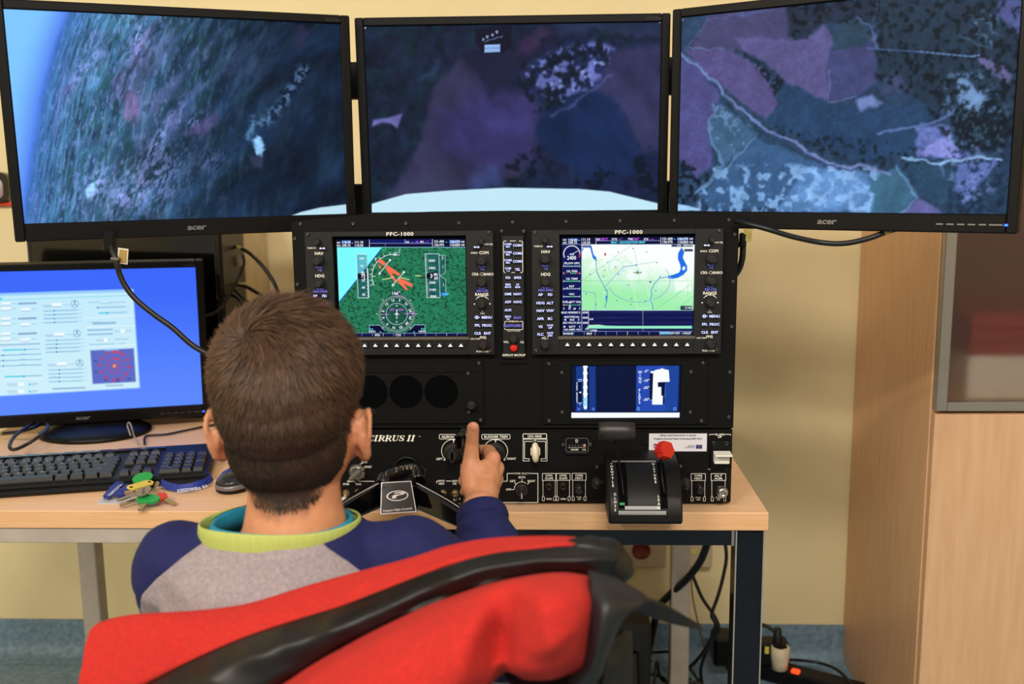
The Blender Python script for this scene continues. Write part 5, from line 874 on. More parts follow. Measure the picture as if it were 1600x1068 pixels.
# left group
P.T('BOTH', *YL(72, 470), 3, bold=1, fit=9); P.T('START', *YL(117, 526), 3.3, bold=1, fit=11.5); P.L([YL(2, 512), YL(20, 490), YL(46, 484)], .8); P.L([YL(18, 524), YL(64, 522), YL(36, 540)], .8)
P.L([YL(-130, 697), YL(-84, 697)], .9); P.L([YL(0, 697), YL(188, 697)], .9); P.T('LIGHTS', 549, 751.3, 3, bold=1, fit=13); P.T('STRB', 540.8, 755.8, 3.1, bold=1, fit=10); P.T('TAXI', 560, 755.8, 3.1, bold=1, fit=9.5); P.T('LDG', 578.5, 755.6, 3.1, bold=1, fit=8)
P.L([YL(934, 718), YL(934, 695), YL(950, 693)], .9); P.L([YL(1048, 694), YL(1104, 694)], 1); P.L([YL(1190, 694), YL(1205, 695), YL(1206, 722)], 1); P.T('PITOT', *YL(991, 694), 3, bold=1, fit=10.5); P.T('HEAT', *YL(992, 726), 3, bold=1, fit=9.6); P.T('ANTI', *YL(1147, 694), 3, bold=1, fit=8.6); P.T('ICE', *YL(1147, 726), 3, bold=1, fit=6); P.L([YL(1205, 900), YL(1208, 914)], 1); P.T('ON', 710.5, 779.5, 2.6)
P.L([(523, 781.5), (546, 781.5)], .9)
b = MB(); p = atY(558, 737, PY); b.lathe((p[0], PY, p[2]), (0, -1, 0), [(.0145, 0), (.014, .004), (.0105, .006), (.0095, .008)], 30); s = b.build('ignition_switch', STEEL, con)
b = MB(); b.box((p[0], PY-.014, p[2]), (.0062, .016, .024), bev=.002, R=roty(D2R(50))); b.build('key_handle', mat('grey_key_handle', (118, 112, 108), .4, .3), s)
for x, y, wcol in [(540.8, 770, 1), (559.5, 769, 1), (578, 769, 1), (711, 770, 0), (692, 770, 0)]:
    p = atY(x, y, PY); b = MB(); b.lathe((p[0], PY, p[2]), (0, -1, 0), [(.0068, 0), (.0068, .0018), (.0046, .0024), (.0042, .006), (.0032, .0062)], 6 if 0 else 20); s = b.build('toggle_switch', mat('nickel', (170, 150, 118), .25, 1.), con)
    b = MB(); b.lathe((p[0], PY-.004, p[2]), (0, -1, -.45), [(.0017, 0), (.0020, .009), (.0046 if wcol else .0026, .011), (.0048 if wcol else .0028, .015), (.003, .0175)], 14); b.build('lever', mat('cream_tip', (235, 226, 205), .4) if wcol else STEEL, s)
P.build('lettering', [WHITEP], con)
# yoke column, hub, horns
b = MB(); p = atY(636, 733, PY); SX, SZ = p[0], p[2]
b.lathe((SX, PY, SZ), (0, -1, 0), [(.0225, 0), (.022, .003), (.018, .0042), (.0175, .0005)], 36); b.build('shaft_collar', BLK2, con)
HX = atY(622, 770, 1.335)[0]
yk = MB(); yk.cyl((SX, PY-.001, SZ), (HX+.006, 1.37, SZ-.002), .0118, .0118, 24)
def bar(b, a0, a1, w0, w1, t0, t1, bev=.3): # tapered rounded bar
    a0 = np.array(a0); a1 = np.array(a1); ax = a1-a0; ax /= np.linalg.norm(ax); s_ = np.cross(ax, [0, 1., 0]); s_ /= np.linalg.norm(s_); f_ = np.cross(s_, ax); rr = []
    for q_, ww, tt in ((a0, w0, t0), (a1, w1, t1)): rr.append([q_+s_*(cx_*ww/2)+f_*(cz_*tt/2) for cx_, cz_ in [(-1, -.7), (-.75, -1), (.75, -1), (1, -.7), (1, .7), (.75, 1), (-.75, 1), (-1, .7)]])
    b.rings(rr, 0, False)
y0 = 1.335; k = lambda x, y, Y: tuple(atY(x, y, Y))
TL, TR, BR, BL = [np.array(k(*q_)) for q_ in ((596, 753.5, 1.345), (643, 751, 1.345), (651.5, 799.5, 1.325), (594.5, 803.5, 1.325))]
back = [TL+np.array([.006, .05, .006]), TR+np.array([-.004, .05, .008]), BR+np.array([-.004, .05, .006]), BL+np.array([.006, .05, .006])]
V = [TL+[.0, .004, .0], TR+[0, .004, .0], BR+[0, .004, 0], BL+[0, .004, 0]]+back
yk.add(V, [(3, 2, 1, 0), (4, 5, 6, 7), (0, 1, 5, 4), (1, 2, 6, 5), (2, 3, 7, 6), (3, 0, 4, 7)])
hp = spline([k(598, 757, 1.35), k(604, 744, 1.36), k(622, 737, 1.37), k(640, 733, 1.38), k(652, 735, 1.375), k(654, 752, 1.355)], 24); yk.tube(hp, .0105, 12)
yk.build('yoke_hub', BLKG, con)
b = MB(); nn = np.cross(TR-TL, BL-TL); nn /= np.linalg.norm(nn); nn = nn if nn[1] < 0 else -nn
b.add([TL+nn*.0015, TR+nn*.0015, BR+nn*.0015, BL+nn*.0015, TL+[0, .003, 0], TR+[0, .003, 0], BR+[0, .003, 0], BL+[0, .003, 0]], [(3, 2, 1, 0), (0, 1, 5, 4), (1, 2, 6, 5), (2, 3, 7, 6), (3, 0, 4, 7)]); pl = b.build('name_plate', mat('dark_plate', (36, 34, 34), .22, var=.1, scale=90, coat=.4), con); tag(pl, 'dark glossy plate with an oval emblem and silver border')
e1 = (TR-TL+BR-BL); e1 /= np.linalg.norm(e1); e2 = np.cross(nn, e1)*-1; e2 = e2 if e2[2] > 0 else -e2; ctr = (TL+TR+BR+BL)/4
E = Print(ctr, e1, e2, nn, .0018); uvq = lambda q_: ((q_-ctr)@e1, (q_-ctr)@e2)
cs = [np.array(uvq(q_))*.97 for q_ in (TL, TR, BR, BL)]; E.line([*cs], .0011, 0, closed=True)
mm = 1/1250.; pe = lambda x, y: ((x-455)*mm/7.63*1.07, -(y-888)*mm/7.63*1.07+.0002)
ew, eh = 19.4*mm, 8.6*mm*1.06; el = [(ew*math.cos(t)+.0002, .0022+eh*math.sin(t)) for t in np.linspace(0, 2*math.pi, 37)]; el2 = [(.88*ew*math.cos(t)+.0002, .0022+.84*eh*math.sin(t)) for t in np.linspace(0, 2*math.pi, 37)]; E.strip(el, el2)
E.poly([(x*1., y+.0002) for x, y in [pe(385, 902), pe(436, 904), pe(440, 882), pe(470, 868), pe(530, 862), pe(556, 848), pe(552, 832), pe(500, 826), pe(420, 830), pe(416, 842), pe(470, 842), pe(505, 846), pe(490, 854), pe(430, 856), pe(395, 866)]])
E.text('Precision Flight Controls', (.0, -.0172), .0026, 0, bold=1, fit=.041, rot=D2R(2)); E.build('emblem', [mat('silver_emblem', (176, 168, 166), .3, .7, var=.02)], pl)
# faded upside-down lettering on top of the hub
tl = Print(np.array(k(622, 748, 1.352))+np.array([0, 0, .004]), np.array([-.92, -.1, -.28]), np.array([-.1, -.75, -.6]), np.array([0, -.6, .75]), .001)
for i, ch in enumerate('CIRRUS II'):
    q_ = hp[int(3+(8-i)*2.1)]; dq = hp[int(3+(8-i)*2.1)+1]-q_; an = math.atan2(dq[2], dq[0]); V, fs_, W = text2d(ch, 1)
    if len(V): V = V*.0062; V[:, 0] -= W*.0031; ca, sa = math.cos(an+math.pi), math.sin(an+math.pi); tl.mb.add([q_+np.array([ca*u_-(-sa)*0, -.0095+v_*.0, sa*u_+.0035])+np.array([0, -.35, -.94])*v_*1.0+np.array([0, 0, .006]) for u_, v_ in V], fs_)
tl.build('hub_lettering', mat('faded_tan_print', (120, 106, 88), .7), con)
YK = MB()
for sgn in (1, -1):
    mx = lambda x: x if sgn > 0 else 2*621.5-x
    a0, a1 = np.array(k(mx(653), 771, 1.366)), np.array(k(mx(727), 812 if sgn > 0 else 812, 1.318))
    b = MB(); bar(b, a0, a1, .037, .022, .028, .022)
    g = [a1, a1+np.array([0, -.004, .012])]; GX = -.109 if sgn > 0 else -.324
    gp = spline([a1+np.array([-sgn*.006, 0, .0]), a1+np.array([sgn*.003, 0, .004]), (GX+sgn*.004, 1.308, .845), (GX, 1.308, .870), (GX-sgn*.004, 1.31, .893), (GX-sgn*.007, 1.315, .908)], 26); b.tube(gp, .0115, 14, flat=1.25); b.sphere(gp[-1], (.0125, .015, .009)); b.box(gp[-1]+np.array([-sgn*.009, -.004, -.008]), (.012, .018, .022), bev=.003)
    o = b.build('yoke_horn', BLKG, con)
    b = MB(); pts = [np.array(k(mx(x), y, Y)) for x, y, Y in ((651, 755.5, 1.329), (656, 757, 1.326), (700, 781, 1.312), (723, 796, 1.305))]; b.tube(spline(pts, 14), .0009, 6); b.build('edge_highlight_line', mat('pale_edge_highlight', (190, 186, 182), .3, .3), o)  # raised pale strip stands in for the specular highlight along the arm
# ------------------------------------------------------------------ throttle quadrant clamped to the console
tq = thing('throttle_quadrant', 'black throttle quadrant with rounded drum hanging over the desk edge beside the sticker', 'throttle quadrant', (.13, 1.45, .745))
arc_ = spline([(1.490, .830), (1.462, .827), (1.436, .818), (1.415, .804), (1.400, .787), (1.3925, .770), (1.391, .757)], 25)
prof = [(1.512, .8305)]+[tuple(p) for p in arc_]+[(1.394, .7525), (1.400, .751), (1.512, .746)]
qx0, qx1 = atY(951, 790, 1.40)[0], atY(1066, 790, 1.40)[0]
b = MB(); W = [qx0, qx0+.0025, qx1-.0025, qx1]; cy_, cz_ = 1.46, .785
rr = []
for i, x in enumerate(W):
    s_ = .965 if i in (0, 3) else 1.; rr.append([(x, cy_+(y-cy_)*s_, cz_+(z-cz_)*s_) for y, z in prof])
b.rings(rr, 0, False)
hq = b.build('housing', mat('black_satin_drum', (15, 14, 14), .5, spec=.3, var=.08, scale=300, stretch=(.2, 1, 1)), tq); hq.data.set_sharp_from_angle(angle=.6)
def drum(t, off=0):                      # point on the drum profile: t in 0..1 along the visible curve
    pr = np.array(prof[1:26]); L_ = np.concatenate([[0], np.cumsum(np.hypot(*np.diff(pr, axis=0).T))]); L_ /= L_[-1]
    y = np.interp(t, L_, pr[:, 0]); z = np.interp(t, L_, pr[:, 1]); e = 1e-3; dy = np.interp(t+e, L_, pr[:, 0])-np.interp(t-e, L_, pr[:, 0]); dz = np.interp(t+e, L_, pr[:, 1])-np.interp(t-e, L_, pr[:, 1])
    n = np.array([dz, -dy]); n /= np.linalg.norm(n)+1e-12; n = -n if n[1] < 0 and n[0] > 0 else n
    if n[0] > 0: n = -n
    return np.array([y, z])+n*off
def band(b, x0, x1, t0, t1, off, mi=0, n=14):
    T_ = np.linspace(t0, t1, n); P0 = [drum(t, off) for t in T_]; b.add([(x0, y, z) for y, z in P0]+[(x1, y, z) for y, z in P0], [(i, i+1, n+i+1, n+i) for i in range(n-1)], mi, False)
xq = lambda x: qx0+(qx1-qx0)*(x-951)/115.
for u0_, u1_ in ((966, 981), (1032, 1043)): b = MB(); band(b, xq(u0_), xq(u1_), .24, .86, .0004); b.build('lever_slot', HOLE, tq)
for u0_, u1_, t0_, t1_ in ((960, 1031, .20, .235), (966, 1040, .885, .925), (976, 1031, .835, .872)): b = MB(); band(b, xq(u0_), xq(u1_), t0_, t1_, .0006, n=6); b.build('grey_scale', mat('grey_scale', (150, 150, 152), .4, .3), tq)
b = MB(); tt = MB()
def vtext(t, xp, t0, dt, h):
    for i, ch in enumerate(t):
        if ch == ' ': continue
        V, fs_, W_ = text2d(ch, 1); V = V*h; V[:, 0] -= W_*h/2; q_ = [drum(t0+i*dt-v_/.13, .0008) for u_, v_ in V]; tt.add([(xq(xp)+u_, yy, zz) for (u_, v_), (yy, zz) in zip(V, q_)], fs_)
vtext('THROTTLE', 958.5, .29, .047, .0038); vtext('CLOSE', 961, .72, .042, .0034); vtext('MIXTURE', 1026, .29, .047, .0038); vtext('LEAN', 1029, .74, .042, .0034); tt.build('lettering', WHITEP, tq)['kind'] = 'stuff'
b = MB(); band(b, xq(968), xq(976), .80, .825, .0012); tag(b.build('green_tape', mat('green_tape', (30, 150, 90), .6), tq), 'small green mark')
# levers
b = MB(); pts = [k(974, 776, 1.40), k(971, 745, 1.415), k(966, 715, 1.41), k(961, 688, 1.40)]; b.tube(spline(pts, 16), .0016, 6, flat=2.4); lv = b.build('throttle_lever', BLK2, tq)
c = np.array(k(963.5, 672.5, 1.395)); b = MB(); b.lathe(c-np.array([.0262, 0, 0]), (1, -.0, -.02), [(.0098, 0), (.0118, .0015), (.0130, .012), (.0134, .026), (.0128, .040), (.0118, .0505), (.0100, .0524)], 26, sy=1.05); b.build('lever_grip', mat('black_grip', (40, 36, 35), .42, var=.12, scale=60), lv)
b = MB(); pts = [k(1038, 772, 1.395), k(1034, 745, 1.41), k(1032, 722, 1.412), k(1035, 710, 1.405)]; b.tube(spline(pts, 14), .002, 6, flat=2.0); lv = b.build('mixture_lever', BLK2, tq)
c = np.array(k(1036, 704, 1.398)); b = MB(); ax = np.array([.55, -.72, .42]); b.lathe(c-ax*.006, ax, [(.0122, 0), (.0132, .002), (.0132, .012), (.0118, .0145)], 6, sm=False); b.lathe(c-ax*.004, ax, [(.0136, .001), (.0140, .005), (.0132, .0145)], 6, sm=False, up=(.3, .2, 1)); tag(b.build('mixture_knob', mat('red_plastic_knob', (196, 34, 18), .3, var=.02), lv), 'red faceted mixture knob')
for sx, x, y in ((-1, 931, 755), (1, 1073, 756)):
    p = atY(x, y, 1.475); b = MB(); b.lathe((p[0]-sx*.004, 1.478, p[2]), (sx, -.5, .1), [(.0035, -.008), (.0035, 0), (.009, .001), (.0095, .006), (.007, .008)], 8, sm=False); b.build('clamp_knob', KN, tq)
# ------------------------------------------------------------------ monitor stand behind the three upper monitors
t = thing('monitor_stand', 'black stand with horizontal rails holding the three upper monitors', 'stand', (-.08, 1.80, .74))
b = MB(); b.box((-.08, 1.80, 1.12), (.06, .04, .76), bev=.004); b.build('post', BLK2, t); b = MB(); b.box((-.08, 1.80, .748), (.42, .24, .014), bev=.004); b.build('foot_plate', BLK2, t)
for z in (1.42, 1.215): b = MB(); b.box((-.08, 1.765, z), (.92, .028, .062 if z > 1.3 else .058), bev=.003); b.build('rail', BLK2, t)
for (tt_, R, c), X in ((mL, -.5), (mC, -.06), (mR, .34)):
    b = MB(); a = c+R@np.array([0, .055, 0]); b.M = (R, a); b.box((0, .0, 0), (.11, .008, .11), bev=.002); b.M = None; e = np.array([X, 1.76, 1.42]); b.tube([a, (a+e)/2+np.array([0, 0, .02]), e], .014, 10); b.build('bracket', BLK2, t)
# black computer case and grey server behind the desktop monitor
t = thing('computer_case', 'large black computer case behind the desktop monitor', 'computer', (-.90, 2.16, .74))
b = MB(); b.box((-.915, 2.18, .965), (.425, .16, .45), bev=.006); b.build('shell', mat('black_case', (13, 13, 15), .45, var=.08, scale=120), t); b = MB(); b.box((-.915, 2.0985, .965), (.40, .004, .42), bev=.002); b.build('front_panel', BLKG, t)
for x in (-1.08, -.75): b = MB(); b.box((x, 2.17, .7398+.0015), (.05, .12, .004)); b.build('foot', BLKR, t)
t = thing('server_tower', 'beige grey computer tower turned to show its ports and vents', 'computer', (-.70, 2.36, .74))
GR = mat('grey_sheet_metal', (196, 184, 156), .5, .2, var=.04, scale=30); sy = 2.27; sx0, sx1 = atY(331, 400, sy)[0], atY(383, 400, sy)[0]; sz1 = 1.19
b = MB(); b.box(((sx0+sx1)/2-.03, sy+.09, (.742+sz1)/2), (sx1-sx0+.06, .18, sz1-.742), bev=.003); b.build('shell', GR, t)
q = lambda x, y: atY(x, y, sy-.001)
b = MB(); a, c = q(356, 384), q(381, 452); b.box(((a[0]+c[0])/2, sy-.002, (a[2]+c[2])/2), (c[0]-a[0], .003, a[2]-c[2])); vent = b.build('vent_panel', mat('dark_vent', (60, 55, 46), .7), t)
for k_ in range(17):
    z = c[2]+(a[2]-c[2])*(k_+.5)/17; b = MB(); b.box(((a[0]+c[0])/2, sy-.0045, z), (c[0]-a[0], .003, .003), R=rotx(.5)); b.build('slat', GR, vent)
for (x, y, w_, h_, m_, n_) in [(347, 376, .018, .030, BLKG, 'power_socket'), (346, 445, .016, .012, BLKG, 'port'), (347, 458, .018, .016, BLKG, 'port'), (346, 420, .014, .040, mat('blue_port', (70, 84, 96), .5), 'port'), (358, 482, .026, .03, BLKG, 'port'), (339, 398, .007, .007, mat('cream_plastic', (226, 200, 160), .5), 'port')]:
    p = q(x, y); b = MB(); b.box((p[0], sy-.004, p[2]), (w_, .012, h_), bev=.0015); b.build(n_, m_, t)
YEL = mat('yellow_tag', (216, 200, 84), .6, var=.02); TAGW = mat('pale_tag', (226, 216, 190), .6)
p = q(360.5, 363); b = MB(); b.box((p[0], sy-.0015, p[2]), (.017, .001, .012)); tag(b.build('label_sticker', YEL, t), 'yellow sticker')
p = q(352, 486); b = MB(); b.box((p[0], sy-.010, p[2]), (.012, .001, .013)); tag(b.build('label_sticker', YEL, t), 'yellow sticker')
# cables
CABLE = mat('black_cable', (15, 15, 16), .42, var=.1, scale=60); GCAB = mat('grey_cable', (150, 146, 136), .5)
def cable(name, label, pts, r, m_=CABLE, n=50, cat='cable', group=None):
    b = MB(); b.tube(spline([atY(*q_) if abs(q_[0]) > 3 else q_ for q_ in pts], n), r, 8); return tag(b.build(name, m_), label, cat, group)
def knot(o, name, c, d, R, m_, label=None): b = MB(); b.box(c, d, R=R, bev=min(d)*.25); x = b.build(name, m_, o); return tag(x, label) if label else x
o = cable('power_cable', 'thick black cable arching from the top socket of the grey tower', [(346, 377, 2.255), (358, 382, 2.22), (372, 387, 2.19), (385, 392, 2.15), (402, 406, 2.08), (420, 428, 2.06), (432, 450, 2.05), (437, 472, 2.05), (438, 500, 2.06), (430, 560, 2.1)], .0042)
knot(o, 'plug', atY(347, 377, 2.248), (.016, .03, .020), rotz(0), BLKR); knot(o, 'cable_label', atY(376, 388, 2.175), (.022, .008, .0085), roty(.35), mat('yellowish_label', (196, 186, 120), .6), 'pale yellow wrapped label')
knot(o, 'cable_label', atY(375, 407, 2.20), (.011, .003, .024), roty(.12), TAGW, 'white paper label')
o = cable('video_cable', 'black cable leaving the lower port of the grey tower towards the desk', [(346, 445, 2.255), (360, 443, 2.22), (380, 446, 2.18), (400, 456, 2.1), (414, 466, 2.08), (424, 478, 2.07), (430, 500, 2.05), (436, 560, 2.0)], .0042)
knot(o, 'cable_label', atY(379, 443, 2.175), (.022, .006, .006), roty(.15), mat('yellowish_label', (0, 0, 0)))
cable('thin_cable', 'thin black cable crossing in front of the tower vent down to the left', [(379, 398, 2.12), (381, 412, 2.12), (372, 435, 2.12), (360, 458, 2.1), (350, 475, 2.09), (337, 487, 2.07), (324, 492, 2.06), (316, 496, 2.05)], .0032)
cable('thin_cable', 'black cable from the bottom port bending down behind the boy', [(348, 458, 2.255), (362, 461, 2.14), (374, 468, 2.12), (382, 482, 2.1), (388, 505, 2.08), (392, 560, 2.05)], .0036)
cable('thin_cable', 'thin black cable falling close to the tower corner', [(366, 452, 2.15), (376, 462, 2.13), (386, 470, 2.12), (396, 480, 2.11), (404, 500, 2.1), (410, 560, 2.08)], .0030)
cable('thin_cable', 'thin black cable running level to the panel above the boy', [(437, 471, 2.0), (450, 471, 1.95), (464, 473, 1.9), (490, 478, 1.8), (540, 480, 1.72)], .0026)
cable('network_cable', 'grey cable curving to the instrument panel just above the boy', [(392, 492, 2.05), (402, 478, 2.03), (414, 468, 2.0), (430, 462, 1.97), (450, 460, 1.93), (470, 460, 1.88), (520, 465, 1.75)], .0032, GCAB)
o = cable('display_cable', 'black cable hanging from the upper left monitor across the desktop screen', [(170, 362, 1.46), (174, 385, 1.44), (181, 405, 1.43), (187, 428, 1.43), (198, 450, 1.43), (215, 470, 1.43), (242, 492, 1.43), (270, 512, 1.43), (298, 537, 1.43), (325, 553, 1.43), (360, 568, 1.45), (420, 590, 1.48), (470, 600, 1.54)], .0042, n=80)
knot(o, 'plug', atY(172, 376, 1.443), (.019, .012, .030), roty(.08), BLK2); knot(o, 'cable_tag', atY(192, 400, 1.435), (.0155, .0012, .023), roty(D2R(8)), mat('white_tag', (222, 214, 200), .5), 'white tag with ochre face')
b = MB(); p = atY(192, 400, 1.434); b.box(p, (.011, .0012, .0185), R=roty(D2R(8))); b.build('tag_face', mat('ochre_tag', (168, 138, 66), .6), o); knot(o, 'cable_tie', atY(181, 404, 1.43), (.012, .011, .004), roty(.1), mat('grey_tie', (110, 104, 100), .5))
o = cable('display_cable', 'black cable sagging below the upper right monitor', [(1150, 346, 1.50), (1170, 350, 1.48), (1200, 358, 1.47), (1240, 370, 1.47), (1285, 379, 1.47), (1320, 380, 1.46), (1355, 373, 1.45), (1385, 362, 1.45), (1404, 355, 1.45), (1410, 340, 1.47)], .0040, n=70)
knot(o, 'cable_label', atY(1392, 358.5, 1.446), (.020, .0065, .007), roty(-.5), mat('olive_label', (176, 156, 80), .6), 'olive label'); knot(o, 'cable_label', atY(1402, 355, 1.446), (.008, .007, .007), roty(.5), mat('olive_label', (0, 0, 0)))
o = cable('panel_cable', 'short black cable looping out of the right edge of the instrument panel', [(1150, 384, 1.545), (1158, 378, 1.54), (1162, 368, 1.54), (1161, 385, 1.54), (1160, 402, 1.54), (1156, 418, 1.545), (1150, 428, 1.55)], .0048)
knot(o, 'plug', atY(1160, 375, 1.535), (.010, .014, .022), roty(.05), BLK2); knot(o, 'cable_tag', atY(1168, 367, 1.53), (.0125, .002, .019), roty(.1), mat('olive_label', (0, 0, 0)), 'olive tag')
for lb, pts in [('black cable looped on the desk at the left end of the keyboard', [(5, 677, 1.9), (30, 674, 1.88), (52, 668, 1.9), (70, 660, 1.95), (74, 668, 1.86), (60, 682, 1.8), (40, 695, 1.78), (22, 702, 1.76), (15, 697, 1.77), (22, 682, 1.82), (40, 668, 1.88), (60, 656, 1.97)]),
                ('black cable lying on the desk behind the keyboard near the boy', [(226, 693, .0), (226, 684, 0), (232, 680, 0), (260, 678, 0), (290, 672, 0), (330, 664, 0), (360, 660, 0)])]:
    cable('desk_cable', lb, [tuple(atZ(x, y, .744)) if Y == 0 else (x, y, Y) for x, y, Y in pts], .0034 if 'looped' in lb else .0022)
cable('desk_cable', 'thin grey cable bent up behind the keyboard', [tuple(atZ(218, 694, .752)), tuple(atZ(210, 682, .758)), (206, 668, 1.86), (202, 660, 1.88), (199, 664, 1.9), (204, 680, 1.88)], .0016, GCAB)
# ------------------------------------------------------------------ keyboard
kbf = np.array([-.5886, 1.6325]); kbl = np.array([-.9131, 1.5520]); ux = kbf-kbl; ux /= np.linalg.norm(ux); uy = np.array([-ux[1], ux[0]])
KW, KD = .452, .168; org = np.array([kbf[0]-.0, kbf[1]])      # front right corner
kt = thing('keyboard', 'long black computer keyboard lying in front of the desktop monitor', 'keyboard', (org[0]-ux[0]*KW/2, org[1]-ux[1]*KW/2+uy[1]*KD/2, .7395))
tl_ = math.atan2(.012, KD); Rk = np.column_stack([[ux[0], ux[1], 0], [uy[0], uy[1], 0], [0, 0, 1]])@rotx(tl_)
O = np.array([org[0], org[1], .7405])
def KP(b): b.M = (Rk, O)
b = MB(); KP(b); b.box((-KW/2, KD/2, .008), (KW, KD, .014), bev=.004); b.box((-KW/2, -.004, .0055), (KW-.01, .022, .008), bev=.003); b.build('case', BLK2, kt)
b = MB()
b.rings([[(-.5*.0168, 0, 0), (.5*.0168, 0, 0), (.5*.0168, .0168, 0), (-.5*.0168, .0168, 0)], [(-.0062, .0022, .0085), (.0062, .0022, .0085), (.0062, .0152, .0085), (-.0062, .0152, .0085)]], 0, False)
KEYS = {}
KCOL = mat('key_plastic', (27, 26, 26), .42, var=.06, scale=100)
def key(u, v, wu, du=1., hh=1.):
    kk = (round(wu, 2), du, hh)
    if kk not in KEYS:
        w_ = .0188*wu-.0018; d = .0188*du-.0018; h = .0085*hh; b = MB()
        b.rings([[(0, 0, 0), (w_, 0, 0), (w_, d, 0), (0, d, 0)], [(.0006, .0006, h*.3), (w_-.0006, .0006, h*.3), (w_-.0006, d-.0004, h*.3), (.0006, d-.0004, h*.3)], [(.0022, .0030, h), (w_-.0022, .0030, h), (w_-.0022, d-.0012, h*.96), (.0022, d-.0012, h*.96)]], 0, False)
        V = np.concatenate(b.v)@Rk.T; me = bpy.data.meshes.new('key'); me.from_pydata(V.tolist(), [], b.f); me.materials.append(KCOL); KEYS[kk] = me
    o = bpy.data.objects.new('key', KEYS[kk]); COL.objects.link(o); o.location = Vector(Rk@np.array([u, v, .0145])+O)-Vector(WLOC[kt.name]); o.parent = kt
    return (u+.0188*wu/2, v+.0188*du*.55)
leg = Print(O+Rk@np.array([0, 0, .0145+.0085]), Rk[:, 0], Rk[:, 1], Rk[:, 2], .0003)
x0 = -KW+.012; rowsK = [(.012, [1.25, 1.25, 1.25, 6.25, 1.25, 1.25, 1.25, 1.25], [''] * 8), (.0308, [2.25]+[1]*10+[2.75], ['Shift']+list('ZXCVBNM')+['.', '.', '/', 'Shift']), (.0496, [1.75]+[1]*11+[2.25], ['Caps']+list('ASDFGHJKL')+[':', '-', 'Enter']), (.0684, [1.5]+[1]*12+[1.5], ['Tab']+list('QWERTYUIOP')+['(', ')', '-']), (.0872, [1]*13+[2], list('-1234567890-+')+['Bk'])]
for v, ws, ls in rowsK:
    u = x0
    for w_, l in zip(ws, ls):
        c = key(u, v, w_); u += .0188*w_
        if l: leg.text(l, (c[0]-.002, c[1]+.001), .0038 if len(l) < 2 else .0024, 0, bold=1)
u = x0
for i in range(13):
    if i in (1, 5, 9): u += .008
    c = key(u, .1145, 1., .75, .8); leg.text('F%d' % i if i else 'Esc', c, .0024); u += .0188
xn = x0+15*.0188+.008
for r_, v in enumerate((.0872, .0684)):
    for i, l in enumerate((('Ins', 'Home', 'PgUp'), ('Del', 'End', 'PgDn'))[r_]): c = key(xn+i*.0188, v, 1.); leg.text(l, c, .0023)
for i in range(3): c = key(xn+i*.0188, .1145, 1., .75, .8); leg.text(('PrSc', 'ScLk', 'Paus')[i], c, .0022); c = key(xn+i*.0188, .012, 1.); leg.text('-', c, .003)
c = key(xn+.0188, .0308, 1.); leg.text('+', c, .003)
xm = xn+3*.0188+.008
for r_, (v, row) in enumerate([(.0872, ['Nm', '/', 'x', '-']), (.0684, ['7', '8', '9']), (.0496, ['4', '5', '6']), (.0308, ['1', '2', '3'])]):
    for i, l in enumerate(row): c = key(xm+i*.0188, v, 1.); leg.text(l, c, .0036 if len(l) < 2 else .0024, bold=1)
key(xm+3*.0188, .0496, 1., 2.); key(xm+3*.0188, .012, 1., 2.); c = key(xm, .012, 2.); leg.text('0', c, .0036, bold=1); c = key(xm+2*.0188, .012, 1.); leg.text('.', c, .0036)
for i in range(9): leg.rect(x0+.012+i*.031, .1365, x0+.022+i*.031, .1382)
leg.rect(-.075, .139, -.062, .1405); leg.build('key_legends', mat('key_white', (190, 188, 184), .6), kt)
b = MB(); KP(b); b.box((-KW*.53, .148, .0165), (.30, .010, .004), bev=.0015); b.build('media_key_strip', BLKG, kt)
# ------------------------------------------------------------------ mouse
mc = np.array([-.527, 1.608]); mt = thing('computer_mouse', 'black cordless mouse with grey band beside the keyboard', 'mouse', (mc[0], mc[1], .7398))
def loft(b, rows, mi=0): b.rings(rows, mi, True)
def mring(sx, sy, z, dy=0, tiltz=0, n=32):
    out = []
    for i in range(n):
        t_ = 2*math.pi*i/n; x = sx*math.copysign(abs(math.cos(t_))**.85, math.cos(t_)); y = sy*math.copysign(abs(math.sin(t_))**.9, math.sin(t_)); q_ = rotz(-.35)@np.array([x, y+dy, 0]); out.append((mc[0]+q_[0], mc[1]+q_[1], .7398+z+tiltz*(y/sy)))
    return out
b = MB(); loft(b, [mring(.026, .047, .0005), mring(.030, .051, .004), mring(.0305, .0515, .008)]); b.build('base', BLK2, mt)
b = MB(); loft(b, [mring(.0307, .0517, .0075), mring(.0312, .052, .012, 0, .001), mring(.0305, .051, .018, 0, .003)]); b.build('side_band', mat('grey_band', (124, 118, 122), .35, .3), mt)
b = MB(); loft(b, [mring(.0302, .0505, .0178, 0, .003), mring(.0285, .047, .024, 0, .004), mring(.023, .039, .0305, -.001, .003), mring(.014, .026, .0345, -.003, .002), mring(.005, .010, .0358, -.004, 0)]); b.build('top_shell', mat('dark_shell', (34, 34, 38), .22, var=.03, coat=.3), mt)
b = MB(); q_ = rotz(-.35)@np.array([0, .030, 0]); b.lathe((mc[0]+q_[0]-.003, mc[1]+q_[1], .7398+.0325), rotz(-.35)@np.array([1, 0, 0]), [(.003, 0), (.005, .001), (.005, .005), (.003, .006)], 14); b.build('scroll_wheel', BLKR, mt)
lp_ = Print((mc[0]-.004, mc[1]-.010, .7398+.0362), rotz(-.35)[:, 0], rotz(-.35)[:, 1], (0, 0, 1), .0005); lp_.arc((.0, .004), .0026, 20, 250, .0008, 0, 14); lp_.text('o', (.0005, .0045), .0018); lp_.rect(-.006, -.001, .006, -.0004); lp_.build('logo', mat('grey_print', (0, 0, 0)), mt)
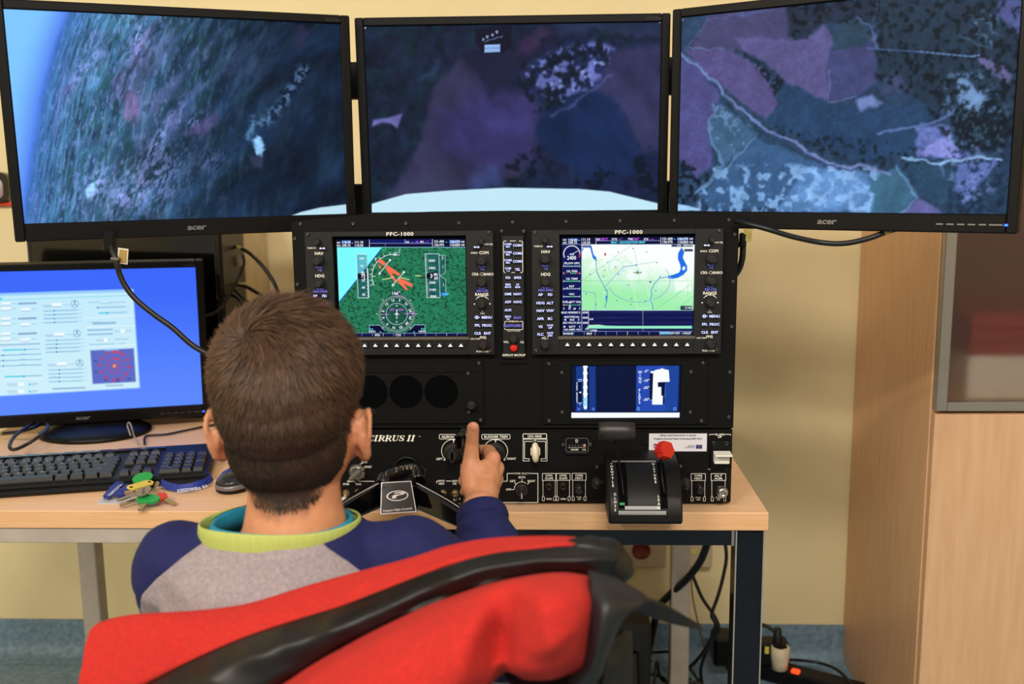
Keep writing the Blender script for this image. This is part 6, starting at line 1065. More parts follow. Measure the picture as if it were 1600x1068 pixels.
# ------------------------------------------------------------------ lanyard, card, keys
RIB = mat('blue_ribbon', (26, 44, 128), .55, col2=(36, 62, 160), scale=200); zt = .7402
def ribbon(b, pts, wd, tw, lift=None):    # pts world xyz, tw: tilt angle of the band about its run (0 flat, pi/2 on edge)
    P_ = spline(pts, 46); T_ = np.gradient(P_, axis=0); T_ /= np.linalg.norm(T_, axis=1)[:, None]; tw_ = np.interp(np.linspace(0, 1, 46), np.linspace(0, 1, len(tw)), tw); A = []
    for i in range(46):
        s_ = np.cross(T_[i], [0, 0, 1.]); s_ /= np.linalg.norm(s_); n_ = np.cross(s_, T_[i]); d = s_*math.cos(tw_[i])+n_*math.sin(tw_[i]); th_ = np.cross(d, T_[i])*.0004; c = P_[i]+n_*abs(math.sin(tw_[i]))*wd/2; A.append([c-d*wd/2-th_, c+d*wd/2-th_, c+d*wd/2+th_, c-d*wd/2+th_])
    b.rings(A, 0, False); return P_, T_, tw_
Zt = lambda x, y, dz=.0: tuple(atZ(x, y, zt+dz))
b = MB(); ribbon(b, [Zt(242, 752, .004), Zt(252, 748, .004), Zt(275, 745, .005), Zt(300, 744, .006), Zt(320, 744, .007), Zt(331, 749, .008), Zt(322, 757, .006), Zt(305, 763, .005), Zt(285, 766, .004), Zt(265, 764, .003), Zt(250, 757, .003)], .0125, [1.0, .9, .6, .5, .7, 1.2, 1.1, 1.0, .9, .9, .8])
lan = b.build('lanyard', RIB); tag(lan, 'dark blue lettered lanyard curled on the desk between keys and mouse', 'lanyard')
b = MB(); ribbon(b, [Zt(206, 748, .006), Zt(198, 750, .008), Zt(186, 757, .009), Zt(176, 765, .008), Zt(168, 775, .007), Zt(166, 777, .006)], .0135, [.2, .3, .3, .1, .1, .1]); b.build('ribbon', RIB, lan)
b = MB(); ribbon(b, [Zt(210, 766, .008), Zt(200, 764, .012), Zt(190, 768, .009), Zt(184, 774, .008)], .0135, [.2, .6, .2, .1]); b.build('ribbon', RIB, lan)
b = MB(); ribbon(b, [Zt(174, 757, .004), Zt(178, 764, .006), Zt(186, 772, .006), Zt(192, 776, .006)], .0125, [.2, .2, .1, .1]); b.build('ribbon', RIB, lan)
def ltext(t, p, q_, h, nrm, k_=0):
    p = np.array(p); q_ = np.array(q_); e = q_-p; L_ = np.linalg.norm(e); e /= L_; e2 = np.cross(nrm, e); e2 /= np.linalg.norm(e2); pr = Print(p, e, e2, np.cross(e, e2), .0012); pr.text(t, (0, 0), h, 0, al='l', bold=1, fit=L_); return pr.build('lettering', mat('white_ribbon_print', (215, 220, 235), .6), lan)
ltext('POLITECHNIKA', Zt(189.5, 757.5, .012), Zt(170, 775, .0108), .0058, np.array([.0, -.2, 1]))
n_ = np.array([0, -1., .45]); ltext('POLITECHNIKA RZESZOWSKA', Zt(326, 761, .008), Zt(279, 766.5, .0055), .0056, n_*-1.) if False else ltext('RZESZOWSKA', Zt(277, 767.0, .0085), Zt(314, 762.2, .0105), .0050, n_); ltext('IKA', Zt(316, 761.4, .0106), Zt(324, 758.5, .0115), .0050, n_)
b = MB(); P4 = [Zt(151, 787), Zt(164, 775), Zt(216, 776), Zt(216, 788)]; b.add([tuple(np.array(p)+np.array([0, 0, h])) for h in (0, .0012) for p in P4], [(3, 2, 1, 0), (4, 5, 6, 7), (0, 1, 5, 4), (1, 2, 6, 5), (2, 3, 7, 6), (3, 0, 4, 7)]); tag(b.build('plastic_card', mat('clear_card', (206, 204, 214), .3, var=.03, scale=30)), 'pale plastic card holder lying under the keys', 'card')
# keys on a ring
NICK = mat('nickel_key', (176, 166, 140), .3, 1., var=.04, scale=60)
def kkey(name, label, a, c, head, r_head, th, colr, z, cap=None, tooth=True):
    a = np.array(Zt(*a, z)); c = np.array(Zt(*c, z*.5)); ax = c-a; L_ = np.linalg.norm(ax); ax /= L_; n_ = np.array([0, -.25, 1.]); n_ -= ax*(n_@ax); n_ /= np.linalg.norm(n_); s_ = np.cross(n_, ax); t_ = thing(name, label, 'key', tuple(a), 'keys of the bunch')
    b = MB(); b.M = (np.column_stack([s_, n_, ax]), a)
    po = [(-.0042, 0), (.0042, 0)]+([(p_, q_) for k_ in range(6) for p_, q_ in ((.0042, L_*(.3+.1*k_)), (.0022 if k_ % 2 else .003, L_*(.35+.1*k_)))] if tooth else [])+[(.003, L_*.95), (0, L_), (-.0042, L_*.96)]
    b.prism(po, -.001, .001); b.build('blade', NICK, t_)
    b = MB(); b.M = (np.column_stack([s_, n_, ax]), a); b.prism([(r_head*head*math.cos(u), -r_head*.8+r_head*math.sin(u)) for u in np.linspace(0, 2*math.pi, 20, endpoint=False)], -th, th); b.build('key_head', colr, t_)
    return t_, (np.column_stack([s_, n_, ax]), a)
GRN = mat('green_plastic', (24, 158, 78), .35, var=.03); REDP = mat('red_cap', (216, 48, 36), .4, var=.03)
tk, Mx = kkey('door_key', 'large nickel key lying on top of the yellow tag', (215, 771), (183, 782), 1.05, .0125, .0012, NICK, .019)
pr = Print(Mx[1]+Mx[0]@np.array([0, .0016, -.010]), Mx[0][:, 2], Mx[0][:, 0]*-1, Mx[0][:, 1], .0002); pr.text('GERDA', (0, 0), .0042, 0, bold=1, rot=math.pi/2); pr.build('engraving', mat('engraving', (120, 110, 90), .5, .5), tk)
kkey('door_key', 'second nickel key whose toothed blade reaches furthest towards the card', (222, 776), (187, 790), .9, .011, .001, NICK, .012)
kkey('small_key', 'brass toned key with round green cap nearest the desk edge', (228, 785), (219, 797), 1.5, .0125, .0022, GRN, .010)
kkey('small_key', 'nickel key with red cap on the right of the bunch', (256, 779), (275, 787), 1.1, .0105, .002, REDP, .008)
kkey('small_key', 'key with green cap propped behind the yellow tag', (226, 752), (232, 762), 1.35, .0125, .002, GRN, .014)
b = MB(); a, c = np.array(Zt(201, 763, .020)), np.array(Zt(238, 752, .019)); ax = c-a; L_ = np.linalg.norm(ax); ax /= L_; n_ = np.array([.0, -.45, 1.]); n_ -= ax*(n_@ax); n_ /= np.linalg.norm(n_); s_ = np.cross(n_, ax); b.M = (np.column_stack([ax, -n_, s_]), a)
hw = .0085; b.prism([(0, -hw*.6), (.004, -hw), (L_-.006, -hw), (L_, -hw*.4), (L_, hw*.4), (L_-.006, hw), (.004, hw), (0, hw*.6)], -.0012, .0012); yt = b.build('key_tag', mat('yellow_plastic', (222, 200, 66), .4, var=.02)); tag(yt, 'yellow plastic key tag lying across the bunch', 'key tag')
for u in (.005, L_-.006): b = MB(); pc = a+ax*u+n_*.0013; b.lathe(pc, n_, [(.0026, 0), (.0024, .0003)], 12); b.build('tag_hole', HOLE, yt)
b = MB(); c = np.array(Zt(247, 770, .010)); th_ = np.linspace(0, 2*math.pi, 25)[:-1]; b.tube([c+np.array([.010*math.cos(u), .012*math.sin(u), .007*math.sin(u)]) for u in th_], .0007, 6, loop=True); rg = b.build('key_ring', STEEL); tag(rg, 'steel split ring with clasp joining keys and lanyard', 'key ring')
knot(rg, 'clasp', np.array(Zt(244, 760, .014)), (.006, .005, .019), roty(.45), STEEL)
# ------------------------------------------------------------------ wall sockets, cables and strips under the desk
t = thing('socket_trunking', 'white wall trunking with red round sockets under the desk', 'wall socket', (.1, WALLY-.02, .26)); WPL = mat('white_trunking', (196, 178, 150), .5, var=.02)
b = MB(); b.box((-.02, WALLY-.02, .302), (.62, .038, .078), bev=.004); b.build('trunking', WPL, t)
for x, y in ((960, 858), (1002, 859.5), (912, 858)):
    p = atY(x, y, WALLY-.04); b = MB(); b.lathe((p[0], WALLY-.038, p[2]), (0, -1, 0), [(.0235, 0), (.0235, .004), (.020, .005), (.019, .0022), (.004, .0018)], 28); b.build('socket', mat('dark_red_socket', (118, 26, 20), .4), t)
t = thing('wall_outlet', 'small pale wall box with a yellow mark to the right of the red sockets', 'wall socket', (.38, WALLY-.02, .26)); b = MB(); b.box((.372, WALLY-.016, .305), (.075, .03, .09), bev=.004); b.build('box', WPL, t)
p = atY(1084, 862, WALLY-.035); b = MB(); b.box((p[0], WALLY-.0325, p[2]), (.014, .002, .01)); b.build('mark', YEL, t)
o = cable('thick_cable', 'thick black cable slanting down from the desk past the pale leg', [(1110, 835, 2.1), (1103, 855, 2.12), (1092, 880, 2.14), (1072, 905, 2.18), (1045, 930, 2.22), (1030, 948, 2.25), (1020, 985, 2.28), (1010, 1040, 2.3)], .0085)
cable('leg_cable', 'thin black cable curving down beside the front leg', [(1132, 840, 2.2), (1135, 870, 2.2), (1130, 900, 2.2), (1122, 930, 2.2), (1112, 960, 2.2), (1118, 975, 2.2), (1110, 1000, 2.22), (1085, 1035, 2.25), (1050, 1060, 2.28)], .0042)
cable('leg_cable', 'thin black cable bowing right before it reaches the floor cables', [(1076, 882, 2.3), (1085, 905, 2.3), (1098, 935, 2.3), (1118, 965, 2.3), (1122, 985, 2.3), (1105, 1015, 2.3), (1095, 1045, 2.3), (1098, 1075, 2.3)], .0042)
cable('leg_cable', 'very thin black cable hanging along the back leg', [(1080, 895, 2.35), (1082, 930, 2.35), (1090, 970, 2.36), (1100, 1010, 2.36)], .0018, mat('olive_cable', (96, 86, 50), .5))
rr_ = random.Random(5)
for i in range(16):
    x, y = .12+rr_.random()*.30, 2.05+rr_.random()*.30; pts = []; an = rr_.random()*6.3
    for k_ in range(7): pts.append((x, min(2.40, max(1.95, y)), .006+rr_.random()*(.10 if k_ in (2, 3, 4) else .03))); an += rr_.uniform(-1.3, 1.3); x += .07*math.cos(an); y += .05*math.sin(an); x = min(.47, max(.0, x))
    b = MB(); b.tube(spline(pts, 50), .0035+.001*(i % 2), 7); tag(b.build('floor_cable', CABLE), 'black cable in the tangle on the floor under the desk', 'cable', 'tangled cables under the desk')
t = thing('pedal_unit', 'dark box standing on the floor under the desk behind the cables', 'pedals', (.09, 2.28, 0)); b = MB(); b.box((.10, 2.28, .115), (.26, .20, .22), bev=.01); b.build('housing', mat('dark_grey_box', (38, 38, 40), .6), t)
for dx in (-.06, .06): b = MB(); b.box((.10+dx, 2.15, .10), (.08, .02, .14), R=rotx(-.5), bev=.006); b.build('pedal', BLK2, t)
for x, y, d, lb in [(1128, 1010, (.05, .07, .075), 'black power adapter with a yellow mark left of the front leg'), (1207, 1016, (.075, .05, .06), 'black power adapter with a yellow mark right of the front leg')]:
    p = atY(x, y, 2.36); t = thing('power_adapter', lb, 'adapter', (p[0], p[1], p[2]-.03)); b = MB(); b.box(p, d, bev=.006); b.build('body', BLK2, t); b = MB(); b.box(p+np.array([-.02 if x > 1150 else .016, -d[1]/2-.001, .014]), (.01, .002, .018)); b.build('mark', YEL, t)
t = thing('power_strip', 'black power strip on the floor with a glowing red switch', 'power strip', (.60, 2.33, .0)); b = MB(); b.M = (rotz(-.55), np.array([.60, 2.335, .022])); b.box((0, 0, 0), (.34, .055, .042), bev=.006); b.build('body', BLK2, t)
p = atY(1243, 1051, 2.315); b = MB(); b.M = (rotz(-.55), np.array([p[0], p[1], .0455])); b.box((0, 0, 0), (.020, .016, .008), bev=.002); tag(b.build('switch', mat('glowing_red_switch', (255, 60, 20), .4, emit=1.8), t), 'glowing red switch')
p = atY(1218, 1045, 2.33); t = thing('socket_adapter', 'cream plug adapter standing on the power strip', 'adapter', (p[0], p[1], p[2]-.03)); CRM = mat('cream_plug', (222, 208, 178), .45); b = MB(); b.lathe((p[0], p[1], .045), (0, 0, 1), [(.019, 0), (.0205, .02), (.0225, .03), (.0225, .058), (.019, .060), (.018, .05)], 20); b.build('body', CRM, t); b = MB(); b.cyl((p[0]-.006, p[1]-.0, .095), (p[0]-.008, p[1], .15), .014, .009, 14); b.build('plug', BLKR, t)
cable('plug_cable', 'black cable arching from the cream adapter behind the desk leg', [(p[0]-.008, p[1], .145), (1215, 1010, 2.33), (1213, 990, 2.33), (1202, 980, 2.34), (1188, 975, 2.35), (1170, 976, 2.36)], .005)
cable('plug_cable', 'thin black cable running along the skirting to the cabinet', [(1225, 1030, 2.36), (1250, 1031, 2.38), (1280, 1035, 2.38), (1305, 1044, 2.34), (1322, 1058, 2.30), (1335, 1075, 2.22)], .0038)
# ------------------------------------------------------------------ the boy
def remeshed(parts, vox, sm_iter, sm_fac=.5):
    """one continuous surface grown from tapered joints and ovals; returns verts, faces"""
    me = bpy.data.meshes.new('tmp'); V = np.concatenate(parts.v); me.from_pydata(V.tolist(), [], parts.f); o = bpy.data.objects.new('tmp', me); COL.objects.link(o)
    m = o.modifiers.new('r', 'REMESH'); m.mode = 'VOXEL'; m.voxel_size = vox; m.adaptivity = 0
    m = o.modifiers.new('s', 'SMOOTH'); m.factor = sm_fac; m.iterations = sm_iter
    bpy.context.view_layer.update(); dg = bpy.context.evaluated_depsgraph_get(); ev = o.evaluated_get(dg); e = ev.to_mesh()
    n = len(e.vertices); co = np.empty(n*3); e.vertices.foreach_get('co', co); nr = np.empty(n*3); e.vertices.foreach_get('normal', nr)
    F_ = [tuple(p.vertices) for p in e.polygons]; ev.to_mesh_clear(); bpy.data.objects.remove(o); bpy.data.meshes.remove(me)
    return co.reshape(-1, 3), F_, nr.reshape(-1, 3)
def cap(b, p0, p1, r0, r1, n=16, sx=1., up=None):        # closed tapered capsule
    p0 = np.array(p0, float); p1 = np.array(p1, float); L_ = np.linalg.norm(p1-p0); pr = []
    for a in np.linspace(-88, 0, 6): pr.append((r0*math.cos(D2R(a)), r0*math.sin(D2R(a))))
    for a in np.linspace(0, 88, 6): pr.append((r1*math.cos(D2R(a)), L_+r1*math.sin(D2R(a))))
    b.lathe(p0, p1-p0, pr, n, sx=sx, up=up)
def chain(b, pts, rs, **k):
    for i in range(len(pts)-1): cap(b, pts[i], pts[i+1], rs[i], rs[i+1], **k)
def as_obj(V, F_, name, mats, parent, mi=None):
    b = MB(); b.add(V, F_, 0, True)
    if mi is not None: b.m = list(mi)
    return b.build(name, mats, parent)
HC = np.array([-.2785, 1.022, 1.040])
boy = thing('person', 'seated boy in grey and navy raglan shirt gripping the yoke with his thumb up', 'person', (-.27, 1.05, 0))
b = MB()
# head
b.sphere(HC+[0, -.004, .004], (.0745, .090, .083), 28); b.sphere(HC+[0, -.030, -.018], (.0665, .062, .066), 24); b.sphere(HC+[.0015, -.006, -.056], (.0672, .070, .074), 28); b.sphere(HC+[0, .035, -.045], (.055, .055, .062), 24); b.sphere(HC+[0, .040, .02], (.060, .054, .055), 20)
b.sphere(HC+[0, .070, -.088], (.026, .022, .020), 16); cap(b, HC+[-.046, .02, -.055], HC+[-.014, .078, -.088], .018, .013); cap(b, HC+[.046, .02, -.055], HC+[.014, .078, -.088], .018, .013)
chain(b, [HC+[0, .088, -.005], HC+[0, .098, -.030], HC+[0, .101, -.040]], [.008, .009, .0105]); b.sphere(HC+[-.010, .094, -.043], (.007, .008, .006), 10); b.sphere(HC+[.010, .094, -.043], (.007, .008, .006), 10)
cap(b, HC+[-.016, .086, -.063], HC+[.016, .086, -.063], .0062, .0062); cap(b, HC+[-.013, .084, -.071], HC+[.013, .084, -.071], .0068, .0068)
for s_ in (-1, 1):
    cap(b, HC+[s_*.016, .087, .010], HC+[s_*.044, .078, .010], .008, .007); b.sphere(HC+[s_*.040, .066, -.032], (.020, .018, .018), 14); b.sphere(HC+[s_*.0485, .014, -.052], (.0275, .036, .042), 18)
    ec = HC+[s_*.0765, .004, -.060]                      # ear: helix rim, lobe, bowl
    rim = [ec+np.array([s_*x, y, z]) for x, y, z in [(-.004, .012, .012), (.004, .008, .026), (.0085, -.004, .031), (.0105, -.013, .024), (.0105, -.0165, .010), (.0085, -.013, -.006), (.005, -.006, -.020), (.000, .004, -.025), (-.004, .008, -.016)]]
    chain(b, rim, [.0034, .0036, .0038, .0038, .0038, .0038, .0052, .0052, .0036], n=10); b.sphere(ec+np.array([s_*.003, -.003, .003]), (.0035, .014, .025), 12, R=rotz(-s_*.35))
# neck and trunk
b.lathe((-.2735, 1.010, .965), (.0, -.06, -1), [(.01, -.06), (.044, -.05), (.0465, -.02), (.0475, .02), (.0495, .050), (.055, .077), (.066, .098), (.05, .13)], 28, sy=.96, up=(0, 1, 0))
cap(b, (-.385, 1.0, .836), (-.165, 1.01, .838), .034, .034); b.sphere((-.275, 1.01, .72), (.120, .080, .14), 28); b.sphere((-.275, 1.01, .56), (.115, .085, .14), 24)
# legs
for s_ in (-1, 1): chain(b, [(-.275+s_*.06, 1.02, .50), (-.275+s_*.09, 1.37, .50), (-.275+s_*.09, 1.36, .10)], [.075, .052, .036]); cap(b, (-.275+s_*.09, 1.36, .055), (-.275+s_*.095, 1.46, .04), .034, .030)
SHR = np.array([-.152, 1.015, .842]); ELR = np.array([-.055, 1.085, .722]); WRR = np.array([-.0915, 1.222, .833])
chain(b, [SHR, ELR, WRR+(ELR-WRR)*.35, WRR], [.036, .034, .031, .0245])
HW = -.2165                                             # the left arm mirrors the right about the yoke centre
SHL = np.array([-.402, 1.0, .848]); ELL = np.array([-.425, 1.10, .715]); mir = lambda p: np.array([2*HW-p[0], p[1], p[2]])
chain(b, [SHL, ELL, mir(WRR)+(ELL-mir(WRR))*.35, mir(WRR)], [.040, .034, .031, .0245])
# hands: each finger a chain of its own closing round the horn, thumb up from the side of the palm
kk = lambda x, y, Y: np.array(atY(x, y, Y))
HP = dict(wr=[kk(752, 782, 1.238), kk(755, 768, 1.252)],
    th=([kk(738, 762, 1.248), kk(735, 737, 1.262), kk(736, 718, 1.268), kk(737.5, 692, 1.270), kk(739.2, 668, 1.264)], [.0150, .0142, .0112, .0090, .0083]),
    fi=[([kk(755, 765, 1.252), kk(770, 716, 1.280), kk(764, 704, 1.318), kk(745, 703, 1.340), kk(728, 708, 1.330)], [.0150, .0108, .0090, .0080, .0070]),
        ([kk(758, 766, 1.256), kk(775.5, 731, 1.284), kk(770, 722, 1.325), kk(748, 722, 1.346), kk(727, 728, 1.330)], [.0150, .0112, .0094, .0084, .0074]),
        ([kk(758, 770, 1.256), kk(775, 748, 1.284), kk(770, 742, 1.322), kk(747, 743, 1.342), kk(724.5, 748, 1.324), kk(722, 752, 1.308)], [.0150, .0105, .0088, .0080, .0072, .0062]),
        ([kk(757, 774, 1.252), kk(771, 764, 1.278), kk(764, 760, 1.312), kk(744, 760, 1.328), kk(727, 764, 1.312), kk(724, 768, 1.300)], [.0140, .0092, .0078, .0070, .0064, .0054])],
    pal=[(kk(748, 748, 1.262), (.0215, .014, .026)), (kk(741, 757, 1.256), (.0165, .015, .0215)), (kk(762, 745, 1.268), (.0165, .013, .026))])
hb = MB()
for f_ in (lambda p: p, mir):
    cap(hb, f_(WRR+(ELR-WRR)*.10), f_(HP['wr'][0]), .0245, .0215); cap(hb, f_(HP['wr'][0]), f_(HP['wr'][1]), .0215, .021)
    chain(hb, [f_(p) for p in HP['th'][0]], HP['th'][1], n=14)
    for P_, R_ in HP['fi']: chain(hb, [f_(p) for p in P_], R_, n=14)
    for c, r_ in HP['pal']: hb.sphere(f_(c), r_, 16)
HV, HF, HN = remeshed(hb, .0016, 5)
b.M = None
BV, BF, BN = remeshed(b, .0031, 7)
body = as_obj(np.concatenate([BV, HV]), BF+[tuple(i+len(BV) for i in f) for f in HF], 'body', SKINM, boy)
# thumb nails
NAIL = mat('nail', (226, 154, 130), .25, var=.02)
for f_, s_ in ((lambda p: p, 1), (mir, -1)):
    c = f_(kk(739.2, 666.8, 1.2543)); b = MB(); G = []
    for i, v in enumerate(np.linspace(-1, 1, 9)):
        G.append([c+np.array([u*.0056*(1-.10*v*v if v < .2 else math.sqrt(max(.05, 1-v*v*.85))), .0032*u*u+.0012*v*v-.0002, v*.0050+(0 if v > 0 else 0)]) for u in np.linspace(-1, 1, 9)])
    b.grid(G); V = np.concatenate(b.v); b2 = MB(); b2.grid(G); b2.grid(np.array(G)+np.array([0, .0009, 0])); b2.build('thumb_nail', NAIL, boy)
# eyes and mouth
for s_ in (-1, 1):
    c = HC+[s_*.030, .0765, -.006]; b = MB(); b.sphere(c, (.0118, .0110, .0085), 16); e = b.build('eye', mat('eye_white', (235, 230, 225), .2, var=.01), boy); b = MB(); b.lathe(c+[0, .0100, 0], (0, 1, 0), [(.0048, 0), (.0044, .0012), (.002, .0016)], 14); b.build('iris', mat('brown_iris', (70, 42, 26), .15), e)
    b = MB(); cap(b, HC+[s_*.016, .0925, .018], HC+[s_*.046, .0805, .020], .0022, .0012, n=8); b.build('eyebrow', mat('brow_hair', (62, 42, 28), .7), boy)
b = MB(); cap(b, HC+[-.016, .0905, -.067], HC+[.016, .0905, -.067], .0036, .0036, n=10, sx=1.); b.build('lips', mat('lip_skin', (196, 108, 92), .45, var=.03), boy)
# trousers and shoes
b = MB(); b.sphere((-.275, 1.01, .53), (.128, .098, .11), 20)
for s_ in (-1, 1): chain(b, [(-.275+s_*.062, 1.02, .505), (-.275+s_*.09, 1.37, .50), (-.275+s_*.09, 1.365, .13)], [.084, .062, .047])
V, F_, N_ = remeshed(b, .008, 4); as_obj(V, F_, 'trousers', mat('dark_denim', (34, 40, 62), .8, var=.1, scale=300), boy)
for s_ in (-1, 1): b = MB(); cap(b, (-.275+s_*.09, 1.35, .048), (-.275+s_*.095, 1.47, .038), .045, .036, n=18); b.box((-.275+s_*.092, 1.41, .012), (.078, .20, .022), bev=.008); b.build('shoe', mat('dark_shoe', (30, 30, 34), .6), boy)
# ---- shirt
b = MB()
b.sphere((-.275, 1.005, .745), (.152, .108, .165), 30); b.sphere((-.275, 1.0, .60), (.140, .110, .15), 26); cap(b, (-.378, .995, .840), (-.18, 1.01, .843), .051, .048, n=24); cap(b, (-.335, .975, .80), (-.22, .975, .80), .070, .070, n=24); cap(b, (-.31, .988, .856), (-.245, .992, .858), .040, .040, n=20)
b.lathe(tuple(np.array([-.286, 1.003, .80])), (0, .02, 1), [(.05, 0), (.132, .014), (.122, .048), (.104, .070), (.0925, .084), (.0845, .0935), (.06, .097)], 40, sy=.86, up=(0, 1, 0))
chain(b, [SHR+[0, 0, -.004], SHR+[.035, .022, -.045], ELR+[0, 0, 0]], [.053, .052, .048], n=24); chain(b, [ELR, ELR+(WRR-ELR)*.55, ELR+(WRR-ELR)*.86], [.046, .0425, .0355], n=24)
chain(b, [SHL+[.004, 0, -.004], SHL+[-.006, .035, -.055], ELL], [.050, .051, .047], n=24); chain(b, [ELL, ELL+(mir(WRR)-ELL)*.55, ELL+(mir(WRR)-ELL)*.86], [.045, .041, .035], n=24)
SV, SF, SN = remeshed(b, .0042, 9)
def fold(p):
    x, y, z = p; n = mnoise.noise(Vector((x*9+z*14, y*12, z*26+x*10))); n2 = mnoise.noise(Vector((x*30, y*30, z*44))); r_ = 1-abs(mnoise.noise(Vector((x*7+3, y*9, z*20-x*8)))*2)
    a = .0038*n+.0010*n2+.0030*max(0, r_-.55)
    w_ = np.array(p); dE = np.linalg.norm(w_-(ELR*.45+WRR*.55)); 
    if dE < .13:
        t_ = (w_-ELR)@(WRR-ELR)/np.linalg.norm(WRR-ELR)**2; a += (.0050-.0085*abs(math.sin(t_*17+n*3.5+math.atan2(x-ELR[0], z-ELR[2])*.9)))*max(0, 1-dE/.13)
    dS = np.linalg.norm(w_-SHR-np.array([.03, 0, 0]))
    if dS < .10: a += .0065*math.sin((x*60+z*90))*max(0, 1-dS/.10)
    return a
D_ = np.array([fold(p) for p in SV]); SV = SV+SN*D_[:, None]
# back seam curves of the raglan sleeves
zs_ = [.60, .70, .80, .83, .85, .872, .888, .90]
xl_ = [-.452, -.450, -.440, -.424, -.405, -.378, -.355, -.338]; xr_ = [-.088, -.100, -.135, -.160, -.180, -.206, -.228, -.242]
L1 = np.interp(SV[:, 2], zs_, xl_); R1 = np.interp(SV[:, 2], zs_, xr_)
def clip(V, Fs, d, keep):                     # true cut of the cloth along the line d = 0
    V = list(map(tuple, V)); out = []; cache = {}; d = list(d); s_ = 1 if keep else -1
    for f in Fs:
        v_ = [d[i]*s_ for i in f]
        if min(v_) >= 0: out.append(f); continue
        if max(v_) < 0: continue
        r_ = []; n = len(f)
        for k_ in range(n):
            i, j = f[k_], f[(k_+1) % n]
            if d[i]*s_ >= 0: r_.append(i)
            if (d[i]*s_ >= 0) != (d[j]*s_ >= 0):
                q_ = (min(i, j), max(i, j))
                if q_ not in cache: t_ = d[q_[0]]/(d[q_[0]]-d[q_[1]]); a_, b_ = V[q_[0]], V[q_[1]]; cache[q_] = len(V); V.append(tuple(a_[c]+(b_[c]-a_[c])*t_ for c in range(3))); d.append(0.)
                r_.append(cache[q_])
        if len(r_) > 2: out.append(tuple(r_))
    used = sorted({i for f in out for i in f}); mp = {u: i for i, u in enumerate(used)}
    return np.array([V[u] for u in used]), [tuple(mp[i] for i in f) for f in out], used
ctr = np.array([-.2885, 1.003, .905])
HOLED = lambda V: np.maximum(np.hypot((V[:, 0]-ctr[0])/.083, (V[:, 1]-ctr[1])/.070)-1, (.856-V[:, 2])*20)
def SEAM(V, side):
    x_ = np.interp(V[:, 2], zs_, xl_ if side < 0 else xr_); f_ = np.clip((V[:, 1]-1.07)/.03, 0, 1); m_ = HW-.03 if side < 0 else HW+.03
    x_ = x_*(1-f_)+m_*f_; return (x_-V[:, 0]) if side < 0 else (V[:, 0]-x_)
SV, SF, _u = clip(SV, SF, HOLED(SV), True)
GREYM = mat('grey_marl_jersey', (142, 130, 136), .9, col2=(166, 155, 160), scale=260, detail=5, bump=.15); NAVY = mat('navy_jersey', (17, 24, 84), .85, var=.05, scale=300, bump=.1); LIME = mat('lime_rib', (184, 196, 104), .85, var=.03, scale=120, stretch=(4, 4, .3), bump=.15); TEAL = mat('teal_jersey', (24, 140, 176), .85, var=.04, scale=200)
def cloth(V, Fs, name, m_, label=None):
    b = MB(); b.add(V, Fs, 0, True); o = b.build(name, m_, boy)
    if label: tag(o, label)
    md = o.modifiers.new('thickness', 'SOLIDIFY'); md.thickness = .0014; md.offset = -1
LV, LF, _u = clip(SV, SF, SEAM(SV, -1), True); MV, MF, _u = clip(SV, SF, SEAM(SV, -1), False)
RV, RF, _u = clip(MV, MF, SEAM(MV, 1), True); KV, KF, _u = clip(MV, MF, SEAM(MV, 1), False)
cloth(KV, KF, 'shirt', GREYM, 'grey marl shirt back'); cloth(LV, LF, 'sleeve', NAVY, 'navy sleeve'); cloth(RV, RF, 'sleeve', NAVY, 'navy sleeve')
# cuff
ax = (WRR-ELR)/np.linalg.norm(WRR-ELR)
for W_, A_ in ((ELR+(WRR-ELR)*.93, ax), (ELL+(mir(WRR)-ELL)*.93, (mir(WRR)-ELL)/np.linalg.norm(mir(WRR)-ELL))):
    b = MB(); b.lathe(W_-A_*.020, A_, [(.0325, .010), (.0340, .018), (.0328, .026), (.0300, .032), (.0278, .0335), (.0270, .030), (.0285, .010)], 36); b.build('cuff', NAVY, boy)
# collar: a ribbed band standing round the neck
def ring3(rx, ry, zoff, cx=0, cy=0, tilt=0., n=56):
    return [ctr+np.array([rx*math.cos(t_)*.955+cx, ry*math.sin(t_)+cy, zoff+(tilt-.0085)*(math.sin(t_)+1)+.0012*math.sin(3*t_+1)]) for t_ in np.arange(n)*2*math.pi/n]
b = MB(); b.rings([ring3(.0870, .0735, -.030), ring3(.0893, .0755, -.019), ring3(.0900, .0760, -.009), ring3(.0890, .0752, -.0015), ring3(.0874, .0740, .0004), ring3(.0862, .073, -.0014), ring3(.0860, .072, -.030)], 0, True, False, False, loop=True); b.build('collar', LIME, boy)
b = MB(); b.rings([ring3(.0825, .0665, -.026, 0, .004, .002), ring3(.0805, .0645, -.012, 0, .006, .004), ring3(.0765, .0615, -.007, 0, .008, .005), ring3(.0735, .059, -.009, 0, .008, .005), ring3(.0755, .061, -.028, 0, .006, .002)], 0, True, False, False, loop=True); b.build('undershirt_collar', TEAL, boy)
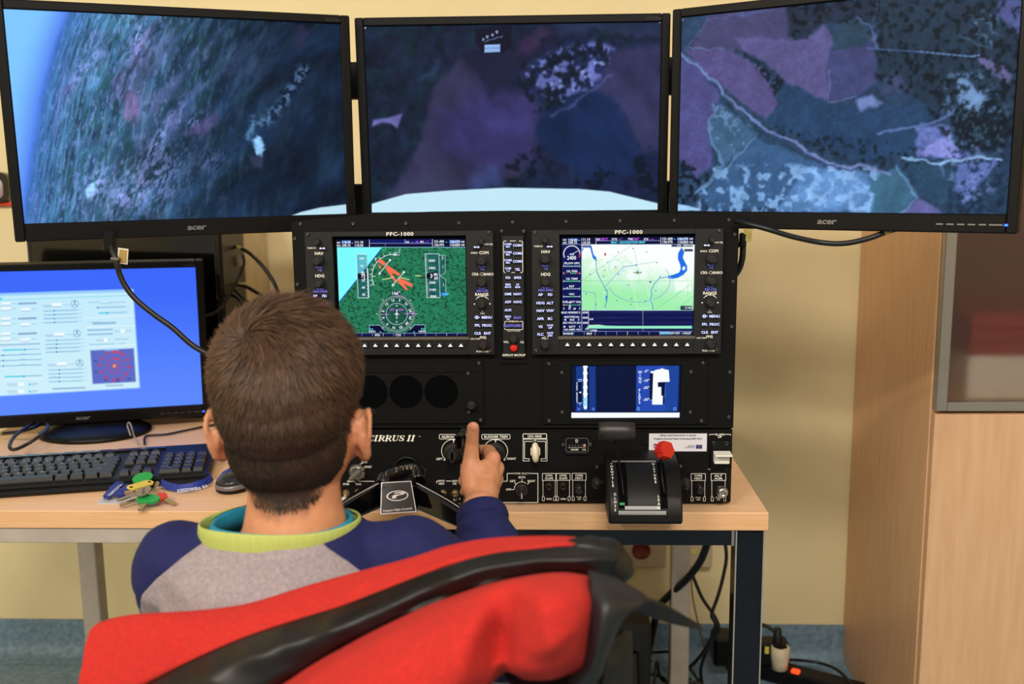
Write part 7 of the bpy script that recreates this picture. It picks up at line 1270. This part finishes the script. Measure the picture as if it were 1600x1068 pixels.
# ---- hair: a close cap plus individual locks growing from the crown
bv = BVHTree.FromPolygons([tuple(v) for v in BV], BF)
CR = np.array(atY(404, 522, 1.0)); CRD = np.array([CR[0]-HC[0], -.06, CR[2]-HC[2]]); CRD /= np.linalg.norm(CRD)
def hairline(d):                                    # lowest z (above HC) for hair at heading d
    hd = math.degrees(math.atan2(d[0], -d[1])); a = abs(hd)   # 0 = straight back
    return np.interp(a, [0, 25, 45, 62, 75, 95, 118, 140, 180], [-.126, -.121, -.104, -.084, -.040, -.040, -.010, .030, .048])
HOFF = HC+np.array([0, -.01, -.01])
pts = []
n_try = 52000; i = np.arange(n_try)+.5; ph = np.arccos(1-2*i/n_try*.985); th = math.pi*(1+5**.5)*i; dirs = np.stack([np.cos(th)*np.sin(ph), np.sin(th)*np.sin(ph), np.cos(ph)], 1)
low = RNG.random(n_try)
verts = []; faces = []; cols = []; capv = []
seeds = [(d, low[j]) for j, d in enumerate(dirs)]
# extra roots down the nape
for k_ in range(34000): seeds.append((None, k_))
for d, lw in seeds:
    if d is None:
        ang = RNG.uniform(-1.25, 1.25); zz = RNG.uniform(-.135, -.045); o_ = Vector(HC+np.array([0, -.012, zz])); dv = Vector((math.sin(ang), -math.cos(ang), 0)); lw = RNG.random()
    else: o_ = Vector(HOFF); dv = Vector(d)
    hit, nr, fi, ds = bv.ray_cast(o_+dv*.2, -dv)
    if hit is None: continue
    h = np.array(hit); n_ = np.array(nr); rel = h-HC
    if abs(rel[0]) > .071 and rel[2] < -.028 and -.03 < rel[1] < .03: continue        # ears
    hl = hairline(np.array([rel[0], rel[1], 0])+1e-9)
    e = rel[2]-hl
    if e < .006 and lw > math.exp((e-.006)/.0045): continue
    if abs(rel[0]) > .062 and rel[2] < -.045 and rel[1] > -.030 and lw > .25: continue
    dc = rel/np.linalg.norm(rel); cs_ = np.clip(dc@CRD, -1, 1); dist = math.acos(cs_)
    g = CRD-dc*cs_; g = -g/(np.linalg.norm(g)+1e-9); sw = np.cross(dc, g); k1 = math.exp(-(dist/.75)**2)*1.25
    down = np.array([0, 0, -1.]); fl = g*.95+sw*k1*-1.+down*min(1., dist*.35)+.35*np.array([mnoise.noise(Vector(h*34)), mnoise.noise(Vector(h*34+7)), mnoise.noise(Vector(h*34+13))])+RNG.normal(0, .16, 3)
    fl = fl-n_*(fl@n_); fl /= np.linalg.norm(fl)+1e-9
    ln = float(np.interp(rel[2], [-.13, -.085, -.05, -.01, .04, .09], [.0065, .0090, .0105, .0145, .024, .028]))*RNG.uniform(.75, 1.15)
    if e < .004: ln *= .45
    stand = float(np.interp(rel[2], [-.10, -.03, .05], [.25, .36, .42]))*RNG.uniform(.7, 1.3)
    if d is None and rel[2] > -.05: continue
    wd = .00052 if rel[2] > -.06 else .00046; side = np.cross(n_, fl); side /= np.linalg.norm(side)+1e-9; side = side*math.cos(1.0*(lw-.5))+n_*math.sin(1.0*(lw-.5))
    base = len(verts); p = h-n_*.0006; dirn = fl*(1-stand)+n_*stand; dirn /= np.linalg.norm(dirn)
    for s_ in range(5):
        ww = wd*(1, 1, .85, .6, .12)[s_]; verts.append(p-side*ww); verts.append(p+side*ww); dirn = dirn+fl*.18-n_*.115; dirn /= np.linalg.norm(dirn); p = p+dirn*ln/4
    for s_ in range(4): faces.append((base+2*s_, base+2*s_+1, base+2*s_+3, base+2*s_+2))
    cl = mnoise.noise(Vector(h*70))*.5+.5; sh = .45+.85*cl*RNG.uniform(.7, 1.25); tip = 1.25 if rel[2] > -.02 else 1.0; c0 = np.array([.074, .037, .019])*sh*float(np.interp(rel[2], [-.10, -.05, .03], [.27, .42, 1.15]))  # strands darkened for shade at the nape, lightened for the top-lit crown
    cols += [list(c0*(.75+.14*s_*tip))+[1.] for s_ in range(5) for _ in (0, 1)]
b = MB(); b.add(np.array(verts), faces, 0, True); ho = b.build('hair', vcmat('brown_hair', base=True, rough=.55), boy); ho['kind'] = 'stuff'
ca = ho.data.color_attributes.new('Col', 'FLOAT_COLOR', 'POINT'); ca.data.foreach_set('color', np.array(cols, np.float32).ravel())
# clipped hair tint thinning out down the neck, on the body's own skin
ev_ = np.zeros(len(BV))
for k_, p in enumerate(BV):
    c = p-HC
    if c[2] < -.16 or abs(c[2]) > .2 or abs(c[0]) > .12: ev_[k_] = -1; continue
    ev_[k_] = c[2]-hairline(np.array([c[0], c[1], 0])+1e-9)+.005*mnoise.noise(Vector(p*130))
    if abs(c[0]) > .0705 and c[2] < -.028 and -.034 < c[1] < .034: ev_[k_] = -1
    if abs(c[0]) > .062 and c[2] < -.045 and c[1] > -.030: ev_[k_] = -1
    if c[1] > .06 and c[2] < .045: ev_[k_] = -1
ff = np.concatenate([sstep(-.013, .016, ev_), np.zeros(len(HV))]); ca = body.data.color_attributes.new('Col', 'FLOAT_COLOR', 'POINT'); ca.data.foreach_set('color', np.repeat(ff[:, None], 4, 1).astype(np.float32).ravel())
nt = SKINM.node_tree; bs = nt.nodes['Principled BSDF']; mx_ = nt.nodes.new('ShaderNodeMix'); mx_.data_type = 'RGBA'; vc = nt.nodes.new('ShaderNodeVertexColor'); vc.layer_name = 'Col'
src = bs.inputs['Base Color'].links[0].from_socket; nt.links.new(vc.outputs[0], mx_.inputs['Factor']); nt.links.new(src, mx_.inputs['A']); mx_.inputs['B'].default_value = (*lin((40, 27, 20)), 1); nt.links.new(mx_.outputs['Result'], bs.inputs['Base Color'])
# ------------------------------------------------------------------ chair and jacket
ch = thing('chair', 'wooden backed chair under the red jacket carrying the boy', 'chair', (-.2, 1.0, 0))
PLY = mat('plywood', (190, 148, 104), .5, col2=(204, 164, 122), scale=12, stretch=(1, 8, 8)); DKM = mat('dark_steel_tube', (44, 44, 48), .35, .6)
b = MB(); b.box((-.22, 1.08, .425), (.40, .40, .022), bev=.006); b.build('seat', PLY, ch)
b = MB(); G = []
for z in np.linspace(.56, .80, 9): G.append([(-.21+u*.19, .835+.018*(1-u*u)*-1-.04*(z-.56), z+(0 if abs(u) < .8 else 0)) for u in np.linspace(-1, 1, 17)])
G = np.array(G); b.grid(G); b.grid(G+np.array([0, .012, 0]), flip=True); n0 = 17; b.add(np.concatenate([G[0], G[0]+[0, .012, 0]]), [(i, i+1, n0+i+1, n0+i) for i in range(16)]); b.add(np.concatenate([G[-1], G[-1]+[0, .012, 0]]), [(i, i+1, n0+i+1, n0+i) for i in range(16)]); b.build('backrest', PLY, ch)
for s_ in (-1, 1):
    b = MB(); b.tube(spline([(-.215+s_*.185, .845, .78), (-.215+s_*.19, .87, .5), (-.215+s_*.195, .88, .42), (-.215+s_*.20, .86, .0)], 24), .011, 12); b.build('leg', DKM, ch)
    b = MB(); b.tube(spline([(-.215+s_*.19, .90, .415), (-.215+s_*.19, 1.22, .415), (-.215+s_*.195, 1.27, .38), (-.215+s_*.20, 1.29, .0)], 24), .011, 12); b.build('leg', DKM, ch)
FLE = mat('red_fleece', (192, 38, 30), .95, var=.05, scale=240, bump=.25, detail=5); LIN = mat('black_nylon', (17, 16, 17), .45, var=.12, scale=24, bump=.35); LIN2 = mat('dark_grey_nylon', (30, 30, 33), .5, var=.1, scale=24, bump=.3)
jk = thing('jacket', 'red fleece jacket with black lining draped over the chair back', 'jacket', (-.2, .80, .55))
# rows run left to right over the garment: each is a list of (photo x, photo y, distance) measured on the cloth
R_ = [
 [(150, 1120, .885), (300, 1040, .905), (500, 985, .905), (700, 915, .90), (850, 900, .895), (975, 925, .89)],
 [(142, 1010, .875), (200, 985, .890), (310, 972, .893), (480, 935, .893), (640, 890, .89), (760, 862, .885), (860, 856, .88), (955, 868, .875)],
 [(134, 1004, .855), (150, 975, .868), (215, 958, .872), (310, 952, .874), (390, 941, .875), (480, 914, .875), (560, 892, .872), (640, 871, .87), (700, 852, .868), (760, 841, .864), (830, 837, .858), (900, 839, .852), (945, 853, .85)],
 [(128, 1040, .835), (160, 1012, .845), (240, 985, .848), (350, 970, .848), (450, 945, .848), (560, 912, .846), (660, 880, .844), (760, 853, .840), (830, 846, .836), (900, 845, .832), (945, 857, .832)],
 [(128, 1120, .815), (230, 1066, .822), (300, 1030, .824), (380, 995, .826), (460, 968, .828), (540, 943, .828), (620, 912, .826), (700, 882, .824), (770, 864, .822), (830, 857, .820), (895, 852, .818), (950, 860, .820)],
 [(190, 1160, .795), (280, 1090, .800), (350, 1048, .802), (430, 1015, .803), (510, 985, .803), (590, 952, .803), (670, 918, .802), (750, 888, .801), (820, 876, .80), (890, 872, .80), (965, 873, .806)],
 [(300, 1180, .790), (380, 1110, .794), (450, 1062, .796), (520, 1018, .798), (600, 976, .798), (680, 940, .798), (760, 912, .798), (830, 897, .797), (890, 893, .797), (945, 905, .805)],
 [(330, 1190, .770), (410, 1120, .768), (480, 1072, .764), (550, 1030, .760), (630, 985, .757), (700, 950, .757), (770, 918, .760), (840, 901, .762), (895, 900, .764), (922, 908, .775)],
 [(360, 1230, .745), (450, 1160, .735), (530, 1105, .725), (600, 1060, .718), (680, 1012, .716), (740, 978, .718), (788, 952, .744), (850, 935, .712), (900, 935, .722), (926, 940, .745)],
 [(400, 1290, .745), (500, 1220, .728), (590, 1150, .712), (660, 1100, .706), (730, 1052, .706), (782, 1012, .756), (812, 1000, .722), (860, 990, .700), (900, 985, .715), (924, 990, .745)],
 [(430, 1330, .760), (530, 1260, .742), (620, 1190, .726), (690, 1130, .722), (750, 1070, .735), (785, 1035, .752), (810, 1045, .735), (860, 1040, .718), (895, 1030, .728), (918, 1035, .755)],
 [(450, 1350, .790), (550, 1290, .780), (640, 1215, .768), (705, 1150, .765), (755, 1085, .775), (790, 1050, .785), (820, 1062, .765), (860, 1062, .752), (885, 1055, .765), (905, 1055, .785)],
]
NU, NR = 110, 8
def row(P_):
    S_ = spline(P_, 200); d = np.concatenate([[0], np.cumsum(np.hypot(*np.diff(S_[:, :2], axis=0).T))]); t_ = np.linspace(0, d[-1], NU); return np.array([[np.interp(a, d, S_[:, c]) for c in range(3)] for a in t_])
RW = np.array([row(r_) for r_ in R_]); W3 = np.array([[atY(*p) for p in r_] for r_ in RW])
def bands(i0, i1, name, m_, wr=.003, label=None, puff=0.):
    cols_ = []; n = (i1-i0)*NR+1
    for j in range(NU):
        full = spline(W3[:, j], (len(R_)-1)*NR+1); cols_.append(full[i0*NR:i1*NR+1])
    G = np.array(cols_).transpose(1, 0, 2)
    for a in range(G.shape[0]):
        for c in range(NU):
            p = G[a, c]; s_ = mnoise.noise(Vector((p[0]*11, p[1]*12, p[2]*15)))*wr*1.5+(.4-abs(mnoise.noise(Vector((p[0]*15+p[2]*9+3, p[1]*10, p[2]*20-p[0]*8)))))*wr*1.1+mnoise.noise(Vector((p[0]*42+5, p[1]*40, p[2]*50)))*wr*.35
            e_ = math.sin(math.pi*a/(G.shape[0]-1)); p += np.array([0, -1, .35])*(s_*min(1, e_*3)+puff*e_)
    b = MB(); b.grid(G); o = b.build(name, m_, jk); md = o.modifiers.new('thickness', 'SOLIDIFY'); md.thickness = .004; md.offset = 1
    if label: tag(o, label)
    return o
bands(0, 4, 'collar_panel', FLE, .006, 'red fleece upper panel', .003)
bands(4, 6, 'lining_strip', LIN, .007, 'black shiny lining strip', .004)
bands(6, 11, 'body_panel', FLE, .0085, 'red fleece lower panel', .004)
# black gathered collar end, dark lining on the right, strap
def sheet(rows, name, m_, wr=.003, nu=40, nv=24, th_=.004, label=None, par=None):
    A = np.array([spline([atY(*p) for p in r_], nu) for r_ in rows]); G = np.array([spline(A[:, j], nv) for j in range(nu)]).transpose(1, 0, 2)
    for a in range(nv):
        for c in range(nu):
            p = G[a, c]; p += np.array([.2, -1, .2])*(mnoise.noise(Vector((p[0]*30, p[1]*30, p[2]*34)))*wr+mnoise.noise(Vector((p[0]*80, p[1]*60, p[2]*90)))*wr*.4)
    b = MB(); b.grid(G); o = b.build(name, m_, jk); md = o.modifiers.new('thickness', 'SOLIDIFY'); md.thickness = th_; md.offset = 0
    if label: tag(o, label)
    return o
b = MB()
for (x, y, Y, r_) in [(915, 868, .83, .021), (938, 876, .83, .024), (953, 888, .835, .022), (930, 890, .84, .022), (962, 878, .85, .016), (900, 862, .825, .015), (905, 880, .83, .02)]: b.sphere(atY(x, y, Y), (r_, r_*.9, r_*.85), 14)
V, F_, N_ = remeshed(b, .003, 4)
V = V+N_*np.array([mnoise.noise(Vector((p[0]*60+p[2]*30, p[1]*50, p[2]*20)))*.005 for p in V])[:, None]; b = MB(); b.add(V, F_, 0, True); tag(b.build('gathered_hem', LIN, jk), 'black gathered end of the collar')
sheet([[(918, 893, .775), (960, 905, .775), (1004, 930, .77), (1012, 938, .78)], [(925, 915, .745), (950, 930, .735), (985, 945, .74), (1004, 940, .76)], [(926, 960, .735), (945, 965, .722), (965, 970, .73), (975, 962, .75)], [(922, 1000, .735), (938, 1008, .722), (950, 1010, .735), (955, 1000, .76)], [(912, 1040, .75), (925, 1045, .735), (935, 1045, .74), (945, 1030, .77)], [(885, 1064, .765), (905, 1075, .75), (920, 1075, .76), (940, 1050, .785)]], 'inner_lining', LIN2, .004, label='dark grey inner lining at the right edge')
sheet([[(720, 1010, .815), (770, 1020, .81), (850, 1050, .79), (905, 1055, .775), (930, 1048, .775)], [(800, 1075, .77), (815, 1090, .76), (850, 1098, .755), (900, 1090, .755), (935, 1078, .765)], [(700, 1120, .79), (760, 1150, .78), (850, 1160, .77), (920, 1150, .77), (960, 1130, .78)]], 'inner_lining', LIN2, .003)
sheet([[(990, 928, .79), (1030, 940, .80), (1060, 955, .815), (1092, 975, .83)], [(975, 948, .79), (1015, 962, .80), (1055, 975, .815), (1098, 984, .83)]], 'strap', LIN, .002, 30, 8, .003, 'black strap sticking out to the right')
sheet([[(955, 1000, .80), (975, 985, .81), (985, 985, .82)], [(935, 1080, .79), (960, 1080, .80), (985, 1070, .815)], [(900, 1200, .80), (945, 1200, .80), (980, 1200, .81)]], 'hanging_lining', LIN, .004, 24, 20)
sheet([[(640, 1062, .79), (700, 1050, .79), (765, 1040, .79)], [(600, 1085, .785), (690, 1062, .785), (770, 1052, .785)]], 'inner_lining', LIN, .002, 24, 6)
